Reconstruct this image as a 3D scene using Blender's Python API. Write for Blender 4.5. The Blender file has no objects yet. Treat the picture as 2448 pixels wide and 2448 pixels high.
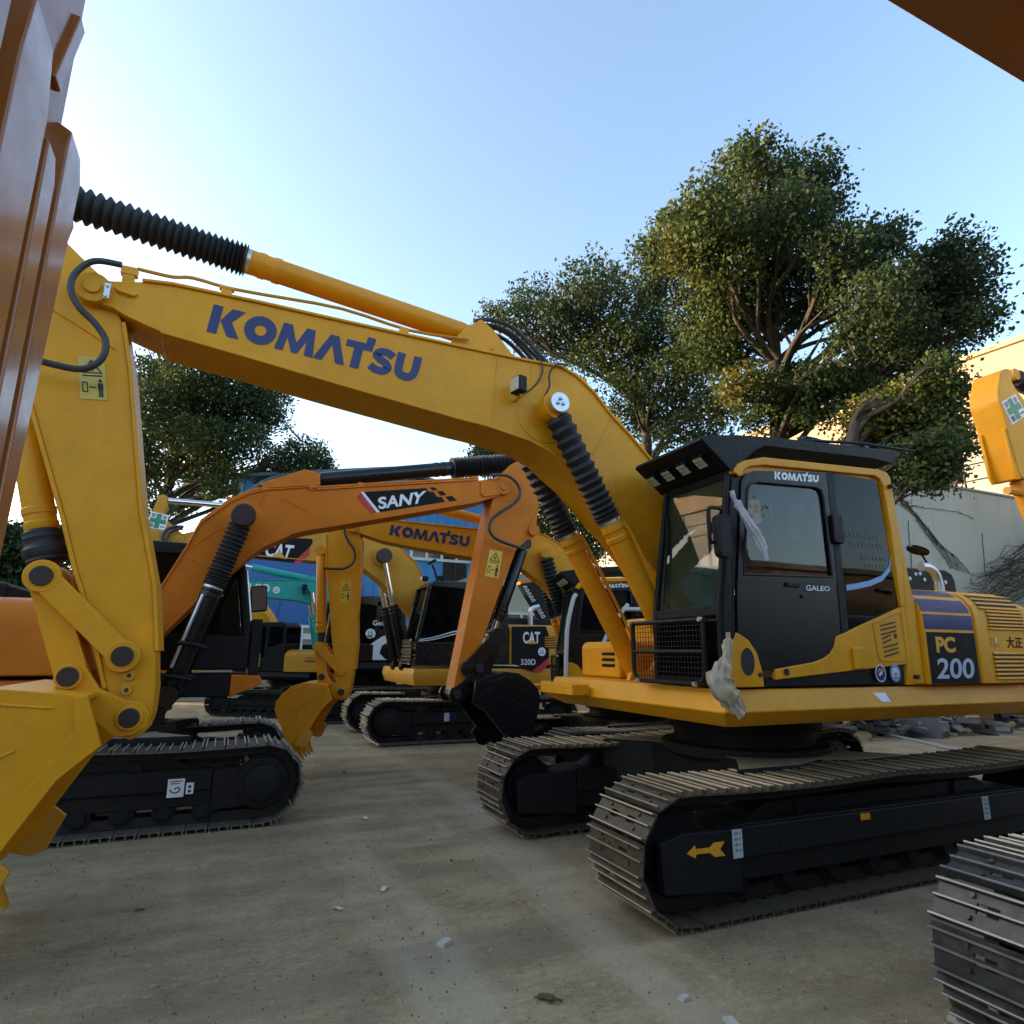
import bpy, bmesh, math, random
import numpy as np
from mathutils import Vector, Matrix

S = bpy.context.scene
COL = S.collection
rad = math.radians

# ------------------------------------------------------------------ camera
CF, CYAW, CPITCH, CROLL, CH = 1505.1, rad(-23.628), rad(12.6335), rad(0.4188), 1.625
_fw = Vector((-math.sin(CYAW) * math.cos(CPITCH), math.cos(CYAW) * math.cos(CPITCH), math.sin(CPITCH)))
_rt = Vector((math.cos(CYAW), math.sin(CYAW), 0))
_up = _rt.cross(_fw)
CR = _rt * math.cos(CROLL) + _up * math.sin(CROLL)
CU = _up * math.cos(CROLL) - _rt * math.sin(CROLL)
CW = _fw
CAMP = Vector((0, 0, CH))
cd = bpy.data.cameras.new("camera")
cd.sensor_width = 36.0
cd.lens = 36.0 * CF / 2448.0
cd.clip_start = 0.05
cd.clip_end = 2000
cam = bpy.data.objects.new("camera", cd)
m = Matrix((CR, CU, -CW)).transposed().to_4x4()
m.translation = CAMP
cam.matrix_world = m
COL.objects.link(cam)
S.camera = cam

# ------------------------------------------------------------------ sky, sun, exposure
SUN_AZ, SUN_EL = rad(-57), rad(7.5)      # azimuth from +Y towards +X
w = bpy.data.worlds.new("World")
S.world = w
w.use_nodes = True
nt = w.node_tree
bg = nt.nodes["Background"]
sky = nt.nodes.new("ShaderNodeTexSky")
sky.sky_type = 'NISHITA'
sky.sun_disc = False
sky.sun_elevation = SUN_EL
sky.sun_rotation = SUN_AZ
sky.air_density = 0.8
sky.dust_density = 2.0
sky.ozone_density = 1.0
nt.links.new(sky.outputs[0], bg.inputs[0])
bg.inputs[1].default_value = 0.15
sl = bpy.data.lights.new("sun", 'SUN')
sl.energy = 2.0
sl.angle = rad(0.5)
sl.color = (1.0, 0.70, 0.42)
so = bpy.data.objects.new("sun", sl)
sd = Vector((math.sin(SUN_AZ) * math.cos(SUN_EL), math.cos(SUN_AZ) * math.cos(SUN_EL), math.sin(SUN_EL)))
so.rotation_euler = sd.to_track_quat('Z', 'Y').to_euler()
so.location = (-30, 30, 30)
COL.objects.link(so)
S.view_settings.view_transform = 'Standard'
S.view_settings.look = 'None'
S.view_settings.gamma = 1
S.view_settings.exposure = 2.5
S.cycles.max_bounces = 8
S.cycles.transparent_max_bounces = 12
S.cycles.use_denoising = True

# ------------------------------------------------------------------ measuring helpers (photo px -> world)
def ray(px, py):
    return CW + CR * ((px - 1224) / CF) - CU * ((py - 1224) / CF)

def at_y(px, py, y):
    d = ray(px, py)
    return CAMP + d * (y / d.y)

def at_x(px, py, x):
    d = ray(px, py)
    return CAMP + d * (x / d.x)

def at_z(px, py, z=0.0):
    d = ray(px, py)
    return CAMP + d * ((z - CH) / d.z)

def at_r(px, py, r):
    d = ray(px, py)
    return CAMP + d.normalized() * r

def zoom(o, s, pts):
    return [(o[0] + p[0] / s, o[1] + p[1] / s) for p in pts]

# ------------------------------------------------------------------ mesh builder
class B:
    def __init__(self):
        self.v = []
        self.f = []
        self.mi = []
        self.cur = 0

    def add(self, vs, fs):
        n = len(self.v)
        self.v += [tuple(p) for p in vs]
        for f in fs:
            self.f.append([n + i for i in f])
            self.mi.append(self.cur)
        return self

    def box(self, x0, x1, y0, y1, z0, z1):
        vs = [(x, y, z) for x in (x0, x1) for y in (y0, y1) for z in (z0, z1)]
        return self.add(vs, [(0, 1, 3, 2), (4, 6, 7, 5), (0, 4, 5, 1), (2, 3, 7, 6), (0, 2, 6, 4), (1, 5, 7, 3)])

    def obox(self, c, ax, ay, az):
        c, ax, ay, az = map(Vector, (c, ax, ay, az))
        vs = [c + ax * i + ay * j + az * k for i in (-1, 1) for j in (-1, 1) for k in (-1, 1)]
        return self.add(vs, [(0, 1, 3, 2), (4, 6, 7, 5), (0, 4, 5, 1), (2, 3, 7, 6), (0, 2, 6, 4), (1, 5, 7, 3)])

    def prism(self, poly, y0, y1):                      # xz polygon pushed along y
        a = sum(poly[i][0] * poly[(i + 1) % len(poly)][1] - poly[(i + 1) % len(poly)][0] * poly[i][1] for i in range(len(poly)))
        if a < 0:
            poly = poly[::-1]
        n = len(poly)
        vs = [(p[0], y0, p[1]) for p in poly] + [(p[0], y1, p[1]) for p in poly]
        fs = [list(range(n)), list(range(2 * n - 1, n - 1, -1))]
        fs += [(i, n + i, n + (i + 1) % n, (i + 1) % n) for i in range(n)]
        return self.add(vs, fs)

    def prism_z(self, poly, z0, z1):                    # xy polygon pushed along z
        a = sum(poly[i][0] * poly[(i + 1) % len(poly)][1] - poly[(i + 1) % len(poly)][0] * poly[i][1] for i in range(len(poly)))
        if a < 0:
            poly = poly[::-1]
        n = len(poly)
        vs = [(p[0], p[1], z0) for p in poly] + [(p[0], p[1], z1) for p in poly]
        fs = [list(range(n))[::-1], list(range(n, 2 * n))]
        fs += [(i, (i + 1) % n, n + (i + 1) % n, n + i) for i in range(n)]
        return self.add(vs, fs)

    def prism_x(self, poly, x0, x1):                    # yz polygon pushed along x
        a = sum(poly[i][0] * poly[(i + 1) % len(poly)][1] - poly[(i + 1) % len(poly)][0] * poly[i][1] for i in range(len(poly)))
        if a < 0:
            poly = poly[::-1]
        n = len(poly)
        vs = [(x0, p[0], p[1]) for p in poly] + [(x1, p[0], p[1]) for p in poly]
        fs = [list(range(n))[::-1], list(range(n, 2 * n))]
        fs += [(i, (i + 1) % n, n + (i + 1) % n, n + i) for i in range(n)]
        return self.add(vs, fs)

    def loft(self, rings, cap=True):                    # list of equal closed rings
        n = len(rings[0])
        vs = [p for r in rings for p in r]
        fs = []
        for k in range(len(rings) - 1):
            fs += [(k * n + i, k * n + (i + 1) % n, (k + 1) * n + (i + 1) % n, (k + 1) * n + i) for i in range(n)]
        if cap:
            fs += [list(range(n))[::-1], list(range((len(rings) - 1) * n, len(rings) * n))]
        return self.add(vs, fs)

    def lathe(self, p, q, prof, n=20):                  # prof: (t in 0..1, radius)
        p, q = Vector(p), Vector(q)
        d = (q - p)
        a = d.normalized()
        u = a.orthogonal().normalized()
        vv = a.cross(u)
        rings = []
        for t, r in prof:
            c = p + d * t
            rings.append([c + (u * math.cos(2 * math.pi * i / n) + vv * math.sin(2 * math.pi * i / n)) * r for i in range(n)])
        return self.loft(rings)

    def cyl(self, p, q, r, r2=None, n=20):
        return self.lathe(p, q, [(0, r), (1, r if r2 is None else r2)], n)

    def tube(self, pts, r, n=8, smooth=0, closed=False):
        pts = [Vector(p) for p in pts]
        if smooth:
            pts = spline(pts, smooth)
        rr = r if isinstance(r, (list, tuple)) else None
        rings = []
        u = None
        for i, p in enumerate(pts):
            a = (pts[min(i + 1, len(pts) - 1)] - pts[max(i - 1, 0)]).normalized()
            if u is None:
                u = a.orthogonal().normalized()
            u = (u - a * u.dot(a)).normalized()
            vv = a.cross(u)
            ri = r if rr is None else rr[min(int(i * len(rr) / len(pts)), len(rr) - 1)] if len(rr) != len(pts) else rr[i]
            rings.append([p + (u * math.cos(2 * math.pi * k / n) + vv * math.sin(2 * math.pi * k / n)) * ri for k in range(n)])
        return self.loft(rings)

    def poly(self, pts):
        return self.add(pts, [list(range(len(pts)))])

    def build(self, name, mats, parent=None, bevel=0.0, seg=2, angle=35, rot=0.0, smooth=True):
        me = bpy.data.meshes.new(name)
        me.from_pydata(self.v, [], self.f)
        mats = mats if isinstance(mats, (list, tuple)) else [mats]
        for mm in mats:
            me.materials.append(mm)
        me.polygons.foreach_set("material_index", self.mi)
        bm = bmesh.new()
        bm.from_mesh(me)
        bmesh.ops.recalc_face_normals(bm, faces=bm.faces)
        bm.to_mesh(me)
        bm.free()
        if smooth:
            me.polygons.foreach_set("use_smooth", [True] * len(me.polygons))
            me.set_sharp_from_angle(angle=rad(angle))
        me.update()
        o = bpy.data.objects.new(name, me)
        COL.objects.link(o)
        if parent is not None:
            o.parent = parent
        if rot:
            o.rotation_euler.z = rot
        if bevel:
            bv = o.modifiers.new("bevel", 'BEVEL')
            bv.width = bevel
            bv.segments = seg
            bv.limit_method = 'ANGLE'
            bv.angle_limit = rad(40)
            bv.harden_normals = True
        return o

def spline(pts, k):
    out = []
    n = len(pts)
    for i in range(n - 1):
        p0, p1, p2, p3 = pts[max(i - 1, 0)], pts[i], pts[i + 1], pts[min(i + 2, n - 1)]
        for j in range(k):
            t = j / k
            out.append(0.5 * ((2 * p1) + (p2 - p0) * t + (2 * p0 - 5 * p1 + 4 * p2 - p3) * t * t + (3 * p1 - p0 - 3 * p2 + p3) * t ** 3))
    out.append(pts[-1])
    return out

def spline2(pts, k):
    return [(p.x, p.y) for p in spline([Vector((a, b, 0)) for a, b in pts], k)]

def tag(o, label=None, cat=None, group=None, kind=None):
    if label: o["label"] = label
    if cat: o["category"] = cat
    if group: o["group"] = group
    if kind: o["kind"] = kind
    return o

def empty(name, loc, rz=0.0, s=1.0):
    o = bpy.data.objects.new(name, None)
    o.location = loc
    o.rotation_euler.z = rz
    o.scale = (s, s, s)
    o.empty_display_size = 0.3
    COL.objects.link(o)
    return o

# ------------------------------------------------------------------ materials
def nodes(name):
    mt = bpy.data.materials.new(name)
    mt.use_nodes = True
    t = mt.node_tree
    return mt, t, t.nodes["Principled BSDF"]

def noise(t, scale, detail=4.0, rough=0.6, coord='Object', vec=None):
    n = t.nodes.new("ShaderNodeTexNoise")
    n.inputs["Scale"].default_value = scale
    n.inputs["Detail"].default_value = detail
    n.inputs["Roughness"].default_value = rough
    if vec is None:
        tc = t.nodes.new("ShaderNodeTexCoord")
        vec = tc.outputs[coord]
    t.links.new(vec, n.inputs["Vector"])
    return n

def ramp(t, src, stops):
    r = t.nodes.new("ShaderNodeValToRGB")
    el = r.color_ramp.elements
    while len(el) > 1:
        el.remove(el[0])
    el[0].position, el[0].color = stops[0][0], stops[0][1]
    for p, c in stops[1:]:
        e = el.new(p)
        e.color = c
    t.links.new(src, r.inputs[0])
    return r

def c4(c):
    return (c[0], c[1], c[2], 1.0)

def mixc(t, fac, a, b):
    mx = t.nodes.new("ShaderNodeMix")
    mx.data_type = 'RGBA'
    for sock, val in ((0, fac), (6, a), (7, b)):
        if isinstance(val, (int, float)):
            mx.inputs[sock].default_value = val
        elif isinstance(val, tuple):
            mx.inputs[sock].default_value = c4(val)
        else:
            t.links.new(val, mx.inputs[sock])
    return mx.outputs[2]

def bump(t, p, src, strength=0.2, dist=0.01):
    b = t.nodes.new("ShaderNodeBump")
    b.inputs["Strength"].default_value = strength
    b.inputs["Distance"].default_value = dist
    t.links.new(src, b.inputs["Height"])
    t.links.new(b.outputs[0], p.inputs["Normal"])

def paint(name, col, rough=0.32, dirt=(0.25, 0.2, 0.13), amount=0.35, coat=0.25, metal=0.0, fade=0.12, orange_peel=0.05, spec=0.45):
    mt, t, p = nodes(name)
    n1 = noise(t, 2.3, 6, 0.65)
    n2 = noise(t, 26.0, 5, 0.7)
    r1 = ramp(t, n1.outputs[0], [(0.35, (0, 0, 0, 1)), (0.75, (1, 1, 1, 1))])
    c = mixc(t, r1.outputs[0], tuple(x * (1 - fade) for x in col), tuple(min(1, x * (1 + fade)) for x in col))
    mul = t.nodes.new("ShaderNodeMath")
    mul.operation = 'MULTIPLY'
    r2 = ramp(t, n2.outputs[0], [(0.5, (0, 0, 0, 1)), (0.78, (1, 1, 1, 1))])
    t.links.new(r2.outputs[0], mul.inputs[0])
    t.links.new(r1.outputs[0], mul.inputs[1])
    m2 = t.nodes.new("ShaderNodeMath")
    m2.operation = 'MULTIPLY'
    t.links.new(mul.outputs[0], m2.inputs[0])
    m2.inputs[1].default_value = amount
    c = mixc(t, m2.outputs[0], c, dirt)
    if amount > 0.15:
        tc = t.nodes.new("ShaderNodeTexCoord")
        mp = t.nodes.new("ShaderNodeMapping")
        mp.inputs["Scale"].default_value = (7.0, 7.0, 0.9)
        t.links.new(tc.outputs["Object"], mp.inputs["Vector"])
        ns = noise(t, 1.6, 5, 0.65, vec=mp.outputs[0])
        nb = noise(t, 0.9, 3, 0.6)
        ml = t.nodes.new("ShaderNodeMath")
        ml.operation = 'MULTIPLY'
        t.links.new(ramp(t, ns.outputs[0], [(0.5, (0, 0, 0, 1)), (0.75, (0.34,) * 3 + (1,))]).outputs[0], ml.inputs[0])
        t.links.new(ramp(t, nb.outputs[0], [(0.42, (0, 0, 0, 1)), (0.62, (1, 1, 1, 1))]).outputs[0], ml.inputs[1])
        c = mixc(t, ml.outputs[0], c, tuple(x * 0.55 + d * 0.3 for x, d in zip(col, dirt)))
    t.links.new(c, p.inputs["Base Color"])
    rr = ramp(t, n2.outputs[0], [(0.3, (rough * 0.8,) * 3 + (1,)), (0.8, (min(1, rough * 1.5),) * 3 + (1,))])
    t.links.new(rr.outputs[0], p.inputs["Roughness"])
    p.inputs["Metallic"].default_value = metal
    p.inputs["Coat Weight"].default_value = coat
    p.inputs["Specular IOR Level"].default_value = spec
    p.inputs["Coat Roughness"].default_value = 0.12
    n3 = noise(t, 90.0, 2, 0.5)
    bump(t, p, n3.outputs[0], orange_peel, 0.002)
    return mt

def plain(name, col, rough=0.5, metal=0.0, spec=0.5):
    mt, t, p = nodes(name)
    n1 = noise(t, 14.0, 4, 0.6)
    c = mixc(t, n1.outputs[0], tuple(x * 0.86 for x in col), tuple(min(1, x * 1.14) for x in col))
    t.links.new(c, p.inputs["Base Color"])
    p.inputs["Roughness"].default_value = rough
    p.inputs["Metallic"].default_value = metal
    p.inputs["Specular IOR Level"].default_value = spec
    return mt

def glass(name, tint, alpha=0.5, rough=0.02, spec=0.5):
    mt, t, p = nodes(name)
    p.inputs["Base Color"].default_value = c4(tint)
    p.inputs["Roughness"].default_value = rough
    p.inputs["IOR"].default_value = 1.5
    p.inputs["Specular IOR Level"].default_value = spec
    n1 = noise(t, 3.0, 4, 0.6)
    r = ramp(t, n1.outputs[0], [(0.3, (alpha * 0.92,) * 3 + (1,)), (0.8, (min(1, alpha * 1.06),) * 3 + (1,))])
    t.links.new(r.outputs[0], p.inputs["Alpha"])
    n2 = noise(t, 1.2, 2, 0.5)
    bump(t, p, n2.outputs[0], 0.04, 0.02)
    return mt

YEL = paint("yellow_paint", (0.73, 0.318, 0.004), 0.44, amount=0.25, coat=0.04, spec=0.3)
YEL2 = paint("yellow_cylinder_paint", (0.70, 0.275, 0.004), 0.40, amount=0.22, coat=0.05, spec=0.3)
YELD = paint("worn_yellow_paint", (0.60, 0.29, 0.012), 0.48, amount=0.55, coat=0.08)
ORG = paint("orange_paint", (0.57, 0.160, 0.003), 0.5, amount=0.22, coat=0.0, spec=0.25)
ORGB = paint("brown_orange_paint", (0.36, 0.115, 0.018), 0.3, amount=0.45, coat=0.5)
TAN = paint("tan_yellow_paint", (0.55, 0.255, 0.014), 0.45, amount=0.3, coat=0.0, spec=0.3)
TEAL = paint("teal_paint", (0.008, 0.31, 0.28), 0.42, amount=0.25, coat=0.06)
BLK = paint("black_paint", (0.007, 0.0075, 0.0085), 0.5, dirt=(0.05, 0.043, 0.035), amount=0.22, coat=0.0, spec=0.25)
BLKG = paint("gloss_black_paint", (0.008, 0.009, 0.010), 0.25, dirt=(0.012, 0.011, 0.01), amount=0.1, coat=0.0, spec=0.4, orange_peel=0.0)
BLKD = paint("door_black_paint", (0.008, 0.008, 0.009), 0.34, dirt=(0.04, 0.035, 0.03), amount=0.2, coat=0.0, spec=0.3)
FRAME = paint("undercarriage_paint", (0.0085, 0.009, 0.010), 0.55, dirt=(0.075, 0.06, 0.042), amount=0.4, coat=0.0, spec=0.25)
RUB = plain("black_rubber", (0.016, 0.017, 0.02), 0.6)
RUBG = plain("dark_green_rubber", (0.010, 0.030, 0.024), 0.5)
HOSE = plain("hose_rubber", (0.028, 0.03, 0.032), 0.45)
CHROME = plain("chrome", (0.75, 0.75, 0.75), 0.12, 1.0)
ZINC = plain("zinc_plate", (0.55, 0.6, 0.62), 0.35, 0.8)
PIN = plain("dark_pin_steel", (0.035, 0.025, 0.024), 0.5, 0.3)
NAVY = paint("navy_decal", (0.022, 0.032, 0.13), 0.4, amount=0.12, coat=0.0)
BLUE = paint("blue_stripe_decal", (0.012, 0.018, 0.115), 0.35, amount=0.0, coat=0.0, spec=0.25)
BLACKD = paint("black_decal", (0.008, 0.007, 0.0075), 0.5, amount=0.05, coat=0.0, spec=0.15)
WHITE = plain("white_decal", (0.72, 0.74, 0.78), 0.4)
RED = plain("red_decal", (0.45, 0.02, 0.03), 0.4)
ORD = plain("orange_decal", (0.72, 0.33, 0.02), 0.4)
GREEN = plain("green_decal", (0.012, 0.22, 0.10), 0.4)
SKYB = plain("light_blue_decal", (0.16, 0.34, 0.6), 0.4)
STKY = plain("yellow_sticker", (0.68, 0.45, 0.03), 0.4)
STKL = plain("pale_yellow_sticker", (0.58, 0.42, 0.07), 0.4)
GREYST = plain("grey_sticker", (0.45, 0.5, 0.52), 0.4)
LENS = plain("lamp_lens", (0.55, 0.52, 0.4), 0.15)
SEAT = plain("seat_fabric", (0.02, 0.02, 0.022), 0.8)
WINDG = glass("cab_glass", (0.014, 0.040, 0.028), 0.68)
WINDS = glass("side_glass", (0.004, 0.005, 0.007), 0.82, spec=0.42)
WINDD = glass("dark_glass", (0.003, 0.0035, 0.004), 0.95, spec=0.12)
WFILM = plain("white_wrap", (0.55, 0.54, 0.52), 0.4)

def steel(name, col, dust, amt, metal=0.55, rough=0.5):
    mt, t, p = nodes(name)
    n1 = noise(t, 9.0, 6, 0.7)
    n2 = noise(t, 55.0, 4, 0.7)
    r1 = ramp(t, n1.outputs[0], [(0.38, (0, 0, 0, 1)), (0.66, (amt,) * 3 + (1,))])
    c = mixc(t, r1.outputs[0], col, dust)
    c = mixc(t, ramp(t, n2.outputs[0], [(0.55, (0, 0, 0, 1)), (0.8, (0.6,) * 3 + (1,))]).outputs[0], c, tuple(x * 0.45 for x in col))
    t.links.new(c, p.inputs["Base Color"])
    inv = ramp(t, r1.outputs[0], [(0.0, (metal,) * 3 + (1,)), (1.0, (0.05,) * 3 + (1,))])
    t.links.new(inv.outputs[0], p.inputs["Metallic"])
    p.inputs["Roughness"].default_value = rough
    bump(t, p, n2.outputs[0], 0.15, 0.004)
    return mt

SHOE = steel("dusty_track_steel", (0.062, 0.05, 0.034), (0.15, 0.112, 0.062), 0.55, 0.25, 0.6)
RIB = steel("worn_lit_grouser_steel", (0.34, 0.29, 0.20), (0.46, 0.36, 0.20), 0.6, 0.5, 0.4)  # grouser cap colour: polished steel plus painted sky light
SHOED = steel("dark_track_steel", (0.06, 0.06, 0.056), (0.14, 0.13, 0.115), 0.5, 0.55, 0.42)
RIBD = steel("bright_grouser_steel", (0.30, 0.30, 0.27), (0.36, 0.34, 0.29), 0.5, 0.75, 0.32)
SHOEL = steel("pale_track_steel", (0.10, 0.09, 0.075), (0.22, 0.19, 0.14), 0.6, 0.3, 0.55)
RIBL = steel("pale_grouser_steel", (0.42, 0.38, 0.30), (0.5, 0.44, 0.34), 0.6, 0.35, 0.5)
LINK = plain("track_link_steel", (0.022, 0.02, 0.018), 0.6, 0.3)
DUSTY = plain("dust_covered_steel", (0.30, 0.25, 0.16), 0.8)
# ------------------------------------------------------------------ lettering
_txt = {}
def text_shape(s, bold=0.0):
    """flat outline of a word as unit-square vertices and faces"""
    k = (s, bold)
    if k not in _txt:
        c = bpy.data.curves.new("lettering", 'FONT')
        c.body = s
        c.offset = bold
        c.resolution_u = 5
        o = bpy.data.objects.new("lettering", c)
        COL.objects.link(o)
        bpy.context.view_layer.update()
        me = bpy.data.meshes.new_from_object(o.evaluated_get(bpy.context.evaluated_depsgraph_get()))
        vs = [(v.co.x, v.co.y) for v in me.vertices]
        fs = [list(p.vertices) for p in me.polygons]
        bpy.data.objects.remove(o)
        bpy.data.curves.remove(c)
        bpy.data.meshes.remove(me)
        x0, x1 = min(v[0] for v in vs), max(v[0] for v in vs)
        y0, y1 = min(v[1] for v in vs), max(v[1] for v in vs)
        _txt[k] = ([((v[0] - x0) / (x1 - x0), (v[1] - y0) / (y1 - y0)) for v in vs], fs)
    return _txt[k]

def stroke(pts, w):
    """thick stroke as quads"""
    vs, fs = [], []
    for i, p in enumerate(pts):
        a = pts[max(i - 1, 0)]
        b = pts[min(i + 1, len(pts) - 1)]
        dx, dy = b[0] - a[0], b[1] - a[1]
        l = math.hypot(dx, dy) or 1
        nx, ny = -dy / l * w / 2, dx / l * w / 2
        vs += [(p[0] + nx, p[1] + ny), (p[0] - nx, p[1] - ny)]
    for i in range(len(pts) - 1):
        fs.append([2 * i, 2 * i + 1, 2 * i + 3, 2 * i + 2])
    return vs, fs

def boom_word():
    """the heavy blue boom word, letter by letter"""
    V, F = [], []
    def put(vs, fs, dx):
        n = len(V)
        V.extend([(x + dx, y) for x, y in vs])
        F.extend([[n + i for i in f] for f in fs])
    def pl(pts, dx):
        put(pts, [list(range(len(pts)))], dx)
    x = 0.0
    pl([(0, 0), (0.30, 0), (0.33, 1), (0.03, 1)], x)
    pl([(0.33, 0.5), (0.62, 1), (1.03, 1), (0.68, 0.52), (1.0, 0), (0.62, 0)], x)
    x += 1.08
    n = 28
    ov = [(0.52 + 0.52 * math.cos(2 * math.pi * i / n), 0.5 + 0.51 * math.sin(2 * math.pi * i / n)) for i in range(n)]
    iv = [(0.52 + 0.19 * math.cos(2 * math.pi * i / n), 0.5 + 0.19 * math.sin(2 * math.pi * i / n)) for i in range(n)]
    put(ov + iv, [[i, (i + 1) % n, n + (i + 1) % n, n + i] for i in range(n)], x)
    x += 1.06
    pl([(0, 0), (0.13, 1), (0.42, 1), (0.60, 0.52), (0.34, 0.52), (0.28, 0)], x)
    pl([(0.34, 0.52), (0.60, 0.52), (0.66, 0.40), (0.72, 0.52), (0.98, 0.52), (0.76, 0), (0.56, 0)], x)
    pl([(0.72, 0.52), (0.90, 1), (1.19, 1), (1.30, 0), (1.0, 0), (0.98, 0.52)], x)
    x += 1.30
    pl([(0, 0), (0.42, 1), (0.55, 0.64), (0.31, 0)], x)
    pl([(0.42, 1), (0.72, 1), (1.10, 0), (0.78, 0), (0.55, 0.64)], x)
    x += 1.0
    pl([(0, 0.74), (0.95, 0.74), (0.95, 1.0), (0, 1.0)], x)
    pl([(0.30, 0), (0.62, 0), (0.62, 0.74), (0.30, 0.74)], x)
    pl([(0.68, 1.0), (0.98, 1.0), (0.98, 1.26), (0.68, 1.26)], x)
    x += 0.92
    put(*stroke(spline2([(0.82, 0.74), (0.62, 0.85), (0.36, 0.85), (0.20, 0.70), (0.36, 0.56), (0.60, 0.45), (0.72, 0.28), (0.56, 0.14), (0.30, 0.14), (0.06, 0.25)], 4), 0.28), x)
    x += 0.93
    put(*stroke(spline2([(0.16, 1.0), (0.16, 0.45), (0.24, 0.22), (0.47, 0.14), (0.70, 0.22), (0.78, 0.45), (0.78, 1.0)], 4), 0.30), x)
    x += 0.94
    return [(a / x, b) for a, b in V], F
WORD = boom_word()

def quad_map(q, u, v):
    a, b, c, d = q
    return ((a[0] * (1 - u) + b[0] * u) * (1 - v) + (d[0] * (1 - u) + c[0] * u) * v,
            (a[1] * (1 - u) + b[1] * u) * (1 - v) + (d[1] * (1 - u) + c[1] * u) * v)

def lettering(name, shape, q, y, mat, parent, rot=0.0):
    """shape mapped onto the quad q (bl, br, tr, tl as read) in the plane y"""
    vs, fs = shape
    b = B()
    b.add([(lambda p: (p[0], y, p[1]))(quad_map(q, u, v)) for u, v in vs], fs)
    return b.build(name, mat, parent, smooth=False)

def decal(name, pts, y, mat, parent, th=0.002):
    b = B()
    b.prism(list(pts), y - th, y + th)
    return b.build(name, mat, parent, smooth=False)

def safety_sticker(parent, q, y, sgn, cjk=True):
    """white square with a green cross and four characters"""
    s = decal("safety_sticker", q, y, WHITE, parent)
    e = y + sgn * 0.004
    b = B()
    for r in ([(0.36, 0.04), (0.64, 0.04), (0.64, 0.96), (0.36, 0.96)], [(0.06, 0.36), (0.94, 0.36), (0.94, 0.64), (0.06, 0.64)]):
        b.poly([(lambda p: (p[0], e, p[1]))(quad_map(q, u, v)) for u, v in r])
        e += sgn * 0.0006
    b.build("green_cross", GREEN, parent, smooth=False)
    if cjk:
        for ch, (u, v) in zip("安全第一", ((0.07, 0.68), (0.68, 0.68), (0.07, 0.06), (0.68, 0.06))):
            h = 0.26 if ch != "一" else 0.05
            v2 = v if ch != "一" else v + 0.1
            qq = [quad_map(q, u, v2), quad_map(q, u + 0.26, v2), quad_map(q, u + 0.26, v2 + h), quad_map(q, u, v2 + h)]
            lettering("safety_lettering", text_shape(ch, 0.01), qq, y + sgn * 0.005, BLACKD, parent)
    return s

def warning_sticker(parent, q, y, sgn, mat=None):
    """yellow plate: a triangle above, a keep-clear figure below"""
    s = decal("warning_sticker", q, y, mat or STKY, parent)
    e = y + sgn * 0.004
    b = B()
    def P(u, v):
        p = quad_map(q, u, v)
        return (p[0], e, p[1])
    tri = [(0.5, 0.93), (0.1, 0.6), (0.9, 0.6)]
    tin = [(0.5, 0.86), (0.2, 0.63), (0.8, 0.63)]
    for i in range(3):
        j = (i + 1) % 3
        b.poly([P(*tri[i]), P(*tri[j]), P(*tin[j]), P(*tin[i])])
    b.poly([P(0.45, 0.66), P(0.55, 0.66), P(0.57, 0.76), P(0.43, 0.76)])
    b.poly([P(0.12, 0.53), P(0.88, 0.53), P(0.88, 0.56), P(0.12, 0.56)])
    for r in ((0.1, 0.14, 0.16, 0.4), (0.27, 0.31, 0.16, 0.4)):
        b.poly([P(r[0], r[2]), P(r[1], r[2]), P(r[1], r[3]), P(r[0], r[3])])
    for r in ((0.14, 0.27, 0.16, 0.19), (0.14, 0.27, 0.37, 0.40), (0.36, 0.62, 0.265, 0.295), (0.68, 0.88, 0.22, 0.38), (0.70, 0.77, 0.06, 0.22), (0.79, 0.86, 0.06, 0.22)):
        b.poly([P(r[0], r[2]), P(r[1], r[2]), P(r[1], r[3]), P(r[0], r[3])])
    b.poly([P(0.78 + 0.07 * math.cos(i * math.pi / 4), 0.435 + 0.04 * math.sin(i * math.pi / 4)) for i in range(8)])
    b.build("warning_pictogram", PIN, parent, smooth=False)
    return s

# ------------------------------------------------------------------ excavator parts (local axes: x ahead, y to its left, z up)
def seg_normal(a, b):
    dx, dz = b[0] - a[0], b[1] - a[1]
    l = math.hypot(dx, dz) or 1
    return -dz / l, dx / l

def strip_along(b, pts, w, t, out=1):
    """flange plate lying along an outline"""
    ns = []
    for i in range(len(pts)):
        n1 = seg_normal(pts[max(i - 1, 0)], pts[max(i - 1, 0) + 1]) if i > 0 else seg_normal(pts[0], pts[1])
        n2 = seg_normal(pts[i], pts[i + 1]) if i < len(pts) - 1 else n1
        nx, nz = n1[0] + n2[0], n1[1] + n2[1]
        l = math.hypot(nx, nz) or 1
        ns.append((nx / l * out, nz / l * out))
    off = [(p[0] + n[0] * t, p[1] + n[1] * t) for p, n in zip(pts, ns)]
    inn = [(p[0] - n[0] * 0.004, p[1] - n[1] * 0.004) for p, n in zip(pts, ns)]
    b.prism(inn + off[::-1], -w, w)

def similarity(src_a, src_b, dst_a, dst_b, thick=1.0):
    sa, sb, da, db = (Vector(p) for p in (src_a, src_b, dst_a, dst_b))
    e1 = (sb - sa).normalized()
    f1 = (db - da).normalized()
    k = (db - da).length / (sb - sa).length
    def f(p):
        d = Vector(p) - sa
        u = d.dot(e1)
        v = d.x * -e1.y + d.y * e1.x
        return (da.x + f1.x * u * k - f1.y * v * k * thick, da.y + f1.y * u * k + f1.x * v * k * thick)
    return f

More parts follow.
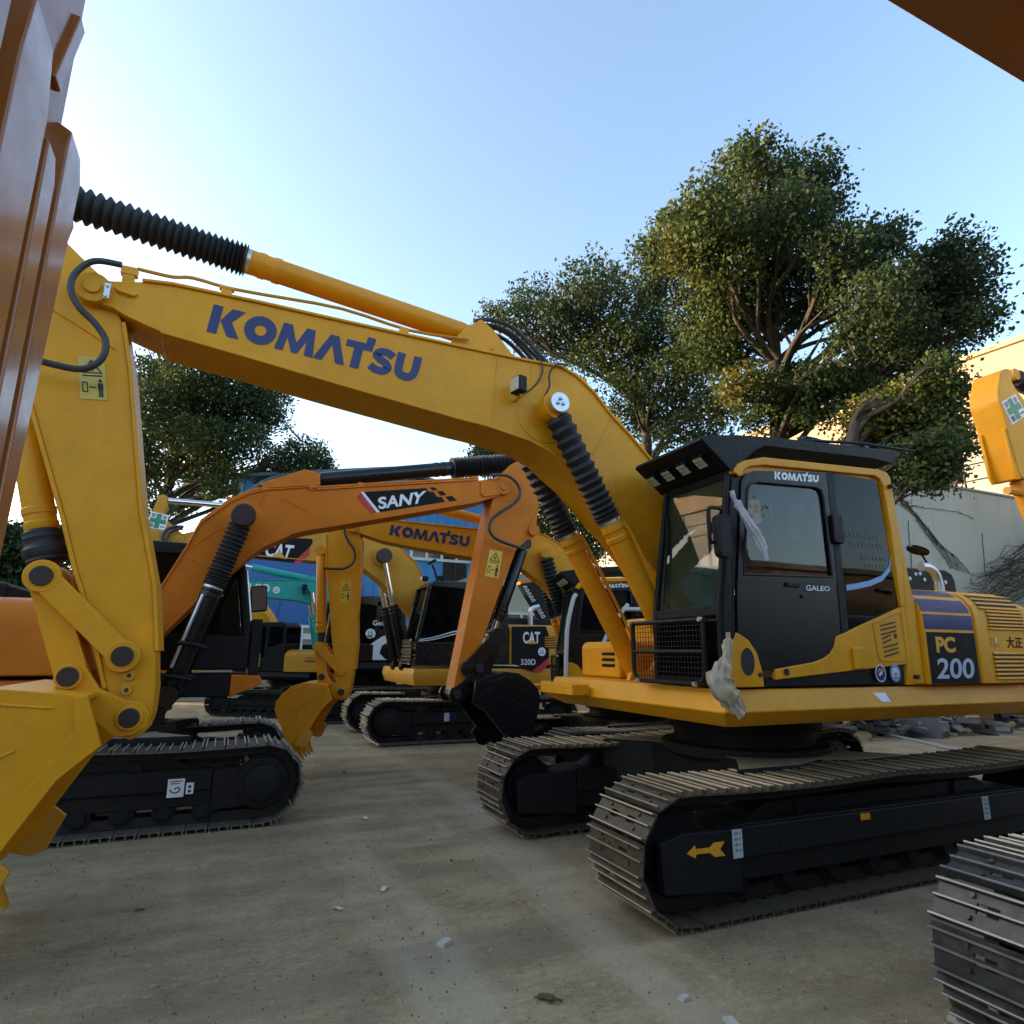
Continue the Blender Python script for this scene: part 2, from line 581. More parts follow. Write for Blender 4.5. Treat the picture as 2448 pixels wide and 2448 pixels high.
BOOM_TOP = [(5.59, 3.96), (5.57, 4.02), (5.53, 4.06), (5.41, 4.05), (5.23, 4.09), (5.05, 4.11), (4.47, 4.11), (3.9, 4.10), (2.94, 4.09), (2.59, 4.09), (2.30, 4.09), (2.0, 4.10), (1.84, 4.04), (1.67, 3.92), (1.49, 3.73), (1.31, 3.58), (1.05, 3.34), (0.70, 2.70), (0.44, 2.05), (0.36, 1.75)]
BOOM_BOT = [(5.53, 3.88), (5.38, 3.86), (5.30, 3.82), (5.18, 3.78), (5.08, 3.75), (4.53, 3.68), (3.87, 3.59), (2.92, 3.47), (2.70, 3.45), (2.47, 3.41), (2.30, 3.38), (2.11, 3.31), (1.98, 3.21), (1.81, 3.09), (1.66, 2.95), (1.50, 2.79), (1.35, 2.66), (1.11, 2.40), (0.85, 2.02), (0.66, 1.66)]
BOOM_F, BOOM_T = (0.52, 1.62), (5.50, 3.965)
ARM = [(5.78, 4.41), (5.72, 4.32), (5.54, 4.16), (5.43, 4.07), (5.31, 3.79), (5.23, 3.45), (5.06, 2.51), (4.93, 2.03), (4.87, 1.62), (4.845, 1.40), (4.845, 1.24), (4.87, 1.14), (4.95, 1.09), (5.03, 1.13), (5.11, 1.40), (5.19, 1.67), (5.28, 1.93), (5.35, 2.1), (5.46, 2.43), (5.77, 3.26), (5.90, 3.75), (5.95, 4.2), (5.94, 4.55), (5.9, 4.72), (5.84, 4.77), (5.77, 4.72), (5.75, 4.6)]
ARM_T, ARM_B = (5.49, 3.965), (4.955, 1.232)
BSIDE = [(0.08, -0.10), (0.175, 0.13), (0.57, 0.155), (0.75, 0.09), (0.885, -0.03), (0.965, -0.15), (0.975, -0.27), (0.92, -0.40), (0.83, -0.56), (0.745, -0.755), (0.68, -0.86), (0.62, -0.86), (0.46, -0.68), (0.23, -0.25)]

def make_boom(m, F, T, y, mats, top=None, bot=None, thick=1.0, w=0.215):
    f = similarity(BOOM_F, BOOM_T, F, T, thick)
    tp = top or [f(p) for p in BOOM_TOP]
    bt = bot or [f(p) for p in BOOM_BOT]
    b = B()
    b.prism(tp + bt[::-1], -w, w)
    strip_along(b, tp[4:], w + 0.022, 0.018, -1 if tp[4][0] > tp[-1][0] else 1)
    strip_along(b, bt[4:], w + 0.022, 0.018, 1 if bt[4][0] > bt[-1][0] else -1)
    o = b.build("boom", mats, m["root"], bevel=0.006, rot=m["slew"])
    # pin boss at the tip and at the foot
    b = B()
    b.cyl((T[0], -w - 0.035, T[1]), (T[0], w + 0.035, T[1]), 0.105, n=24)
    b.cyl((T[0], -w - 0.055, T[1]), (T[0], w + 0.055, T[1]), 0.05, n=20)
    b.build("pin_boss", mats, o, bevel=0.006)
    return o, tp, bt

def make_arm(m, T, P, mats, outline=None, w=0.16, thick=1.0):
    f = similarity(ARM_T, ARM_B, T, P, thick) if T else None
    pts = outline or [f(p) for p in ARM]
    b = B()
    b.prism(pts, -w, w)
    o = b.build("arm", mats, m["root"], bevel=0.012, rot=m["slew"])
    if outline is None:
        b = B()
        strip_along(b, [f(p) for p in ARM[4:9]], w + 0.016, 0.02, -1)
        strip_along(b, [f(p) for p in ARM[14:21]], w + 0.016, 0.02, -1)
        b.build("flange", mats, o, bevel=0.005)
    return o, f

def make_bucket(m, P, ang, sc, mats, pinmat, w=0.55, flip=1, teeth=5, tmat=None, wear=False, shell=1.0, roll=0.0):
    """P arm pin, ang rotates the canonical bucket"""
    ca, sa = math.cos(ang), math.sin(ang)
    def TE(p):
        x, z = p[0] * sc, p[1] * sc
        return (P[0] + (x * ca - z * sa), P[1] + (x * sa + z * ca))
    cr, sr = math.cos(roll), math.sin(roll)
    def T(p):
        x, z = (p[0] - 0.1) * shell, p[1] * shell
        return TE((0.1 + x * cr - z * sr, x * sr + z * cr))
    o_pts = [T(p) for p in BSIDE]
    b = B()
    b.prism(o_pts, -w, -w + 0.03)
    b.prism(o_pts, w - 0.03, w)
    back = [T(p) for p in BSIDE[1:12]]
    n = len(back)
    inner = []
    for i in range(n):
        a, c = back[max(i - 1, 0)], back[min(i + 1, n - 1)]
        nx, nz = seg_normal(a, c)
        inner.append((back[i][0] - nx * -0.03, back[i][1] - nz * -0.03))
    cen = (sum(p[0] for p in o_pts) / len(o_pts), sum(p[1] for p in o_pts) / len(o_pts))
    if (inner[4][0] - cen[0]) ** 2 + (inner[4][1] - cen[1]) ** 2 > (back[4][0] - cen[0]) ** 2 + (back[4][1] - cen[1]) ** 2:
        inner = [(2 * q[0] - p[0], 2 * q[1] - p[1]) for p, q in zip(inner, back)]
    for i in range(n - 1):
        b.prism([back[i], back[i + 1], inner[i + 1], inner[i]], -w + 0.031, w - 0.031)
    o = b.build("bucket", mats, m["root"], bevel=0.006, rot=m["slew"])
    # thicker side edge strips, embossed ribs, ears, teeth
    for sgn in (-1, 1):
        b = B()
        y0, y1 = sorted((sgn * (w + 0.001), sgn * (w + 0.02)))
        b.prism([T(p) for p in ((0.08, -0.10), (0.175, 0.13), (0.23, 0.12), (0.20, -0.03), (0.62, -0.78), (0.62, -0.86), (0.46, -0.68), (0.23, -0.25))], y0, y1)
        b.build("side_edge", mats, o, bevel=0.005)
    b = B()
    for sgn in (-1, 1):
        for pl in ([(0.30, 0.07), (0.56, 0.085), (0.68, 0.05), (0.80, -0.06)], [(0.42, -0.12), (0.74, -0.30)], [(0.62, -0.20), (0.58, -0.55)]):
            b.tube([(T(p)[0], sgn * (w + 0.002), T(p)[1]) for p in pl], 0.008, 6)
    b.build("side_rib", mats, o)
    ear = [(0.42, 0.15), (0.345, 0.29), (0.315, 0.31), (0.27, 0.30), (0.18, 0.17), (0.04, 0.10), (-0.06, 0.085), (-0.10, 0.02), (-0.09, -0.06), (-0.03, -0.10), (0.07, -0.11), (0.2, 0.0)]
    for sgn in (-1, 1):
        b = B()
        y0, y1 = sorted((sgn * 0.185, sgn * 0.235))
        b.prism([TE(p) for p in ear], y0, y1)
        b.build("ear_plate", mats, o, bevel=0.006)
    for pp in ((0, 0), (0.34, 0.24)):
        c = TE(pp)
        for sgn in (-1, 1):
            b = B()
            b.cyl((c[0], sgn * 0.2, c[1]), (c[0], sgn * 0.268, c[1]), 0.072, n=20)
            b.build("pin_collar", mats, o, bevel=0.004)
        b = B()
        b.cyl((c[0], -0.282, c[1]), (c[0], 0.282, c[1]), 0.056, n=18)
        b.build("bucket_pin", pinmat, o, bevel=0.004)
    for k in range(teeth):
        yy = -w + 0.07 + (2 * w - 0.14) * k / (teeth - 1)
        b = B()
        tp = [(0.70, -0.80), (0.62, -0.78), (0.58, -0.90), (0.505, -1.06), (0.52, -1.075), (0.64, -0.93)]
        rings = []
        for s in (-1, 1):
            rings.append([(T(p)[0], yy + s * 0.045 * (1 if i in (0, 1, 2, 5) else 0.55), T(p)[1]) for i, p in enumerate(tp)])
        b.loft(rings)
        b.build("tooth", tmat or mats, o, bevel=0.004)
    for sgn in (-1, 1):
        b = B()
        y0, y1 = sorted((sgn * (w + 0.021), sgn * (w + 0.055)))
        b.prism([T(p) for p in ((0.42, -0.55), (0.33, -0.62), (0.40, -0.80), (0.47, -0.83), (0.60, -0.80), (0.58, -0.72))], y0, y1)
        b.build("side_cutter", tmat or mats, o, bevel=0.006)
    if wear:
        b = B()
        for yy in (-0.35, 0.0, 0.35):
            b.prism([T(p) for p in ((0.93, -0.06), (0.995, -0.15), (1.0, -0.27), (0.945, -0.41), (0.85, -0.57), (0.83, -0.55))], yy - 0.05, yy + 0.05)
        b.build("wear_strip", mats, o, bevel=0.005)
    return o, T

def make_cylinder(m, name, A, Bp, split, rb, rr, body, rod, bellows=None, folds=14, rb2=None, squash=1.0, core=1.0, parent=None, ears=True):
    """barrel from A, rod out to Bp; bellows cover the rod when given"""
    A, Bp = Vector(A), Vector(Bp)
    d = Bp - A
    L = d.length
    a = d.normalized()
    b = B()
    prof = [(0, rb * 0.92), (0.01, rb), (split * 0.84, rb), (split * 0.845, rb * 1.07), (split * 0.87, rb * 1.07), (split * 0.875, rb), (split * 0.9, rb), (split * 0.905, rb * 1.07), (split * 0.93, rb * 1.07), (split * 0.935, rb * 1.02), (split, rb * 1.02)]
    st = A + a * rb * 1.1
    b.lathe(st, st + d, [(t, r) for t, r in prof], 24)
    b.cyl(A - Vector((0, rb * 0.95, 0)), A + Vector((0, rb * 0.95, 0)), rb * 1.05, n=20)
    o = b.build(name, body, parent or m["root"], bevel=0.004, rot=0 if parent else m["slew"])
    b = B()
    p0 = A + a * (split * L)
    p1 = Bp
    b.cyl(p0, p1, rr, n=18)
    b.build("piston_rod", rod, o)
    b = B()
    b.cyl(Bp - Vector((0, rb * 0.9, 0)), Bp + Vector((0, rb * 0.9, 0)), rb * 0.95, n=20)
    b.build("rod_eye", body, o, bevel=0.004)
    if bellows:
        q0 = p0 + a * rb * 0.4
        q1 = Bp - a * rb * 0.75
        R1, R0 = rb * 1.32 if rb2 is None else rb2, rb * 0.98 * core
        prof = [(0, R0), (0.015, R0)]
        # folds bunch up near the barrel and open out towards the eye
        ts = [(i / folds) ** squash for i in range(folds + 1)]
        ts = [0.02 + 0.96 * t for t in ts]
        jr = random.Random(int(abs(L) * 1000))
        for i in range(folds):
            k = R1 * (1 + jr.uniform(-0.03, 0.03))
            prof += [(ts[i], R0 * (1 + jr.uniform(-0.03, 0.03))), ((ts[i] * 0.42 + ts[i + 1] * 0.58), k)]
        prof += [(0.982, R0), (0.985, rb * 0.8), (1.0, rb * 0.8)]
        b = B()
        b.lathe(q0, q1, prof, 22)
        b.build("bellows", bellows, o, angle=25)
        b = B()
        b.cyl(q0 - a * 0.005, q0 + a * 0.02, R0 * 1.06, n=24)
        b.build("hose_clamp", ZINC, o)
        b = B()
        b.cyl(q1 - a * 0.045, q1 - a * 0.02, rb * 0.86, n=20)
        b.build("hose_clamp", ZINC, o)
    return o

# ------------------------------------------------------------------ crawler tracks
_shoe = {}
RIBOF = {SHOE.name: RIB, SHOED.name: RIBD, SHOEL.name: RIBL}
def shoe_mesh(mat, pitch, w, near):
    k = (mat.name, round(pitch, 4), w, near)
    if k in _shoe:
        return _shoe[k]
    b = B()
    h = pitch / 2
    t = 0.012
    if near:
        # plate with two real slots, three grousers, four bolts
        b.box(-h, h * 0.92, -w / 2, -0.135, 0, t)
        b.box(-h, h * 0.92, 0.135, w / 2, 0, t)
        b.box(-h, h * 0.92, -0.045, 0.045, 0, t)
        for s in (-1, 1):
            y0, y1 = sorted((s * 0.045, s * 0.135))
            b.box(-h, -0.022, y0, y1, 0, t)
            b.box(0.022, h * 0.92, y0, y1, 0, t)
            for dx in (-0.045, 0.045):
                b.cyl((dx, s * 0.155, t), (dx, s * 0.155, t + 0.012), 0.013, n=6)
    else:
        b.box(-h, h * 0.92, -w / 2, w / 2, 0, t)
    for i, x in enumerate((-h + 0.008, -0.002, h - 0.024)):  # sky light painted on the polished rib tops, shade on rib sides
        hh = 0.030 if i != 1 else 0.025
        b.cur = 0
        b.prism([(x - 0.008, t), (x - 0.005, t + hh - 0.005), (x + 0.005, t + hh - 0.005), (x + 0.010, t)], -w / 2, w / 2)
        b.cur = 1
        b.prism([(x - 0.0055, t + hh - 0.0048), (x - 0.0035, t + hh), (x + 0.0035, t + hh), (x + 0.0055, t + hh - 0.0048)], -w / 2 - 0.0005, w / 2 + 0.0005)
    o = b.build("track_shoe", [mat, RIBOF.get(mat.name, mat)], bevel=0.002, seg=1)
    me = o.data
    bpy.data.objects.remove(o)
    _shoe[k] = me
    return me

def track_path(xi, xs, r):
    """closed loop at the shoe plate, starting under the idler, running round"""
    pts = []
    n = 14
    for i in range(n + 1):
        a = -math.pi / 2 + math.pi * i / n
        pts.append((xi + r * math.cos(a), r + r * math.sin(a)))
    for i in range(1, 16):
        t = i / 16
        sag = 0.022 * abs(math.sin(2 * math.pi * t)) ** 1.2
        pts.append((xi + (xs - xi) * t, 2 * r - sag))
    for i in range(n + 1):
        a = math.pi / 2 + math.pi * i / n
        pts.append((xs + r * math.cos(a), r + r * math.sin(a)))
    return pts

def make_tracks(m, xi=1.736, xs=-1.75, r=0.40, gauge=2.141, w=0.60, shoe=None, near=True, single=False, hub_front=False, sides=(1, -1), frame=None, cover=False):
    shoe = shoe or SHOE
    frame = frame or FRAME
    lift = 0.042
    rp = r - lift
    path = [(x, z + lift) for x, z in track_path(xi, xs, rp)]
    P = [Vector((p[0], p[1])) for p in path]
    seg = [(P[(i + 1) % len(P)] - P[i]).length for i in range(len(P))]
    per = sum(seg)
    n = int(round(per / 0.186))
    pitch = per / n
    ent = []
    for k in range(n):
        s = k * pitch + 0.03
        i = 0
        while s > seg[i]:
            s -= seg[i]
            i += 1
        a, c = P[i], P[(i + 1) % len(P)]
        s0 = (k * pitch + 0.03 - pitch / 2) % per
        s1 = (k * pitch + 0.03 + pitch / 2) % per
        def pt(q):
            j = 0
            while q > seg[j]:
                q -= seg[j]
                j += 1
            return P[j] + (P[(j + 1) % len(P)] - P[j]) * (q / seg[j])
        tt = (pt(s1) - pt(s0)).normalized()
        ent.append((a + (c - a) * (s / seg[i]), tt))
    out = []
    for sd in sides:
        cy = sd * gauge / 2
        # link chain: the part itself
        b = B()
        ins = 0.05
        nP = len(P)
        for yy in (-0.075, 0.075):
            rings = []
            for i in range(nP):
                tv = (P[(i + 1) % nP] - P[i - 1]).normalized()
                nv = Vector((tv.y, -tv.x))
                o1 = P[i] - nv * 0.006
                o2 = P[i] - nv * 0.09
                rings.append([(o1.x, cy + yy - 0.028, o1.y), (o1.x, cy + yy + 0.028, o1.y), (o2.x, cy + yy + 0.028, o2.y), (o2.x, cy + yy - 0.028, o2.y)])
            rings.append(rings[0])
            b.loft(rings, cap=False)
        ch = b.build("crawler_track", LINK, m["root"], rot=m.get("tslew", 0.0))
        me = shoe_mesh(shoe, pitch, w, near)
        if single:
            b = B()
            for (c, t) in ent:
                nv = Vector((t.y, -t.x))
                for v in [None]:
                    base = [(vv.co.x, vv.co.y, vv.co.z) for vv in me.vertices]
                    vs = [(c.x + t.x * x + nv.x * z, cy + y, c.y + t.y * x + nv.y * z) for x, y, z in base]
                    for p in me.polygons:
                        pass
                    n0 = len(b.mi)
                    b.add(vs, [list(p.vertices) for p in me.polygons])
                    b.mi[n0:] = [p.material_index for p in me.polygons]
            b.build("track_shoes", [shoe, RIBOF.get(shoe.name, shoe)], ch)
        else:
            for (c, t) in ent:
                o = bpy.data.objects.new("track_shoe", me)
                COL.objects.link(o)
                o.parent = ch
                nv = Vector((t.y, -t.x))
                mm = Matrix(((t.x, 0, nv.x, c.x), (0, 1, 0, cy), (t.y, 0, nv.y, c.y), (0, 0, 0, 1)))
                o.matrix_local = mm
        # side frame
        b = B()
        e = 0.232 if cover else 0.17
        b.prism([(xi - 0.28, 0.20), (xs + 0.28, 0.20), (xs + 0.12, 0.40), (xs + 0.34, 0.54), (xi - 0.5, 0.54), (xi - 0.30, 0.50)], cy - e + 0.03, cy + e - 0.03)
        b.prism([(xi - 0.45, 0.345), (xs + 0.42, 0.345), (xs + 0.42, 0.53), (xi - 0.45, 0.53)], cy - e - 0.012, cy + e + 0.012)
        b.prism([(xs + 0.6, 0.535), (xi - 0.62, 0.535), (xi - 0.8, 0.63), (xs + 0.8, 0.63)], cy - e * 0.65, cy + e * 0.5)
        # idler guard block
        b.prism([(xi - 0.44, 0.15), (xi + 0.17, 0.20), (xi + 0.19, 0.49), (xi + 0.02, 0.535), (xi - 0.44, 0.52)], cy - e - 0.008, cy - e + 0.07)
        b.prism([(xi - 0.44, 0.15), (xi + 0.17, 0.20), (xi + 0.19, 0.49), (xi + 0.02, 0.535), (xi - 0.44, 0.52)], cy + e - 0.07, cy + e + 0.008)
        b.build("track_frame", frame, ch, bevel=0.012)
        for (x, nm, hub) in ((xi, "idler", hub_front), (xs, "sprocket", not hub_front)):
            b = B()
            b.cyl((x, cy - 0.05, r), (x, cy + 0.05, r), rp - 0.095, n=28)
            b.cyl((x, cy - 0.09, r), (x, cy + 0.09, r), rp - 0.14, n=28)
            if hub:
                for s in (-1, 1):
                    b.lathe((x, cy, r), (x, cy + s * 0.27, r), [(0, 0.25), (0.6, 0.25), (0.62, 0.235), (0.80, 0.235), (0.82, 0.17), (0.97, 0.165), (1.0, 0.14)], 28)
                    for q in range(14):
                        an = 2 * math.pi * q / 14
                        p = (x + 0.205 * math.cos(an), cy + s * 0.2, r + 0.205 * math.sin(an))
                        b.cyl(p, (p[0], cy + s * 0.228, p[2]), 0.013, n=6)
                for q in range(21):
                    an = 2 * math.pi * q / 21
                    b.obox((x + (rp - 0.09) * math.cos(an), cy, r + (rp - 0.09) * math.sin(an)), (0.025 * math.cos(an), 0, 0.025 * math.sin(an)), (0, 0.03, 0), (-0.02 * math.sin(an), 0, 0.02 * math.cos(an)))
            b.build(nm, frame, ch, bevel=0.004)
        for i in range(8):
            x = xi - 0.5 + (xs - xi + 1.0) * i / 7
            b = B()
            b.lathe((x, cy - 0.16, 0.165), (x, cy + 0.16, 0.165), [(0, 0.06), (0.1, 0.06), (0.12, 0.10), (0.3, 0.10), (0.32, 0.08), (0.68, 0.08), (0.7, 0.10), (0.88, 0.10), (0.9, 0.06), (1, 0.06)], 14)
            b.build("track_roller", frame, ch)
        for x in (xi - 1.1, xs + 1.1):
            b = B()
            b.cyl((x, cy - 0.14, 2 * rp - 0.13), (x, cy + 0.14, 2 * rp - 0.13), 0.055, n=14)
            b.box(x - 0.05, x + 0.05, cy - 0.05, cy + 0.05, 0.5, 2 * rp - 0.15)
            b.build("carrier_roller", frame, ch)
        out.append((ch, cy))
    # car body between the tracks
    b = B()
    g = gauge / 2 - 0.13
    b.prism_z([(0.95, g), (0.62, 0.55), (0.62, -0.55), (0.95, -g), (0.3, -g), (0.0, -0.8), (-0.3, -g), (-0.95, -g), (-0.62, -0.55), (-0.62, 0.55), (-0.95, g), (-0.3, g), (0.0, 0.8), (0.3, g)], 0.42, 0.80)
    b.cyl((0, 0, 0.76), (0, 0, 0.86), 0.74, n=40)
    cb = b.build("car_body", [frame], m["root"], bevel=0.02, rot=m.get("tslew", 0.0))
    b = B()
    b.prism_z([(0.93, g), (0.6, 0.55), (0.6, -0.55), (0.93, -g), (0.32, -g), (0.0, -0.82), (-0.32, -g), (-0.93, -g), (-0.6, -0.55), (-0.6, 0.55), (-0.93, g), (-0.32, g), (0.0, 0.82), (0.32, g)], 0.801, 0.806)
    b.build("dust_layer", DUSTY, cb)
    b = B()
    b.lathe((0, 0, 0.855), (0, 0, 1.14), [(0, 0.62), (0.45, 0.62), (0.46, 0.68), (0.8, 0.68), (0.81, 0.6), (1, 0.6)], 44)
    for q in range(36):
        an = 2 * math.pi * q / 36
        b.cyl((0.65 * math.cos(an), 0.65 * math.sin(an), 1.06), (0.65 * math.cos(an), 0.65 * math.sin(an), 1.095), 0.016, n=6)
    b.build("swing_bearing", frame, m["root"], bevel=0.004)
    return out

def machine(name, label, X, Y, heading, s=1.0, slew=0.0, group=None):
    r = empty(name, (X, Y, 0), heading, s)
    tag(r, label, "excavator", group or "excavators parked in rows in the yard")
    return dict(root=r, X=X, Y=Y, h=heading, s=s, slew=slew)

def loc(m, px, py, yl, side=1):
    """photo pixel -> machine-local (x, z) in the vertical plane y = yl"""
    a = m["h"] + m["slew"]
    n = Vector((-math.sin(a), math.cos(a), 0))
    f = Vector((math.cos(a), math.sin(a), 0))
    c = Vector((m["X"], m["Y"], 0)) + n * yl * m["s"]
    d = ray(px, py)
    t = (c - CAMP).dot(n) / d.dot(n)
    p = CAMP + d * t - c
    return (p.dot(f) / m["s"], p.z / m["s"])

def locs(m, pts, yl):
    return [loc(m, p[0], p[1], yl) for p in pts]
# ------------------------------------------------------------------ upper structure
def make_platform(m, mat, front=1.36, rear=-1.6, hw=1.31, ztop=1.39, zr=1.24, zb=1.135, inset=0.10):
    def ring(z, i):
        x0, x1, y = rear + i, front - i, hw - i
        return [(x0, -y, z), (x1, -y, z), (x1, y, z), (x0, y, z)]
    b = B()
    b.loft([ring(zb, inset * 1.1), ring(zr, 0), ring(ztop, inset * 0.55), ring(ztop + 0.002, inset * 0.55 + 0.3)])
    o = b.build("revolving_frame", mat, m["root"], bevel=0.010, rot=m["slew"])
    return o

def hood_profile():
    return [(1.33, 1.40), (1.33, 1.96), (1.315, 2.04), (1.27, 2.11), (1.20, 2.165), (1.10, 2.20), (0.95, 2.215)]

def profile_ribbon(b, prof, x0a, x0b, x1a, x1b, off=0.004):
    """plate following the hood section; x runs from a-ends (bottom) to b-ends (top)"""
    n = len(prof)
    cs = [0.0]
    for i in range(1, n):
        cs.append(cs[-1] + math.hypot(prof[i][0] - prof[i - 1][0], prof[i][1] - prof[i - 1][1]))
    vs, fs = [], []
    for i, (y, z) in enumerate(prof):
        a, c = prof[max(i - 1, 0)], prof[min(i + 1, n - 1)]
        dx, dz = c[0] - a[0], c[1] - a[1]
        l = math.hypot(dx, dz)
        ny, nz = dz / l, -dx / l
        t = cs[i] / cs[-1]
        vs += [(x0a + (x0b - x0a) * t, y + ny * off, z + nz * off), (x1a + (x1b - x1a) * t, y + ny * off, z + nz * off)]
    for i in range(n - 1):
        fs.append([2 * i, 2 * i + 1, 2 * i + 3, 2 * i + 2])
    b.add(vs, fs)

def cut_profile(prof, z0, z1):
    out = []
    for i in range(len(prof) - 1):
        (ya, za), (yb, zb) = prof[i], prof[i + 1]
        if zb <= z0 or za >= z1:
            continue
        t0 = max(0.0, (z0 - za) / (zb - za))
        t1 = min(1.0, (z1 - za) / (zb - za))
        p = (ya + (yb - ya) * t0, za + (zb - za) * t0)
        q = (ya + (yb - ya) * t1, za + (zb - za) * t1)
        if not out:
            out.append(p)
        out.append(q)
    return out

def hood_block(b, x0, x1, prof, y_in, zb=1.40):
    poly = prof + [(y_in, prof[-1][1] - 0.005), (y_in, zb)]
    b.prism_x(poly, x0, x1)

def louvre_panel(b_back, b_slat, x0, x1, z0, z1, y, n):
    b_back.box(x1, x0, y - 0.05, y - 0.04, z0, z1)
    for i in range(n):
        z = z0 + (z1 - z0) * (i + 0.5) / n
        h = (z1 - z0) / n * 0.30
        b_slat.prism_x([(y - 0.035, z + h * 1.6), (y - 0.028, z + h * 1.75), (y + 0.004, z - h * 0.5), (y + 0.004, z - h * 1.0), (y - 0.004, z - h * 0.9)], x1, x0)

def make_counterweight(m, mat, x0=-2.15, x1=-2.78, hw=1.30, z0=1.12, z1=2.14):
    rings = []
    for z, i in ((z0, 0.09), (z0 + 0.07, 0.02), (z0 + 0.16, 0.0), (z1 - 0.22, 0.0), (z1 - 0.07, 0.04), (z1, 0.14)):
        pts = []
        for k in range(17):
            t = -1 + 2 * k / 16
            x = x1 + i + 0.38 * abs(t) ** 3.0
            pts.append((x, t * (hw - i), z))
        pts += [(x0, hw - i, z), (x0, -hw + i, z)]
        rings.append(pts)
    b = B()
    b.loft(rings)
    return b.build("counterweight", mat, m["root"], bevel=0.012, rot=m["slew"])

def make_boom_side(m, mat, tool=True):
    """right-hand platform: tank, tool box, step, engine deck"""
    b = B()
    b.box(-0.9, 0.45, -1.24, -0.36, 1.392, 2.0)
    b.build("fuel_tank", mat, m["root"], bevel=0.05, seg=3, rot=m["slew"])

def toolbox_komatsu(m, mat):
    b = B()
    b.prism([(1.02, 1.395), (1.02, 1.70), (0.98, 1.745), (0.62, 1.745), (0.5, 1.70), (0.5, 1.395)], -1.2, -0.48)
    o = b.build("tool_box", mat, m["root"], bevel=0.03, seg=3, rot=m["slew"])
    b = B()
    for i in range(3):
        z = 1.50 + i * 0.055
        b.box(1.0215, 1.026, -0.78, -0.55, z, z + 0.028)
    b.build("vent_slot", BLACKD, o, bevel=0.006)
    b = B()
    b.box(1.37, 1.55, -1.1, -0.45, 1.25, 1.345)
    b.build("step_plate", mat, o, bevel=0.008)

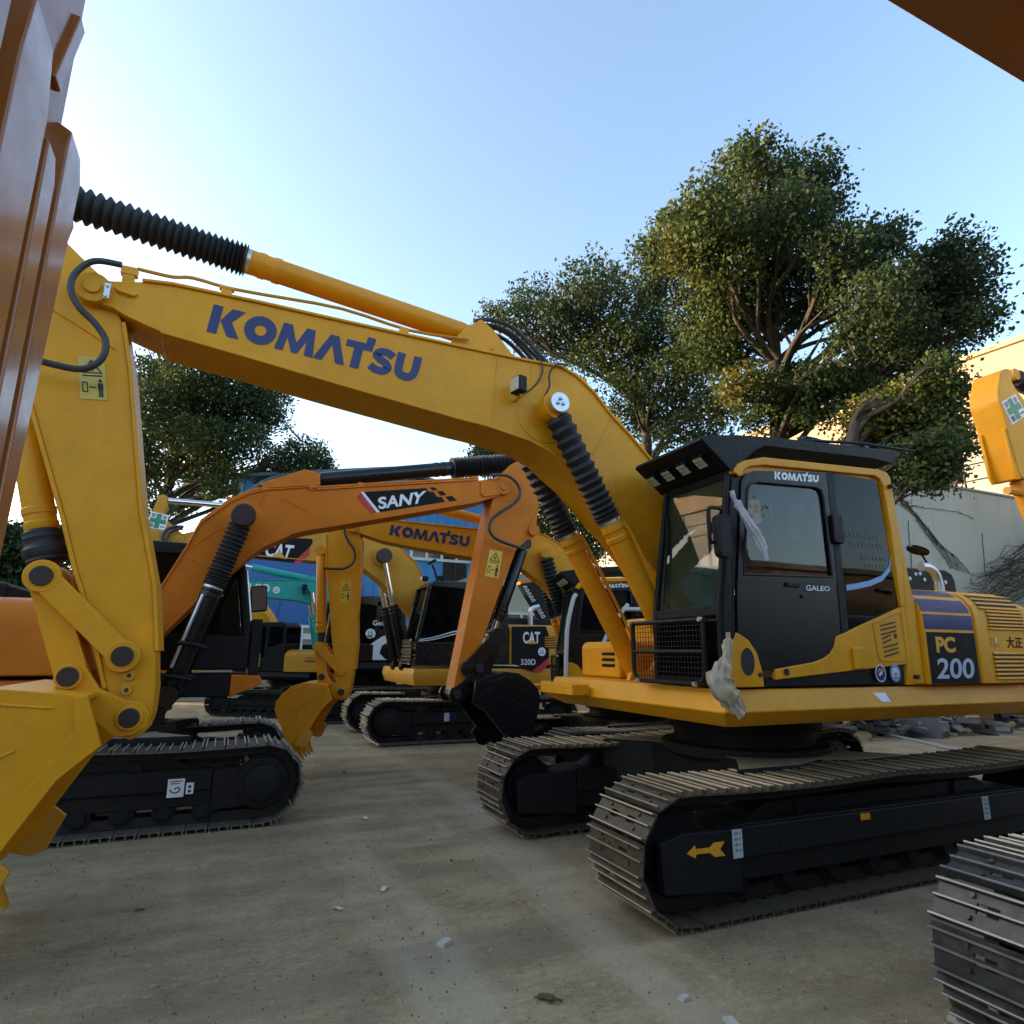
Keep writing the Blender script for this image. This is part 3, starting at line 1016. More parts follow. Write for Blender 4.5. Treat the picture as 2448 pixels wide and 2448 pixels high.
# outlines of the cab seen from the side, machine-local (x, z)
CAB_OUT = [(1.30, 1.40), (1.27, 1.95), (1.11, 2.98), (1.06, 3.035), (0.99, 3.07), (0.80, 3.12), (-0.50, 3.185), (-0.60, 3.17), (-0.64, 3.13), (-0.67, 2.64), (-0.72, 2.14), (-0.76, 2.04), (-0.76, 1.40)]
RAIL_IN = [(1.05, 2.93), (1.01, 2.99), (0.95, 3.025), (0.80, 3.055), (-0.44, 3.12), (-0.50, 3.10), (-0.53, 3.05), (-0.56, 2.63), (-0.565, 2.03)]
def cab_komatsu(m, detail=True):
    R = m["root"]
    rot = m["slew"]
    yn, yf = 1.28, 0.46
    # shell: floor box, rear wall, roof and the far side frame
    b = B()
    b.prism([(1.26, 1.40), (1.27, 1.80), (1.17, 1.80), (1.02, 1.47), (-0.52, 1.47), (-0.52, 1.85), (-0.74, 1.98), (-0.76, 1.40)], yf + 0.03, yn - 0.035)
    o = b.build("cab", BLK, R, bevel=0.01, rot=rot)
    b = B()
    b.prism([(1.07, 2.985), (0.99, 3.035), (0.80, 3.085), (-0.50, 3.15), (-0.58, 3.12), (-0.56, 3.06), (0.8, 3.0), (1.0, 2.95)], yf, yn - 0.02)
    b.build("cab_roof", YEL, o, bevel=0.012)
    # near-side yellow rail round roof and rear corner
    b = B()
    rail = [(1.12, 2.96)] + CAB_OUT[3:11]
    b.prism(rail + [(-0.76, 2.03)] + [(-0.565, 2.02)] + RAIL_IN[::-1], yn - 0.07, yn + 0.015)
    b.build("cab_rail", YEL, o, bevel=0.014, seg=3)
    b = B()
    b.prism([(-0.565, 2.02), (-0.76, 2.03), (-0.76, 1.40), (-0.53, 1.40), (-0.56, 1.60)], yn - 0.07, yn + 0.012)
    b.prism([(0.86, 1.525), (0.47, 1.575), (0.36, 1.605), (0.29, 1.64), (0.24, 1.69), (0.21, 1.765), (0.06, 1.815), (-0.56, 2.015), (-0.56, 1.56), (0.86, 1.452)], yn - 0.03, yn + 0.012)
    b.prism([(1.265, 1.78), (1.18, 1.775), (1.09, 1.73), (1.02, 1.64), (0.985, 1.52), (0.975, 1.405), (1.275, 1.405)], yn - 0.03, yn + 0.014)
    b.build("lower_panel", YEL, o, bevel=0.008)
    # black A pillar, B pillar, door frame round the window, sill strip
    b = B()
    b.prism([(1.30, 1.40), (1.275, 1.95), (1.11, 2.96), (1.03, 2.95), (1.17, 2.0), (1.21, 1.75), (1.20, 1.40)], yn - 0.06, yn - 0.012)
    b.prism([(1.30, 1.40), (1.275, 1.95), (1.11, 2.96), (1.05, 2.96), (1.21, 1.95), (1.24, 1.40)], yf, yf + 0.05)
    b.prism([(0.17, 1.70), (0.06, 1.74), (0.0, 3.10), (0.13, 3.10)], yn - 0.06, yn - 0.012)
    b.prism([(0.06, 1.40), (-0.02, 1.40), (-0.06, 3.10), (0.02, 3.10)], yf, yf + 0.05)
    b.prism([(-0.52, 1.40), (-0.60, 1.40), (-0.62, 3.10), (-0.54, 3.10)], yf, yf + 0.05)
    b.prism([(1.2, 1.405), (-0.52, 1.405), (-0.53, 1.56), (0.9, 1.45), (0.99, 1.51), (1.2, 1.51)], yn - 0.05, yn - 0.004)
    b.box(-0.50, 1.0, yf, yf + 0.05, 1.9, 1.97)
    b.build("pillar", BLK, o, bevel=0.008)
    # door
    win = [(0.985, 2.84), (0.95, 2.89), (0.88, 2.915), (0.27, 2.945), (0.205, 2.925), (0.185, 2.87), (0.175, 2.225), (1.075, 2.195)]
    outer = [(1.035, 2.90), (0.98, 2.97), (0.90, 3.0), (0.12, 3.085), (0.125, 3.0), (0.125, 2.25), (0.125, 2.17), (1.14, 2.14)]
    b = B()
    for i in range(len(win)):
        j = (i + 1) % len(win)
        b.prism([outer[i], outer[j], win[j], win[i]], yn - 0.03, yn + 0.002)
    b.prism([(1.14, 2.145), (0.125, 2.175), (0.15, 1.77), (0.19, 1.77), (0.21, 1.70), (1.075, 1.74), (1.17, 1.78)], yn - 0.03, yn - 0.002)
    b.prism([(0.21, 1.70), (0.27, 1.63), (0.44, 1.565), (0.86, 1.515), (0.985, 1.51), (1.0, 1.62), (1.075, 1.74)], yn - 0.03, yn - 0.002)
    d = b.build("door", BLKD, o)
    b = B()
    b.prism(win, yn - 0.02, yn - 0.014)
    b.build("door_window", WINDS, d, smooth=False)
    b = B()
    fr = [(p[0], yn + 0.003, p[1]) for p in win]
    b.tube(fr + [fr[0], fr[1]], 0.011, 6)
    b.build("window_seal", RUB, d)
    b = B()
    b.box(0.54, 0.68, yn + 0.001, yn + 0.014, 2.125, 2.16)
    b.cyl((0.52, yn - 0.002, 2.06), (0.52, yn + 0.012, 2.06), 0.014, n=12)
    b.build("door_handle", BLK, d, bevel=0.006)
    # rear quarter window, its grey-blue swoosh, grip
    b = B()
    b.prism([(0.05, 3.085), (-0.48, 3.09), (-0.555, 2.05), (-0.56, 2.02), (0.06, 1.815), (0.11, 1.79)], yn - 0.03, yn - 0.006)
    q = b.build("rear_window", WINDD, o, smooth=False)
    if detail:
        sw = [(0.03, 2.17), (-0.10, 2.19), (-0.25, 2.22), (-0.40, 2.27), (-0.50, 2.35), (-0.54, 2.43)]
        b = B()
        up = [(p[0], p[1]) for p in sw]
        lo = [(p[0] + 0.0, p[1] - 0.045) for p in sw]
        lo[-1] = (sw[-1][0], sw[-1][1] - 0.01)
        b.prism(up + lo[::-1], yn - 0.004, yn - 0.001)
        b.build("swoosh_decal", SKYB, q, smooth=False)
        b = B()
        for rr in range(2):
            for i in range(9):
                x = -0.03 - i * 0.045 - rr * 0.035
                z = 2.60 - rr * 0.075
                b.prism([(x, z), (x - 0.022, z), (x - 0.034, z - 0.035), (x - 0.012, z - 0.035)], yn - 0.005, yn - 0.003)
            for i in range(7 - rr):
                x = -0.18 - i * 0.045 - rr * 0.03
                z = 2.42 - rr * 0.065
                b.prism([(x, z), (x - 0.02, z), (x - 0.03, z - 0.03), (x - 0.01, z - 0.03)], yn - 0.005, yn - 0.003)
        b.build("dash_marks", plain("dark_grey_decal", (0.06, 0.06, 0.065), 0.5) if "dark_grey_decal" not in bpy.data.materials else bpy.data.materials["dark_grey_decal"], q, smooth=False)
        b = B()
        b.tube([(-0.34, yn + 0.002, 2.13), (-0.35, yn + 0.02, 2.15), (-0.45, yn + 0.02, 2.14), (-0.46, yn + 0.002, 2.12)], 0.014, 8, smooth=3)
        b.build("grip", BLK, q)
    # black strip between glass and B pillar with hinge box
    b = B()
    b.prism([(0.125, 3.09), (0.045, 3.095), (0.06, 1.80), (0.14, 1.775)], yn - 0.02, yn + 0.006)
    b.prism([(0.15, 2.72), (0.04, 2.73), (0.035, 2.52), (0.06, 2.49), (0.15, 2.50)], yn + 0.004, yn + 0.04)
    b.build("door_latch_post", BLK, o, bevel=0.008)
    # windscreen, lower screen, frame
    def fx(z):
        return 1.275 - (z - 1.95) * 0.16
    b = B()
    b.add([(fx(1.97), yf + 0.06, 1.97), (fx(1.97), yn - 0.07, 1.97), (fx(2.93), yn - 0.07, 2.93), (fx(2.93), yf + 0.06, 2.93)], [(0, 1, 2, 3)])
    b.add([(fx(1.97) - 0.006, yf + 0.06, 1.97), (fx(1.97) - 0.006, yn - 0.07, 1.97), (fx(2.93) - 0.006, yn - 0.07, 2.93), (fx(2.93) - 0.006, yf + 0.06, 2.93)], [(3, 2, 1, 0)])
    ws = b.build("windscreen", WINDG, o, smooth=False)
    b = B()
    b.box(1.272, 1.28, yf + 0.06, yn - 0.07, 1.46, 1.90)
    b.build("lower_windscreen", WINDD, o, smooth=False)
    b = B()
    b.box(fx(1.93) - 0.02, fx(1.93) + 0.02, yf + 0.02, yn - 0.04, 1.90, 1.965)
    b.tube([(fx(2.95) + 0.012, yf + 0.035, 2.95), (fx(1.96) + 0.012, yf + 0.035, 1.96), (1.30, yf + 0.035, 1.42)], 0.024, 8)
    b.tube([(fx(2.95) + 0.012, yn - 0.045, 2.95), (fx(1.96) + 0.012, yn - 0.045, 1.96), (1.30, yn - 0.045, 1.42)], 0.024, 8)
    b.box(fx(2.96) - 0.03, fx(2.96) + 0.015, yf + 0.02, yn - 0.04, 2.93, 2.985)
    b.box(1.25, 1.30, yf + 0.02, yn - 0.04, 1.40, 1.46)
    b.build("windscreen_frame", BLK, o, bevel=0.004)
    b = B()
    b.tube([(1.30, yf + 0.15, 1.98), (1.27, yf + 0.13, 2.15), (1.20, yf + 0.12, 2.55)], 0.010, 6, smooth=3)
    b.box(1.185, 1.20, yf + 0.105, yf + 0.135, 2.15, 2.75)
    b.build("wiper", BLK, o)
    # seat and console inside
    b = B()
    b.box(-0.05, 0.45, yf + 0.25, yn - 0.2, 1.75, 1.90)
    b.prism([(-0.05, 1.85), (0.08, 1.88), (-0.02, 2.62), (-0.16, 2.60)], yf + 0.27, yn - 0.22)
    b.prism([(-0.08, 2.62), (0.0, 2.64), (-0.03, 2.82), (-0.11, 2.80)], yf + 0.36, yn - 0.31)
    b.box(0.15, 0.55, yn - 0.19, yn - 0.08, 1.80, 2.12)
    b.box(0.15, 0.55, yf + 0.12, yf + 0.23, 1.80, 2.12)
    b.tube([(0.5, yn - 0.13, 2.1), (0.56, yn - 0.13, 2.32)], 0.02, 8)
    b.tube([(0.5, yf + 0.17, 2.1), (0.56, yf + 0.17, 2.32)], 0.02, 8)
    b.box(0.75, 0.85, yf + 0.1, yf + 0.22, 1.5, 2.35)
    b.build("operator_seat", SEAT, o, bevel=0.03)
    if detail:
        lettering("cab_lettering", WORD, [(0.70, 2.955), (0.225, 2.985), (0.215, 3.045), (0.695, 3.02)], yn + 0.004, WHITE, d)
        lettering("door_lettering", text_shape("GALEO", 0.012), [(0.475, 2.105), (0.22, 2.112), (0.22, 2.148), (0.47, 2.148)], yn + 0.003, WHITE, d)
    return o, d, ws

def cab_round_badge(parent, x, z, y, r, outer, inner, kind):
    b = B()
    def disc(rr, yy, zz=1.12):
        b.poly([(x + rr * math.cos(2 * math.pi * i / 28), yy, z + rr * zz * math.sin(2 * math.pi * i / 28)) for i in range(28)])
    disc(r, y)
    o = b.build("round_badge", outer, parent, smooth=False)
    b = B()
    disc(r * 0.86, y + 0.001)
    b.build("badge_field", inner, o, smooth=False)
    b = B()
    if kind == 0:
        for i in range(4):
            a = math.pi * (0.2 + 0.2 * i)
            b.poly([(x + r * (0.52 * math.cos(a) + 0.13 * math.cos(t)), y + 0.002, z + r * (0.5 * math.sin(a) + 0.16 * math.sin(t))) for t in [k * math.pi / 4 for k in range(8)]])
        b.build("badge_gold_dots", STKL, o, smooth=False)
        b = B()
        b.add([(x + px * r, y + 0.002, z + pz * r) for px, pz in ((-0.45, -0.1), (-0.1, 0.28), (0.25, 0.05), (0.5, -0.25), (0.1, -0.35), (-0.15, -0.05))], [(0, 1, 2, 3, 4, 5)])
        b.build("badge_white_mark", WHITE, o, smooth=False)
    else:
        disc(r * 0.62, y + 0.002)
        b.build("badge_centre", WHITE, o, smooth=False)
        b = B()
        for dx in (-0.26, 0.0, 0.26):
            b.poly([(x + r * (dx - 0.12), y + 0.003, z - 0.32 * r), (x + r * dx, y + 0.003, z + 0.35 * r), (x + r * (dx + 0.12), y + 0.003, z - 0.32 * r)])
        b.build("badge_trees", GREEN, o, smooth=False)
        b = B()
        b.box(x - 0.3 * r, x + 0.3 * r, y + 0.001, y + 0.003, z - 0.62 * r, z - 0.45 * r)
        b.build("badge_red_bar", RED, o, smooth=False)
    return o

def cab_generic(m, mat, yn=1.28, yf=0.40, xf=1.28, xr=-0.62, zt=3.02, z0=1.40, slope=0.16, guard=False, side=1, rounded=0.0, glass_m=None):
    """dark cab with windscreen, door window, rear window and a seat"""
    gm = glass_m or WINDD
    R, rot = m["root"], m["slew"]
    def fx(z):
        return xf - max(0, z - 1.9) * slope
    b = B()
    b.box(xr, xf, yf, yn, z0, z0 + 0.42)
    b.prism([(xr, z0 + 0.40), (0.1, z0 + 0.40), (0.02, z0 + 0.75), (xr, z0 + 0.9)], yf + 0.01, yn - 0.01)
    b.prism([(fx(zt) + 0.02, zt - 0.12), (fx(zt) - 0.10, zt), (xr + 0.16 + rounded, zt + 0.02), (xr + 0.02, zt - 0.09 - rounded), (xr, zt - 0.16 - rounded)], yf, yn)
    for y0, y1 in ((yf, yf + 0.07), (yn - 0.07, yn)):
        b.prism([(xf, z0 + 0.4), (xf, 1.9), (fx(zt - 0.1), zt - 0.1), (fx(zt - 0.1) - 0.09, zt - 0.1), (xf - 0.09, 1.9), (xf - 0.09, z0 + 0.4)], y0, y1)
        b.prism([(0.14, z0 + 0.4), (0.02, z0 + 0.4), (0.0, zt - 0.1), (0.12, zt - 0.1)], y0, y1)
        b.prism([(xr + 0.10, z0 + 0.4), (xr, z0 + 0.4), (xr, zt - 0.14 - rounded), (xr + 0.10, zt - 0.1)], y0, y1)
    o = b.build("cab", mat, R, bevel=0.025, seg=3, rot=rot)
    for yy in (yn - 0.035, yf + 0.025):
        for pl in ([(xf - 0.10, z0 + 0.43), (fx(zt) - 0.08, zt - 0.13), (0.13, zt - 0.11), (0.15, z0 + 0.43)], [(0.03, z0 + 0.8), (0.01, zt - 0.12), (xr + 0.12, zt - 0.13), (xr + 0.1, z0 + 0.9)]):
            b = B()
            b.prism(pl, yy, yy + 0.01)
            b.build("side_window", gm, o, smooth=False)
    b = B()
    b.prism([(xf - 0.04, z0 + 0.43), (xf - 0.04, 1.9), (fx(zt) - 0.03, zt - 0.13), (fx(zt) - 0.036, zt - 0.13), (xf - 0.046, 1.9), (xf - 0.046, z0 + 0.43)], yf + 0.07, yn - 0.07)
    b.build("windscreen", WINDG if not glass_m else glass_m, o, smooth=False)
    b = B()
    b.prism([(0.62, z0 + 0.02), (0.62, z0 + 0.40), (0.16, z0 + 0.40), (0.16, z0 + 0.02)], yn - 0.01, yn + 0.008)
    b.tube([(0.2, yn + 0.005, 1.95), (0.22, yn + 0.035, 2.0), (0.36, yn + 0.035, 2.0), (0.38, yn + 0.005, 1.95)], 0.012, 6)
    b.build("door_panel", BLKG, o, bevel=0.006)
    b = B()
    b.box(-0.1, 0.4, yf + 0.25, yn - 0.2, 1.75, 1.9)
    b.prism([(-0.1, 1.85), (0.03, 1.88), (-0.07, 2.62), (-0.2, 2.6)], yf + 0.27, yn - 0.22)
    b.build("operator_seat", SEAT, o, bevel=0.03)
    if guard:
        mesh_guard(o, xf + 0.05, yf, yn, z0 + 0.05, 1.95)
    return o

def mesh_guard(parent, x, y0, y1, z0, z1, dx=0.07, r=0.018):
    b = B()
    c = 0.09
    fr = [(x, y0, z1), (x, y0, z0 + c), (x, y0 + c * 0.3, z0 + c * 0.3), (x, y0 + c, z0), (x, y1 - c, z0), (x, y1 - c * 0.3, z0 + c * 0.3), (x, y1, z0 + c), (x, y1, z1)]
    b.tube(fr, r, 8)
    b.tube([(x, y0 - 0.03, z1), (x, y1 + 0.02, z1)], r, 8)
    zm = (z0 + z1) / 2
    b.tube([(x, y0, zm), (x, y1, zm)], r * 0.9, 8)
    o = b.build("guard", BLK, parent)
    b = B()
    n = int((z1 - z0) / 0.036)
    for i in range(1, n):
        z = z0 + (z1 - z0) * i / n
        b.tube([(x + 0.006, y0, z), (x + 0.006, y1, z)], 0.0032, 4)
    n = int((y1 - y0) / 0.036)
    for i in range(1, n):
        y = y0 + (y1 - y0) * i / n
        b.tube([(x + 0.002, y, z0 + 0.01), (x + 0.002, y, z1)], 0.0028, 4)
    b.build("wire_mesh", BLK, o)
    b = B()
    for y, z in ((y0, z1), (y1, z1), (y0 + c, z0), (y1 - c, z0)):
        b.cyl((x + 0.015, y, z), (x + 0.04, y, z), 0.018, n=8)
    b.build("guard_bolt", ZINC, o)
    return o

def body_generic(m, col, xs=(-0.66, -2.1), top=2.15, tool=True):
    """engine hood on both sides, deck and counterweight"""
    R, rot = m["root"], m["slew"]
    b = B()
    k = top - 2.215
    pr = [(y, z + (k if z > 1.5 else 0)) for y, z in hood_profile()]
    hood_block(b, xs[1], xs[0], pr, 0.0)
    hood_block(b, xs[1], xs[0] + 0.9, [(-y, z) for y, z in pr], 0.0)
    h = b.build("engine_hood", col, R, bevel=0.015, rot=rot)
    bb2 = B()
    bb2.box(xs[1] + 0.1, xs[0] - 0.75, 1.3305, 1.336, 1.72, 1.98 + k)
    bb2.box(xs[1] + 0.1, xs[0] - 0.75, -1.336, -1.3305, 1.72, 1.98 + k)
    bb2.build("louvre_backing", PIN, h)
    b2 = B()
    for i in range(5):
        z = 1.75 + i * (0.24 + k) / 5
        for s in (1, -1):
            y0, y1 = sorted((s * 1.336, s * 1.35))
            b2.box(xs[1] + 0.1, xs[0] - 0.75, y0, y1, z, z + 0.022)
    b2.build("louvre", col, h, bevel=0.004)
    b = B()
    b.box(-1.95, -0.8, -0.75, 0.6, top - 0.02, top + 0.16)
    b.build("engine_cover", BLK, R, bevel=0.05, seg=3, rot=rot)
    b = B()
    b.tube([(-1.35, 0.75, top - 0.02), (-1.35, 0.75, top + 0.28), (-1.42, 0.75, top + 0.36), (-1.55, 0.75, top + 0.40)], 0.055, 10, smooth=3)
    b.build("exhaust_pipe", ZINC, R, rot=rot)
    make_counterweight(m, col, xs[1], xs[1] - 0.62, z1=top - 0.04)
    b = B()
    b.box(-0.75, 0.35 if tool else -0.1, -1.25, -0.36, 1.392, top - 0.15)
    if tool:
        b.box(0.37, 1.0, -1.22, -0.45, 1.392, 1.8)
    b.build("fuel_tank", col, R, bevel=0.05, seg=3, rot=rot)
    return h
# ------------------------------------------------------------------ ground
def ground_mat():
    mt, t, p = nodes("packed_dirt")
    tc = t.nodes.new("ShaderNodeTexCoord")
    mp = t.nodes.new("ShaderNodeMapping")
    mp.inputs["Scale"].default_value = (1.0, 1.6, 1.0)
    mp.inputs["Rotation"].default_value = (0, 0, 0.25)
    t.links.new(tc.outputs["Object"], mp.inputs["Vector"])
    v = mp.outputs[0]
    n1 = noise(t, 0.35, 5, 0.6, vec=v)
    n2 = noise(t, 2.2, 7, 0.65, vec=v)
    n3 = noise(t, 16.0, 6, 0.7, vec=v)
    n4 = noise(t, 120.0, 3, 0.7, vec=v)
    mp2 = t.nodes.new("ShaderNodeMapping")
    mp2.inputs["Scale"].default_value = (0.16, 1.7, 1.0)
    mp2.inputs["Rotation"].default_value = (0, 0, 0.12)
    t.links.new(tc.outputs["Object"], mp2.inputs["Vector"])
    n5 = noise(t, 1.1, 4, 0.55, vec=mp2.outputs[0])
    mp3 = t.nodes.new("ShaderNodeMapping")
    mp3.inputs["Scale"].default_value = (1.3, 0.14, 1.0)
    mp3.inputs["Rotation"].default_value = (0, 0, -0.35)
    t.links.new(tc.outputs["Object"], mp3.inputs["Vector"])
    n6 = noise(t, 1.0, 4, 0.55, vec=mp3.outputs[0])
    c = ramp(t, n1.outputs[0], [(0.3, (0.37, 0.28, 0.155, 1)), (0.5, (0.47, 0.365, 0.205, 1)), (0.7, (0.53, 0.415, 0.245, 1))]).outputs[0]
    c = mixc(t, ramp(t, n2.outputs[0], [(0.40, (0, 0, 0, 1)), (0.66, (0.75,) * 3 + (1,))]).outputs[0], c, (0.26, 0.195, 0.105))
    c = mixc(t, ramp(t, n3.outputs[0], [(0.54, (0, 0, 0, 1)), (0.72, (0.8,) * 3 + (1,))]).outputs[0], c, (0.60, 0.49, 0.315))
    c = mixc(t, ramp(t, n3.outputs[0], [(0.28, (0.85,) * 3 + (1,)), (0.42, (0, 0, 0, 1))]).outputs[0], c, (0.10, 0.085, 0.065))
    c = mixc(t, ramp(t, n4.outputs[0], [(0.40, (0.5,) * 3 + (1,)), (0.5, (0, 0, 0, 1))]).outputs[0], c, (0.11, 0.095, 0.075))
    c = mixc(t, ramp(t, n5.outputs[0], [(0.46, (0, 0, 0, 1)), (0.62, (0.5,) * 3 + (1,))]).outputs[0], c, (0.20, 0.16, 0.105))
    c = mixc(t, ramp(t, n6.outputs[0], [(0.52, (0, 0, 0, 1)), (0.64, (0.4,) * 3 + (1,))]).outputs[0], c, (0.56, 0.48, 0.34))
    t.links.new(c, p.inputs["Base Color"])
    p.inputs["Roughness"].default_value = 0.92
    p.inputs["Specular IOR Level"].default_value = 0.2
    ad = t.nodes.new("ShaderNodeMath")
    ad.operation = 'MULTIPLY_ADD'
    t.links.new(n3.outputs[0], ad.inputs[0])
    ad.inputs[1].default_value = 0.5
    ad2 = t.nodes.new("ShaderNodeMath")
    ad2.operation = 'MULTIPLY_ADD'
    t.links.new(n2.outputs[0], ad2.inputs[0])
    ad2.inputs[1].default_value = 1.2
    t.links.new(ad2.outputs[0], ad.inputs[2])
    t.links.new(n4.outputs[0], ad2.inputs[2])
    bump(t, p, ad.outputs[0], 0.55, 0.035)
    return mt

DIRT = ground_mat()
xs = sorted(set([-600, -200, -80, 120, 300, 600] + [round(-30 + i * 0.6, 2) for i in range(130)]))
ys = sorted(set([-300, -80, -20, 90, 200, 600] + [round(-6 + i * 0.6, 2) for i in range(90)]))
rng = random.Random(7)
b = B()
vs = []
for y in ys:
    for x in xs:
        z = 0.0
        if -25 < x < 45 and 0.5 < y < 45:
            z = -0.004 - 0.012 * (0.5 + 0.5 * math.sin(x * 1.3 + 2 * math.sin(y * 0.7))) * (0.5 + 0.5 * math.sin(y * 1.1 + x * 0.31))
        vs.append((x, y, z))
n = len(xs)
b.add(vs, [(j * n + i, j * n + i + 1, (j + 1) * n + i + 1, (j + 1) * n + i) for j in range(len(ys) - 1) for i in range(n - 1)])
tag(b.build("ground", DIRT, angle=80), kind="structure")

# crumbs of grit over the near yard: nobody could count them
b = B()
for i in range(2600):
    d = 1.8 + 11 * rng.random() ** 1.6
    a = rng.uniform(-0.3, 1.15)
    x, y = d * math.sin(a), d * math.cos(a)
    s = rng.uniform(0.002, 0.007) * (1.8 if rng.random() < 0.06 else 1)
    h = s * rng.uniform(0.4, 0.9)
    an = rng.uniform(0, 6.28)
    ps = [(x + s * math.cos(an + k * 1.57 + rng.uniform(-0.3, 0.3)), y + s * math.sin(an + k * 1.57), -0.006) for k in range(4)]
    qs = [(x + (p[0] - x) * 0.6, y + (p[1] - y) * 0.6, h) for p in ps]
    b.cur = 0 if rng.random() < 0.8 else 1
    b.add(ps + qs, [(0, 1, 5, 4), (1, 2, 6, 5), (2, 3, 7, 6), (3, 0, 4, 7), (4, 5, 6, 7)])
gr = b.build("grit", [plain("grit_brown", (0.17, 0.145, 0.11), 0.9), plain("grit_pale", (0.42, 0.39, 0.33), 0.9)], smooth=False)
tag(gr, "loose grit and crumbs of dirt scattered over the yard", "grit", kind="stuff")

# ------------------------------------------------------------------ buildings
def wall_mat(name, base, stain, scale=0.5, streak=0.5, rough=0.85):
    mt, t, p = nodes(name)
    tc = t.nodes.new("ShaderNodeTexCoord")
    mp = t.nodes.new("ShaderNodeMapping")
    mp.inputs["Scale"].default_value = (1, 1, 0.22)
    t.links.new(tc.outputs["Object"], mp.inputs["Vector"])
    n1 = noise(t, scale, 6, 0.65)
    n2 = noise(t, scale * 4.5, 6, 0.7, vec=mp.outputs[0])
    n3 = noise(t, scale * 18, 5, 0.7)
    c = mixc(t, ramp(t, n1.outputs[0], [(0.35, (0, 0, 0, 1)), (0.7, (0.7,) * 3 + (1,))]).outputs[0], base, tuple(x * 0.82 for x in base))
    c = mixc(t, ramp(t, n2.outputs[0], [(0.52, (0, 0, 0, 1)), (0.8, (streak,) * 3 + (1,))]).outputs[0], c, stain)
    c = mixc(t, ramp(t, n3.outputs[0], [(0.6, (0, 0, 0, 1)), (0.75, (streak * 0.7,) * 3 + (1,))]).outputs[0], c, stain)
    t.links.new(c, p.inputs["Base Color"])
    p.inputs["Roughness"].default_value = rough
    bump(t, p, n3.outputs[0], 0.2, 0.02)
    return mt

PALEW = wall_mat("pale_render", (0.44, 0.46, 0.42), (0.25, 0.26, 0.23), 0.35, 0.4)
TANW = wall_mat("tan_render", (0.38, 0.285, 0.20), (0.24, 0.18, 0.12), 0.3, 0.5)
GREYP = wall_mat("grey_panel", (0.30, 0.29, 0.27), (0.16, 0.15, 0.14), 0.7, 0.4)
BLUEW = wall_mat("blue_sheet_steel", (0.055, 0.26, 0.55), (0.10, 0.22, 0.34), 0.6, 0.35, 0.55)
BLUED = wall_mat("dark_blue_sheet", (0.012, 0.10, 0.33), (0.05, 0.11, 0.22), 0.9, 0.4, 0.5)
WFR = plain("white_window_frame", (0.62, 0.63, 0.63), 0.5)
PANE = plain("dull_window_pane", (0.26, 0.25, 0.19), 0.12)
DPANE = plain("dark_window_pane", (0.05, 0.055, 0.06), 0.08)
VOIDM = plain("dark_interior", (0.02, 0.018, 0.017), 0.9)

# white factory wall on the right, parallel to the row of machines
WY = 15.0
wl = at_y(1860, 1105, WY)
b = B()
wz = at_y(2290, 1168, WY).z
b.box(wl.x, 52, WY, WY + 0.35, -0.1, wz)
pw = tag(b.build("factory_wall", PALEW, bevel=0.03), "tall pale rendered wall with bare creeper stems, right of the yellow cab", "wall")
b = B()
b.box(wl.x - 0.05, 52, WY - 0.06, WY + 0.41, wz - 0.01, wz + 0.07)
b.build("coping", GREYP, pw)
# bare creeper on it
CRP = plain("dry_creeper_stem", (0.045, 0.04, 0.033), 0.9)
b = B()
rng = random.Random(21)
def creep(pts, r, leafy=0.0):
    P = [at_y(x, y, WY - 0.03) for x, y in pts]
    P = spline(P, 6)
    P = [p + Vector((rng.uniform(-0.03, 0.03), 0, rng.uniform(-0.03, 0.03))) for p in P]
    b.tube(P, r, 4)
    for p in P:
        if rng.random() < leafy:
            for _ in range(3):
                q = p + Vector((rng.uniform(-0.1, 0.1), -0.02, rng.uniform(-0.1, 0.1)))
                s = rng.uniform(0.015, 0.045)
                b.add([q + Vector((-s, -0.01, 0)), q + Vector((0, 0, -s)), q + Vector((s, -0.01, 0)), q + Vector((0, -0.02, s))], [(0, 1, 2, 3)])
for k in range(9):
    o = k * 6
    creep([(2128 + o * 0.6, 1160 + o), (2165 + o, 1200 + o * 1.2), (2205 + o, 1262 + o * 0.9), (2240 + o * 1.1, 1310 + o * 0.6), (2275 + o, 1360 + o * 0.3)], 0.009, 0.4 if k in (0, 1, 3) else 0.08)
creep([(2140, 1203), (2200, 1212), (2280, 1222), (2330, 1240)], 0.010, 0.5)
creep([(2172, 1245), (2175, 1300), (2180, 1370)], 0.012)
creep([(2348, 1275), (2352, 1330), (2356, 1380)], 0.012)
b.build("creeper_stems", CRP, pw)
# dry brush heaped against its foot at the far right
b = B()
for k in range(300):
    u = rng.random()
    x0 = 2300 + 260 * u
    ytop = 1385 - 130 * max(0, (u - 0.05)) ** 0.7
    y0 = ytop + rng.uniform(0, 120)
    pts = [(x0, y0)]
    for j in range(3):
        pts.append((pts[-1][0] + rng.uniform(10, 45), pts[-1][1] + rng.uniform(-28, 12)))
    D = WY - rng.uniform(0.15, 1.0)
    P = spline([at_y(px, py, D) for px, py in pts], 3)
    b.tube([p + Vector((0, rng.uniform(-0.05, 0.05), rng.uniform(-0.04, 0.04))) for p in P], rng.uniform(0.005, 0.014), 4)
tag(b.build("dry_brush", CRP), "tangle of bare dry climbing twigs against the pale wall at the right edge", "dry brush", kind="stuff")

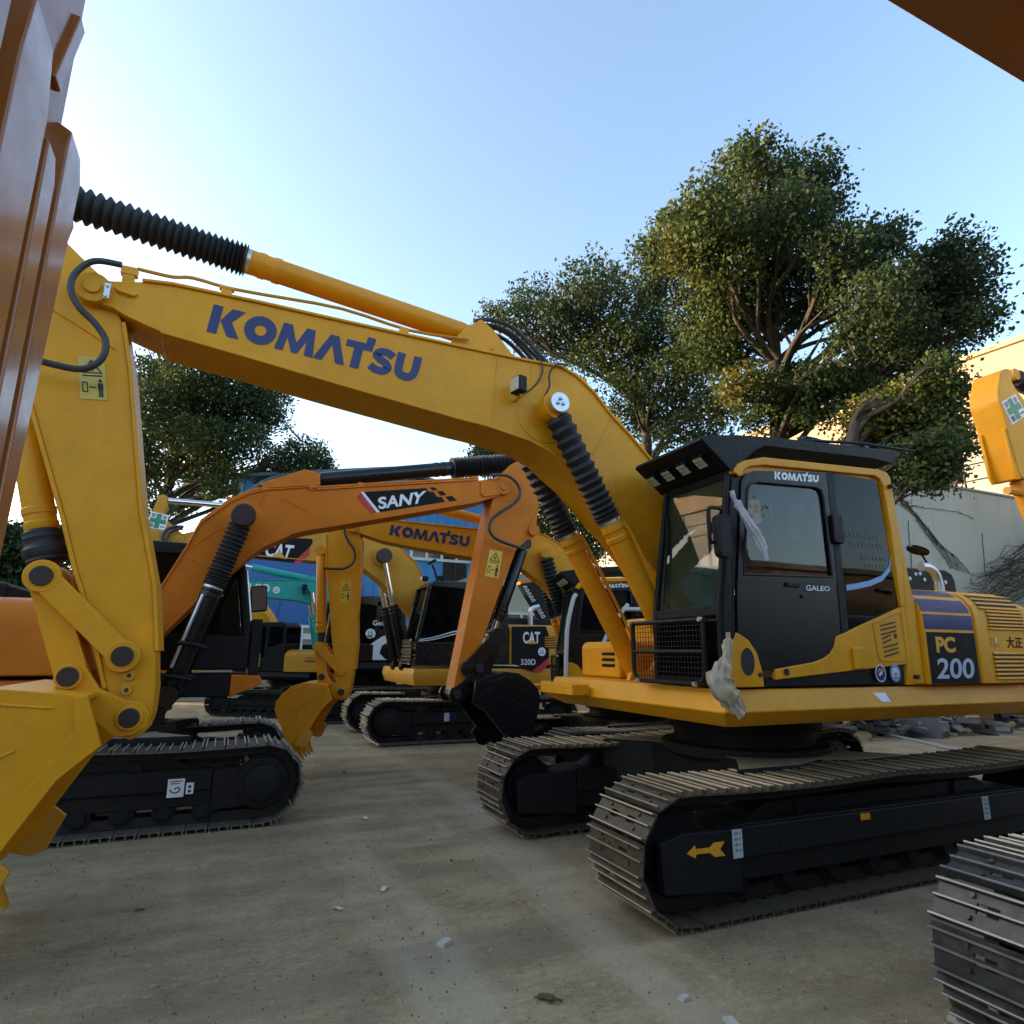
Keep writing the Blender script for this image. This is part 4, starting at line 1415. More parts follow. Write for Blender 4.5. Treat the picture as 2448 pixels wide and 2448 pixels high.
# tan building behind, its wall running away from the camera
tA, tB = at_r(2500, 1500, 34), at_r(1700, 1500, 66)
A2 = Vector((tA.x, tA.y, 0))
dr = ray(315, 1600)
dv = Vector((dr.x, dr.y, 0)).normalized()
def on_tan(px, py):
    nrm = Vector((-dv.y, dv.x, 0))
    d = ray(px, py)
    t = (A2 - CAMP).dot(nrm) / d.dot(nrm)
    return CAMP + d * t
ztop = on_tan(2330, 855).z
L = 70
tb = empty("tan_building", (A2.x, A2.y, 0), math.atan2(dv.y, dv.x))
tag(tb, "tall sunlit tan building behind the big tree at the right", "building")
def tloc(px, py):
    p = on_tan(px, py) - A2
    return p.dot(dv), p.z
zsplit = tloc(2360, 1050)[1]
b = B()
b.box(-25, L, -16, 0.0, zsplit, ztop)
bt_ = b.build("wall", TANW, tb)
b = B()
b.box(-25, L, -16.1, 0.15, ztop, ztop + 0.25)
b.build("coping", TANW, tb)
b = B()
b.box(-25, L, -15.5, -0.6, 0, zsplit - 0.002)
b.build("lower_wall", VOIDM, tb)
b = B()
x0, _ = tloc(2448, 1100)
z1 = tloc(2350, 1100)[1]
z2_ = tloc(2350, 1140)[1]
for i in range(-6, 26):
    xx = 2.2 * i
    if i % 3 != 1:
        b.box(xx + 0.04, xx + 2.14, -0.4, -0.32, z2_ + 0.03, z1 - 0.03)
        b.box(xx + 0.04, xx + 2.14, -0.4, -0.32, z1 + 0.03, zsplit - 0.02)
    else:
        b.box(xx + 0.04, xx + 2.14, -0.4, -0.32, z1 + 0.03, zsplit - 0.02)
    if i % 4 != 2:
        b.box(xx + 0.04, xx + 2.14, -0.4, -0.32, 0, z2_ - 0.03)
b.build("grey_panels", GREYP, tb)
b = B()
for i in range(-6, 26, 2):
    b.box(2.2 * i - 0.06, 2.2 * i + 0.06, -0.36, -0.2, 0, zsplit)
b.build("mullion", VOIDM, tb)
# blue steel shed at the back
BY = 27.0
pA, pR, pB = at_y(577, 1128, BY), at_y(905, 1120, BY), at_y(1230, 1212, BY)
bl = empty("blue_shed", (pA.x, BY, 0))
tag(bl, "blue corrugated steel building with white framed windows, behind the machines", "building")
b = B()
zr = pA.z + 1.0
gx = pB.x - pA.x
pts = [(0, 0), (gx, 0), (gx, pA.z - 0.25), (gx * 0.5, pA.z + 0.75), (0, pA.z - 0.25)]
b.prism(pts, 0, 18)
sh = b.build("wall", BLUEW, bl)
b = B()
nrib = int(gx / 0.45)
for i in range(nrib):
    x = (i + 0.5) * gx / nrib
    z = pA.z - 0.27 + (1.0 - abs(x - gx * 0.5) / (gx * 0.5)) * 1.0
    b.prism_z([(x - 0.035, 0.001), (x - 0.02, -0.035), (x + 0.02, -0.035), (x + 0.035, 0.001)], 0, z)
b.build("corrugation", BLUEW, bl)
b = B()
for s0, s1 in (((-0.3, pA.z - 0.33), (gx * 0.5, pA.z + 0.80)), ((gx * 0.5, pA.z + 0.80), (gx + 0.3, pA.z - 0.33))):
    b.prism([s0, s1, (s1[0], s1[1] + 0.12), (s0[0], s0[1] + 0.12)], -0.35, 18.2)
b.build("roof", wall_mat("grey_blue_roof", (0.13, 0.17, 0.22), (0.08, 0.09, 0.1), 0.5, 0.4), bl)
b = B()
b.box(-0.05, 0.12, -0.05, 0.1, 0, pA.z - 0.3)
b.build("corner_trim", wall_mat("pale_trim", (0.4, 0.45, 0.48), (0.2, 0.2, 0.2), 0.8, 0.3), bl)
def blueloc(px, py):
    p = at_y(px, py, BY)
    return p.x - pA.x, p.z
def window(parent, x0, x1, z0, z1, n, fr=0.07, y=0.0, pane=None, open_i=None):
    b = B()
    b.box(x0, x1, y - 0.09, y + 0.02, z0 - fr, z0)
    b.box(x0, x1, y - 0.09, y + 0.02, z1, z1 + fr)
    for i in range(n + 1):
        x = x0 + (x1 - x0) * i / n
        b.box(x - fr / 2, x + fr / 2, y - 0.085, y + 0.02, z0, z1)
    o = b.build("window", WFR, parent, bevel=0.006)
    b = B()
    for i in range(n):
        xa, xb = x0 + (x1 - x0) * i / n + fr / 2, x0 + (x1 - x0) * (i + 1) / n - fr / 2
        b.cur = 1 if i == open_i else 0
        b.box(xa, xb, y - 0.04, y - 0.03, z0, z1)
    b.build("pane", [pane or DPANE, VOIDM], o, smooth=False)
    return o
(wx0, wz0), (wx1, wz1) = blueloc(982, 1332), blueloc(1126, 1300)
wz_top = blueloc(985, 1285)[1]
window(bl, wx0, wx1, wz0, wz_top + 0.25, 4, 0.12, open_i=2)
(wx0, wz1), (wx1, wz0) = blueloc(1059, 1345), blueloc(1112, 1440)
b = B()
b.box(wx0, wx1, -0.06, 0.02, wz0 - 0.4, wz1)
dw = b.build("door_opening", VOIDM, bl)
b = B()
b.box((wx0 + wx1) / 2 - 0.05, (wx0 + wx1) / 2 + 0.05, -0.10, -0.05, wz0 - 0.4, wz1)
b.build("door_post", PIN, dw)
b = B()
b.tube([(wx1 + 0.2, -0.15, wz1 + 0.2), (wx1 + 0.9, -0.3, wz1 + 0.05), (wx1 + 1.6, -0.25, wz1 + 0.12)], 0.12, 8, smooth=3)
b.tube([(wx1 + 0.3, -0.1, wz1 + 0.5), (wx1 + 0.35, -0.1, wz1 + 0.0)], 0.05, 6)
b.build("awning_bundle", plain("grey_cloth", (0.4, 0.4, 0.4), 0.8), bl)
b = B()
b.box(wx1 + 0.05, wx1 + 1.7, -0.05, -0.035, wz0 - 0.2, wz1 - 0.15)
b.build("patch_sheet", BLUEW, bl)
# low annex in front: blue sheeting over a white-framed glass front
AY = 24.0
q0, q1 = at_y(430, 1430, AY), at_y(800, 1493, AY)
an = empty("annex", (q0.x, AY, 0))
tag(an, "low annex with dark blue sheeting above a white framed glazed front", "building")
ax = at_y(860, 1490, AY).x - q0.x
zsh = at_y(690, 1494, AY).z
b = B()
b.box(0, ax, 0, 2.6, zsh, at_y(600, 1335, AY).z)
b.build("blue_sheeting", BLUED, an, bevel=0.02)
b = B()
for i in range(5):
    b.tube([(ax * (0.15 + 0.18 * i), -0.02, zsh + 0.1), (ax * (0.17 + 0.18 * i), -0.03, zsh + 0.9), (ax * (0.14 + 0.18 * i), -0.02, zsh + 1.6)], 0.02, 5, smooth=4)
b.build("sheet_fold", BLUED, an)
b = B()
zb_ = at_y(724, 1590, AY).z
b.box(0, ax, 0.05, 2.5, 0, zsh - 0.002)
b.build("wall", wall_mat("beige_render", (0.36, 0.34, 0.26), (0.2, 0.19, 0.15), 0.6, 0.4), an)
zm = at_y(700, 1520, AY).z
for x0, x1, n in ((0.2, ax * 0.48, 4), (ax * 0.5, ax - 0.1, 6)):
    window(an, x0, x1, zb_, zm - 0.12, n, 0.11, pane=PANE, y=0.03)
    window(an, x0, x1, zm + 0.08, zsh - 0.1, max(1, n // 2), 0.11, pane=PANE, y=0.03)
# pale low building seen between the booms
PY = 23.0
q0, q1 = at_y(1165, 1380, PY), at_y(1330, 1500, PY)
pl = empty("pale_building", (q0.x, PY, 0))
tag(pl, "pale green-white building with a window strip, glimpsed right of the orange arm", "building")
b = B()
pz = at_y(1250, 1372, PY).z
b.box(0, 9.5, 0, 6, 0, pz)
b.build("wall", wall_mat("pale_green_render", (0.42, 0.45, 0.36), (0.28, 0.3, 0.24), 0.5, 0.3), pl)
zt_, zb2 = at_y(1240, 1470, PY).z, at_y(1240, 1495, PY).z
window(pl, 0.4, 8.8, zb2 - 0.6, zt_, 8, 0.09)
# behind the camera: a long warm-coloured shed and a row of trees, seen only as reflections
bh = empty("tan_shed", (2, -15, 0))
tag(bh, "long tan shed behind the photographer, mirrored in the cab windows", "building")
b = B()
b.box(-40, 45, -10, 0, 0, 5.6)
b.build("wall", TANW, bh)
b = B()
b.box(-40.3, 45.3, -10.3, 0.3, 5.6, 5.85)
b.build("roof", GREYP, bh)
# off to the left: an unseen long building, added to keep the evening sun off the yard
fc = empty("sun_blocking_building", (-24, 10, 0), rad(58))
tag(fc, "long grey building added out of view left of the yard to block the sun", "building")
b = B()
b.box(-22, 23, 0, 12, 0, 11.5)
b.build("wall", GREYP, fc)
b = B()
b.box(-22.3, 23.3, -0.3, 12.3, 11.5, 11.8)
b.build("roof", PALEW, fc)
# ------------------------------------------------------------------ the big yellow excavator with the KOMATSU boom
PI = math.pi
K1 = machine("excavator", "large yellow excavator with blue boom lettering and a blue-striped number panel, filling the right half", 4.45, 4.78, PI)
def komatsu_machine(m, near=True, shoe=None, F=BOOM_F, T=BOOM_T, P=ARM_B, full=True, cyl_pin=(2.05, 3.74), top=None, bot=None):
    R, rot = m["root"], m["slew"]
    tr = make_tracks(m, xs=-2.2, shoe=shoe or SHOE, near=near, cover=True)
    pf = make_platform(m, YEL, rear=-2.45)
    cab, door, ws = cab_komatsu(m, detail=full)
    toolbox_komatsu(m, YEL)
    make_boom_side(m, YEL)
    # engine hood, near side
    pr = hood_profile()
    b = B()
    hood_block(b, -1.42, -0.745, pr, 0.35)
    hood_block(b, -2.14, -1.425, [(y + 0.012, z) for y, z in pr], 0.35)
    hood_block(b, -2.14, -0.8, [(-y, z) for y, z in pr], -0.35)
    b.box(-2.14, -0.8, -0.36, 0.36, 1.40, 2.19)
    hood = b.build("engine_hood", YEL, R, bevel=0.012, rot=rot)
    # corner piece between cab and hood
    b = B()
    b.prism([(-0.665, 2.62), (-0.72, 2.14), (-0.742, 2.05), (-0.742, 1.40), (-0.60, 1.40), (-0.60, 2.03)], 1.16, 1.30)
    b.build("corner_post", YEL, R, bevel=0.02, seg=3, rot=rot)
    bp = B()
    profile_ribbon(bp, cut_profile(pr, 1.405, 1.82), -0.765, -0.775, -1.395, -1.40)
    pan = bp.build("model_panel", BLACKD, hood)
    for z0, z1 in ((1.845, 1.965), (1.99, 2.095), (2.13, 2.185)):
        b = B()
        profile_ribbon(b, cut_profile(pr, z0, z1), -0.765 + 0.3 * max(0, z0 - 1.99), -0.765 + 0.3 * max(0, z1 - 1.99), -1.40 + 0.25 * max(0, z0 - 1.95), -1.40 + 0.25 * max(0, z1 - 1.95))
        b.build("blue_stripe", BLUE, hood)
    if full:
        lettering("panel_letters", text_shape("PC", 0.045), [(-0.87, 1.652), (-1.115, 1.655), (-1.13, 1.785), (-0.875, 1.785)], 1.337, ORD, pan)
        lettering("panel_number", text_shape("200", 0.02), [(-0.83, 1.445), (-1.315, 1.445), (-1.34, 1.61), (-0.865, 1.61)], 1.337, plain("pale_blue_decal", (0.42, 0.5, 0.62), 0.4), pan)
    # louvres behind the panel: slats over a brown ribbon, gap shade put in its colour
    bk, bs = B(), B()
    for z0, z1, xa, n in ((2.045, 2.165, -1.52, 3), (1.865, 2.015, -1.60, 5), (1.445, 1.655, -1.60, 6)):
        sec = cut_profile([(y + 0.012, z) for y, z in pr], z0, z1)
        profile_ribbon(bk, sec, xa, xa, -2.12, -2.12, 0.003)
        for i in range(n + 1):
            z = z0 + (z1 - z0) * i / n
            s2 = cut_profile([(y + 0.012, zz) for y, zz in pr], z - 0.009, z + 0.009)
            if len(s2) >= 2:
                (ya, za), (yb, zb) = s2[0], s2[-1]
                bs.prism_x([(ya + 0.018, za), (yb + 0.012, zb), (yb - 0.002, zb), (ya - 0.002, za)], -2.12, xa)
    bk.build("louvre_backing", plain("louvre_shade_brown", (0.10, 0.045, 0.008), 0.6), hood)
    bs.build("louvre", YEL, hood, bevel=0.003)
    # latch
    b = B()
    b.box(-1.70, -1.595, 1.341, 1.350, 1.715, 1.80)
    lt = b.build("hood_latch", YEL, hood, bevel=0.006)
    b = B()
    b.box(-1.665, -1.635, 1.350, 1.358, 1.735, 1.785)
    b.build("lock", ZINC, lt, bevel=0.003)
    if full:
        lettering("hood_lettering", text_shape("大正", 0.015), [(-1.82, 1.70), (-2.06, 1.70), (-2.06, 1.80), (-1.82, 1.80)], 1.346, BLACKD, hood)
    # cover of the rear black engine box with bolts, exhaust, mirror
    b = B()
    b.prism([(-1.30, 2.19), (-1.30, 2.36), (-1.36, 2.52), (-2.56, 2.535), (-2.66, 2.50), (-2.70, 2.42), (-2.70, 2.19)], -0.5, 0.46)
    ec = b.build("engine_cover", BLK, R, bevel=0.02, seg=3, rot=rot)
    b = B()
    for x, z in ((-1.48, 2.45), (-1.62, 2.40), (-1.75, 2.46), (-1.95, 2.41), (-2.05, 2.46), (-2.18, 2.41), (-2.3, 2.47), (-2.42, 2.44), (-2.52, 2.40), (-2.12, 2.47)):
        b.lathe((x, 0.46, z), (x, 0.475, z), [(0, 0.02), (0.6, 0.02), (1, 0.008)], 10)
    b.build("cover_bolt", WHITE, ec)
    b = B()
    b.tube([(-1.55, 1.0, 2.19), (-1.55, 1.0, 2.30), (-1.51, 1.0, 2.39), (-1.42, 1.0, 2.43), (-1.33, 1.0, 2.43)], 0.040, 14, smooth=5)
    for z in (2.215, 2.24, 2.265):
        b.cyl((-1.55, 1.0, z), (-1.55, 1.0, z + 0.010), 0.047, n=14)
    b.build("exhaust_pipe", ZINC, R, rot=rot)
    make_counterweight(m, YEL, -2.15, -2.80)
    # platform markings and boom foot brackets
    if full:
        st = B()
        a, bq = (0.31, 1.345), (0.08, 1.285)
        def skirt(x, t):
            z = 1.24 + 0.15 * t
            y = 1.31 - 0.055 * t + 0.004
            return (x, y, z)
        st.poly([skirt(-0.135, 0.70), (skirt(-0.275, 0.70)), skirt(-0.31, 0.25), skirt(-0.20, 0.25)])
        st.build("notice_sticker", SKYB if False else WHITE, pf, smooth=False)
        st = B()
        for k in range(5):
            st.poly([skirt(-0.33 - 0.008 * k, 0.25 + 0.1 * k), skirt(-0.345 - 0.008 * k, 0.25 + 0.1 * k), skirt(-0.30 + 0.002 * k, 0.62 - 0.06 * k), skirt(-0.285 + 0.002 * k, 0.62 - 0.06 * k)])
        st.build("marker_scribble", ORD, pf, smooth=False)
    for s in (-1, 1):
        b = B()
        y0, y1 = sorted((s * 0.27, s * 0.33))
        b.prism([(0.15, 1.39), (0.3, 1.72), (0.52, 1.78), (0.66, 1.66), (0.80, 1.48), (1.02, 1.46), (1.06, 1.36), (1.0, 1.26), (0.9, 1.2), (0.15, 1.2)], y0, y1)
        b.build("boom_bracket", YEL, R, bevel=0.008, rot=rot)
    # boom
    boom, tp, bt = make_boom(m, F, T, 0, YEL, top=top, bot=bot, w=0.215)
    fb = similarity(BOOM_F, BOOM_T, F, T)
    arm, fa = make_arm(m, T, P, YEL, w=0.16)
    buck, TB = make_bucket(m, P, 0.0 if near else 0.02, 1.0, YEL if near else YEL2, PIN, w=0.57, shell=1.13 if near else 1.0, roll=0.04 if near else 0.0, tmat=YELD)
    return dict(tr=tr, pf=pf, cab=cab, door=door, ws=ws, hood=hood, boom=boom, arm=arm, bucket=buck, fb=fb, fa=fa, TB=TB)

k = komatsu_machine(K1)
R1 = K1["root"]
BF = 0.2155            # near face of the boom side plate
# lettering on the boom
lettering("boom_lettering", WORD, locs(K1, [(493.5, 793), (994.5, 916), (1010, 856), (509, 727)], BF), BF + 0.003, NAVY, k["boom"])
# weld seams and stiffener rings on the boom side
b = B()
for pts in (zoom((1100, 800), 3.22, [(290, 160), (240, 680)]), zoom((1100, 800), 3.22, [(545, 220), (535, 790)]), zoom((1100, 800), 3.22, [(1165, 625), (1020, 930)])):
    b.tube([(p[0], BF, p[1]) for p in locs(K1, pts, BF)], 0.005, 6)
b.build("weld_seam", YEL, k["boom"])
b = B()
c = (2.15, 3.64)
b.lathe((c[0], BF - 0.01, c[1]), (c[0], BF + 0.26, c[1]), [(0, 0.27), (0.055, 0.27), (0.075, 0.25), (0.0752, 0.09), (0.45, 0.09), (0.46, 0.12), (0.85, 0.12), (0.86, 0.075), (1.0, 0.07)], 36)
bfar = B()
bfar.lathe((c[0], -BF + 0.01, c[1]), (c[0], -BF - 0.26, c[1]), [(0, 0.27), (0.055, 0.27), (0.075, 0.25), (0.0752, 0.09), (1, 0.09)], 36)
bfar.build("cylinder_boss", YEL, k["boom"], bevel=0.004)
pb = b.build("cylinder_boss", YEL, k["boom"], bevel=0.004)
b = B()
b.cyl((c[0], BF + 0.26, c[1]), (c[0], BF + 0.285, c[1]), 0.085, n=32)
for i in range(3):
    a = PI / 2 + i * 2 * PI / 3
    b.lathe((c[0] + 0.028 * math.cos(a), BF + 0.285, c[1] + 0.028 * math.sin(a)), (c[0] + 0.028 * math.cos(a), BF + 0.305, c[1] + 0.028 * math.sin(a)), [(0, 0.016), (0.6, 0.016), (1, 0.007)], 10)
b.build("pin_cap", ZINC, pb, bevel=0.003)
# working lamp with its cable
lc = loc(K1, 1240, 921, BF + 0.14)
b = B()
b.obox((lc[0], BF + 0.14, lc[1]), (0.040, 0.010, 0.0), (-0.016, 0.062, 0.0), (0.0, 0, 0.070))
wl = b.build("work_lamp", BLK, k["boom"], bevel=0.012)
b = B()
b.obox((lc[0] + 0.0415, BF + 0.1505, lc[1]), (0.003, 0.0008, 0.0), (-0.013, 0.050, 0.0), (0, 0, 0.056))
b.build("lamp_lens", LENS, wl)
b = B()
b.obox((lc[0] - 0.02, BF + 0.07, lc[1] - 0.085), (0.012, 0, 0), (0, 0.075, 0), (0, 0, 0.008))
b.obox((lc[0] - 0.02, BF + 0.13, lc[1] - 0.06), (0.012, 0, 0), (0, 0.008, 0), (0, 0, 0.03))
b.build("lamp_bracket", YEL, wl)
b = B()
cab1 = [(lc[0] - 0.03, BF + 0.10, lc[1] - 0.06)] + [(p[0], BF + 0.02, p[1]) for p in locs(K1, zoom((1100, 800), 3.22, [(520, 440), (600, 360), (630, 270), (610, 200), (560, 150)]), BF)]
b.tube(cab1, 0.008, 6, smooth=5)
cab2 = [(c[0] + 0.09, BF + 0.10, c[1] + 0.04)] + [(p[0], BF + 0.05, p[1]) for p in locs(K1, zoom((1100, 800), 3.22, [(665, 420), (665, 340), (690, 275), (745, 242), (800, 255)]), BF)]
b.tube(cab2, 0.009, 6, smooth=5)
b.build("cable", HOSE, k["boom"])
# steel pipes along the top of the boom
b = B()
for yy, dz in ((0.16, 0.035), (0.10, 0.035), (-0.1, 0.035)):
    pts = [(p[0], yy, p[1] + dz) for p in BOOM_TOP[6:19]]
    b.tube(pts, 0.016, 8)
for x, z in ((1.75, 4.0), (1.4, 3.68), (1.15, 3.46), (0.9, 3.08), (2.6, 4.12), (3.4, 4.12)):
    b.box(x - 0.035, x + 0.035, 0.06, 0.2, z - 0.03, z + 0.055)
b.build("boom_pipe", YEL, k["boom"], bevel=0.003)
b = B()
pp = zoom((0, 400), 2.3676, [(780, 575), (860, 595), (985, 622), (1090, 626), (1280, 680), (1500, 722), (1932, 800)]) + [(980, 790), (1120, 812)]
b.tube([(p[0], 0.17, p[1]) for p in locs(K1, pp, 0.17)], 0.013, 8, smooth=3)
b.build("arm_pipe", TAN, k["boom"])
for q in ((725, 640), (1283, 700)):
    b = B()
    c0 = loc(K1, q[0] / 2.3676, 400 + q[1] / 2.3676, 0.19)
    h = 0.10 if q[0] < 800 else 0.03
    b.box(c0[0] - 0.035, c0[0] + 0.035, 0.16, 0.2, c0[1] - h, c0[1] + h)
    b.box(c0[0] - 0.05, c0[0] + 0.05, 0.15, 0.205, c0[1] + h * 0.4, c0[1] + h)
    if q[0] < 800:
        b.tube([(c0[0] - 0.07, BF, c0[1] - 0.10), (c0[0] - 0.05, BF + 0.02, c0[1] - 0.125), (c0[0] + 0.04, BF + 0.02, c0[1] - 0.11), (c0[0] + 0.06, BF, c0[1] - 0.085)], 0.012, 6)
    b.build("pipe_clamp", YEL, k["boom"], bevel=0.005)
# hose loop at the arm joint
b = B()
hp = zoom((0, 400), 2.3676, [(690, 553), (560, 530), (480, 552), (412, 620), (402, 700), (450, 795), (540, 885), (596, 975), (588, 1062), (530, 1122), (440, 1142), (300, 1115), (135, 1070), (60, 1050)])
b.tube([(p[0], 0.33, p[1]) for p in locs(K1, hp, 0.33)], 0.021, 10, smooth=5)
b.build("hydraulic_hose", HOSE, R1)
# arm joint lock: keeper plate
b = B()
kp = locs(K1, zoom((0, 400), 2.3676, [(592, 652), (630, 656), (615, 742), (584, 738)]), 0.28)
b.prism(kp, 0.268, 0.28)
kpo = b.build("pin_keeper", ZINC, k["boom"], bevel=0.003)
b = B()
for q in ((608, 668), (596, 724)):
    c0 = loc(K1, q[0] / 2.3676, 400 + q[1] / 2.3676, 0.28)
    b.cyl((c0[0], 0.28, c0[1]), (c0[0], 0.292, c0[1]), 0.012, n=6)
b.build("keeper_bolt", ZINC, kpo)
# stickers and seam on the arm
AF = 0.1605
q = locs(K1, zoom((0, 400), 2.3676, [(455, 1310), (610, 1320), (590, 1075), (440, 1068)]), AF)
warning_sticker(k["arm"], q, AF + 0.003, 1, STKL)
b = B()
b.tube([(p[0], AF, p[1]) for p in locs(K1, zoom((0, 400), 2.3676, [(200, 745), (420, 880), (655, 1030)]), AF)], 0.008, 6)
b.build("weld_seam", YEL, k["arm"])
b = B()
for q in ((965, 358), (945, 465)):
    c0 = loc(K1, q[0] / 3.117, 1500 + q[1] / 3.117, AF)
    b.lathe((c0[0], AF - 0.005, c0[1]), (c0[0], AF + 0.022, c0[1]), [(0, 0.034), (0.9, 0.031), (1.0, 0.018)], 18)
b.build("grease_boss", YELD, k["arm"])
b = B()
for q in ((965, 358), (945, 465)):
    c0 = loc(K1, q[0] / 3.117, 1500 + q[1] / 3.117, AF)
    b.cyl((c0[0], AF + 0.018, c0[1]), (c0[0], AF + 0.0235, c0[1]), 0.013, n=10)
b.build("grease_hole", PIN, k["arm"])
# arm cylinder
make_cylinder(K1, "arm_cylinder", (2.72, 0, 4.33), (5.84, 0, 4.71), 0.585, 0.092, 0.05, YEL2, CHROME, RUB, 24, rb2=0.125, squash=1.35)
for s in (-1, 1):
    b = B()
    y0, y1 = sorted((s * 0.10, s * 0.14))
    b.prism([(3.05, 4.09), (2.86, 4.33), (2.72, 4.44), (2.6, 4.36), (2.35, 4.09)], y0, y1)
    b.build("cylinder_lug", YEL, k["boom"], bevel=0.008)
b = B()
for i, (dy, dz) in enumerate(((0.05, 0.0), (0.11, 0.02), (-0.02, 0.03), (-0.09, 0.01))):
    b.tube([(2.78, dy, 4.40 + dz), (2.62, dy, 4.45 + dz), (2.4, dy + 0.02, 4.40 + dz), (2.15, dy + 0.02, 4.22), (2.0, dy + 0.02, 4.10)], 0.019, 8, smooth=4)
b.build("cylinder_hose", HOSE, R1)
# boom cylinders
for sy in (0.36, -0.36):
    cy = make_cylinder(K1, "boom_cylinder", (0.86, sy, 1.36), (2.15, sy, 3.64), 0.575, 0.092, 0.05, YEL2, CHROME, RUB, 15, rb2=0.116, squash=1.5)
    b = B()
    b.tube([(0.90, sy + 0.03, 1.58), (0.94, sy + 0.07, 1.70), (1.47, sy + 0.07, 2.63), (1.53, sy + 0.03, 2.70)], 0.017, 8, smooth=3)
    b.build("cylinder_pipe", YEL2, cy)
# bucket cylinder and linkage
bc = make_cylinder(K1, "bucket_cylinder", (6.02, 0, 3.85), (5.515, 0, 2.055), 0.83, 0.088, 0.045, YEL, CHROME)
b = B()
prof = [(0, 0.088)]
jr = random.Random(4)
for i in range(1, 12):
    prof.append((i / 12, 0.114 + jr.uniform(-0.012, 0.012)))
prof.append((1, 0.09))
b.lathe((5.605, 0, 2.365), (5.545, 0, 2.155), prof, 20)
b.build("rod_wrap", RUB, bc)
for s in (-1, 1):
    b = B()
    y0, y1 = sorted((s * 0.175, s * 0.215))
    p, q = Vector((5.515, 2.055)), Vector((5.04, 1.59))
    d = (q - p).normalized()
    n = Vector((-d.y, d.x)) * 0.072
    b.prism([tuple(p + n), tuple(q + n), tuple(q - n), tuple(p - n)], y0, y1)
    b.cyl((p.x, y0 - 0.004, p.y), (p.x, y1 + 0.004, p.y), 0.098, n=24)
    b.cyl((q.x, y0 - 0.004, q.y), (q.x, y1 + 0.004, q.y), 0.095, n=24)
    b.build("rocker_arm", YEL, R1, bevel=0.006)
b = B()
p, q = Vector((5.515, 2.055)), Vector((5.295, 1.472))
d = (q - p).normalized()
n = Vector((-d.y, d.x)) * 0.085
for s in (-1, 1):
    y0, y1 = sorted((s * 0.085, s * 0.17))
    b.prism([tuple(p + n), tuple(q + n), tuple(q - n), tuple(p - n)], y0, y1)
b.prism([tuple(p + n * 0.5 + d * 0.15), tuple(q + n * 0.5 - d * 0.15), tuple(q - n * 0.5 - d * 0.15), tuple(p - n * 0.5 + d * 0.15)], -0.086, 0.086)
b.cyl((p.x, -0.174, p.y), (p.x, 0.174, p.y), 0.09, n=20)
b.cyl((q.x, -0.174, q.y), (q.x, 0.174, q.y), 0.09, n=20)
b.build("bucket_link", YEL, R1, bevel=0.006)
for (x, z, yy) in ((5.515, 2.055, 0.235), (5.04, 1.59, 0.245)):
    b = B()
    b.cyl((x, -yy, z), (x, yy, z), 0.060, n=22)
    b.build("link_pin", PIN, R1, bevel=0.004)
# cab front guard, roof guard with lamps, mirror, handrail
mesh_guard(k["cab"], 1.385, 0.30, 1.17, 1.42, 1.87)
b = B()
b.prism([(1.36, 3.195), (1.345, 3.225), (1.02, 3.275), (0.6, 3.315), (-0.80, 3.40), (-0.86, 3.385), (-0.72, 3.27), (-0.5, 3.285), (0.75, 3.225), (0.86, 3.17), (1.09, 2.985), (1.10, 2.995)], 0.38, 1.27)
rg = b.build("roof_guard", BLK, R1, bevel=0.006)
b = B()
for i, yy in enumerate((0.50, 0.70, 0.90, 1.10)):
    cx, cz = 1.235, 3.097
    d1 = Vector((0.27, 0, 0.21)).normalized()
    b = B()
    b.obox((cx + 0.012, yy, cz - 0.016), tuple(d1 * 0.055), (0, 0.055, 0), (0.012, 0, -0.016))
    b.build("roof_lamp", BLK, rg, bevel=0.004)
for i, yy in enumerate((0.50, 0.70, 0.90, 1.10)):
    b = B()
    for a in range(3):
        for e in range(3):
            u, v = (a - 1) * 0.032, (e - 1) * 0.032
            b.obox((cx + 0.026 + d1.x * u, yy + v, cz - 0.035 + d1.z * u), tuple(d1 * 0.013), (0, 0.013, 0), (0.0025, 0, -0.0033))
    b.build("lamp_lens", LENS, rg)
b = B()
b.prism([(1.40, 3.19), (1.38, 3.20), (1.05, 2.94), (1.07, 2.93)], 1.272, 1.285)
b.build("guard_corner", BLK, rg)
b = B()
b.tube([(0.3, 1.2, 3.36), (-0.4, 1.24, 3.42), (-1.05, 1.26, 3.43)], 0.014, 6)
b.tube([(0.2, 0.9, 3.40), (-0.9, 1.0, 3.45)], 0.012, 6)
b.tube([(0.25, 1.15, 3.37), (0.1, 1.1, 3.44), (-0.1, 1.15, 3.40)], 0.02, 6, smooth=3)
b.tube([(-0.55, 1.15, 3.42), (-0.7, 1.1, 3.48), (-0.85, 1.15, 3.43)], 0.02, 6, smooth=3)
b.build("guard_bar", BLK, rg)
b = B()
b.lathe((0.05, 0.7, 3.34), (0.05, 0.7, 3.47), [(0, 0.09), (0.2, 0.09), (0.7, 0.075), (1.0, 0.03)], 18)
b.build("beacon_lamp", plain("amber_plastic", (0.65, 0.22, 0.01), 0.2), rg)
b = B()
b.lathe((0.92, 0.6, 3.27), (0.92, 0.6, 3.33), [(0, 0.05), (0.6, 0.05), (1.0, 0.03)], 14)
b.build("horn_dome", BLK, rg)
b = B()
b.tube([(1.31, 1.30, 2.57), (1.33, 1.37, 2.63), (1.46, 1.41, 2.63), (1.49, 1.42, 2.58), (1.49, 1.42, 2.40), (1.45, 1.42, 2.38)], 0.013, 8, smooth=4)
mb = b.build("mirror_bracket", BLK, k["cab"])
b = B()
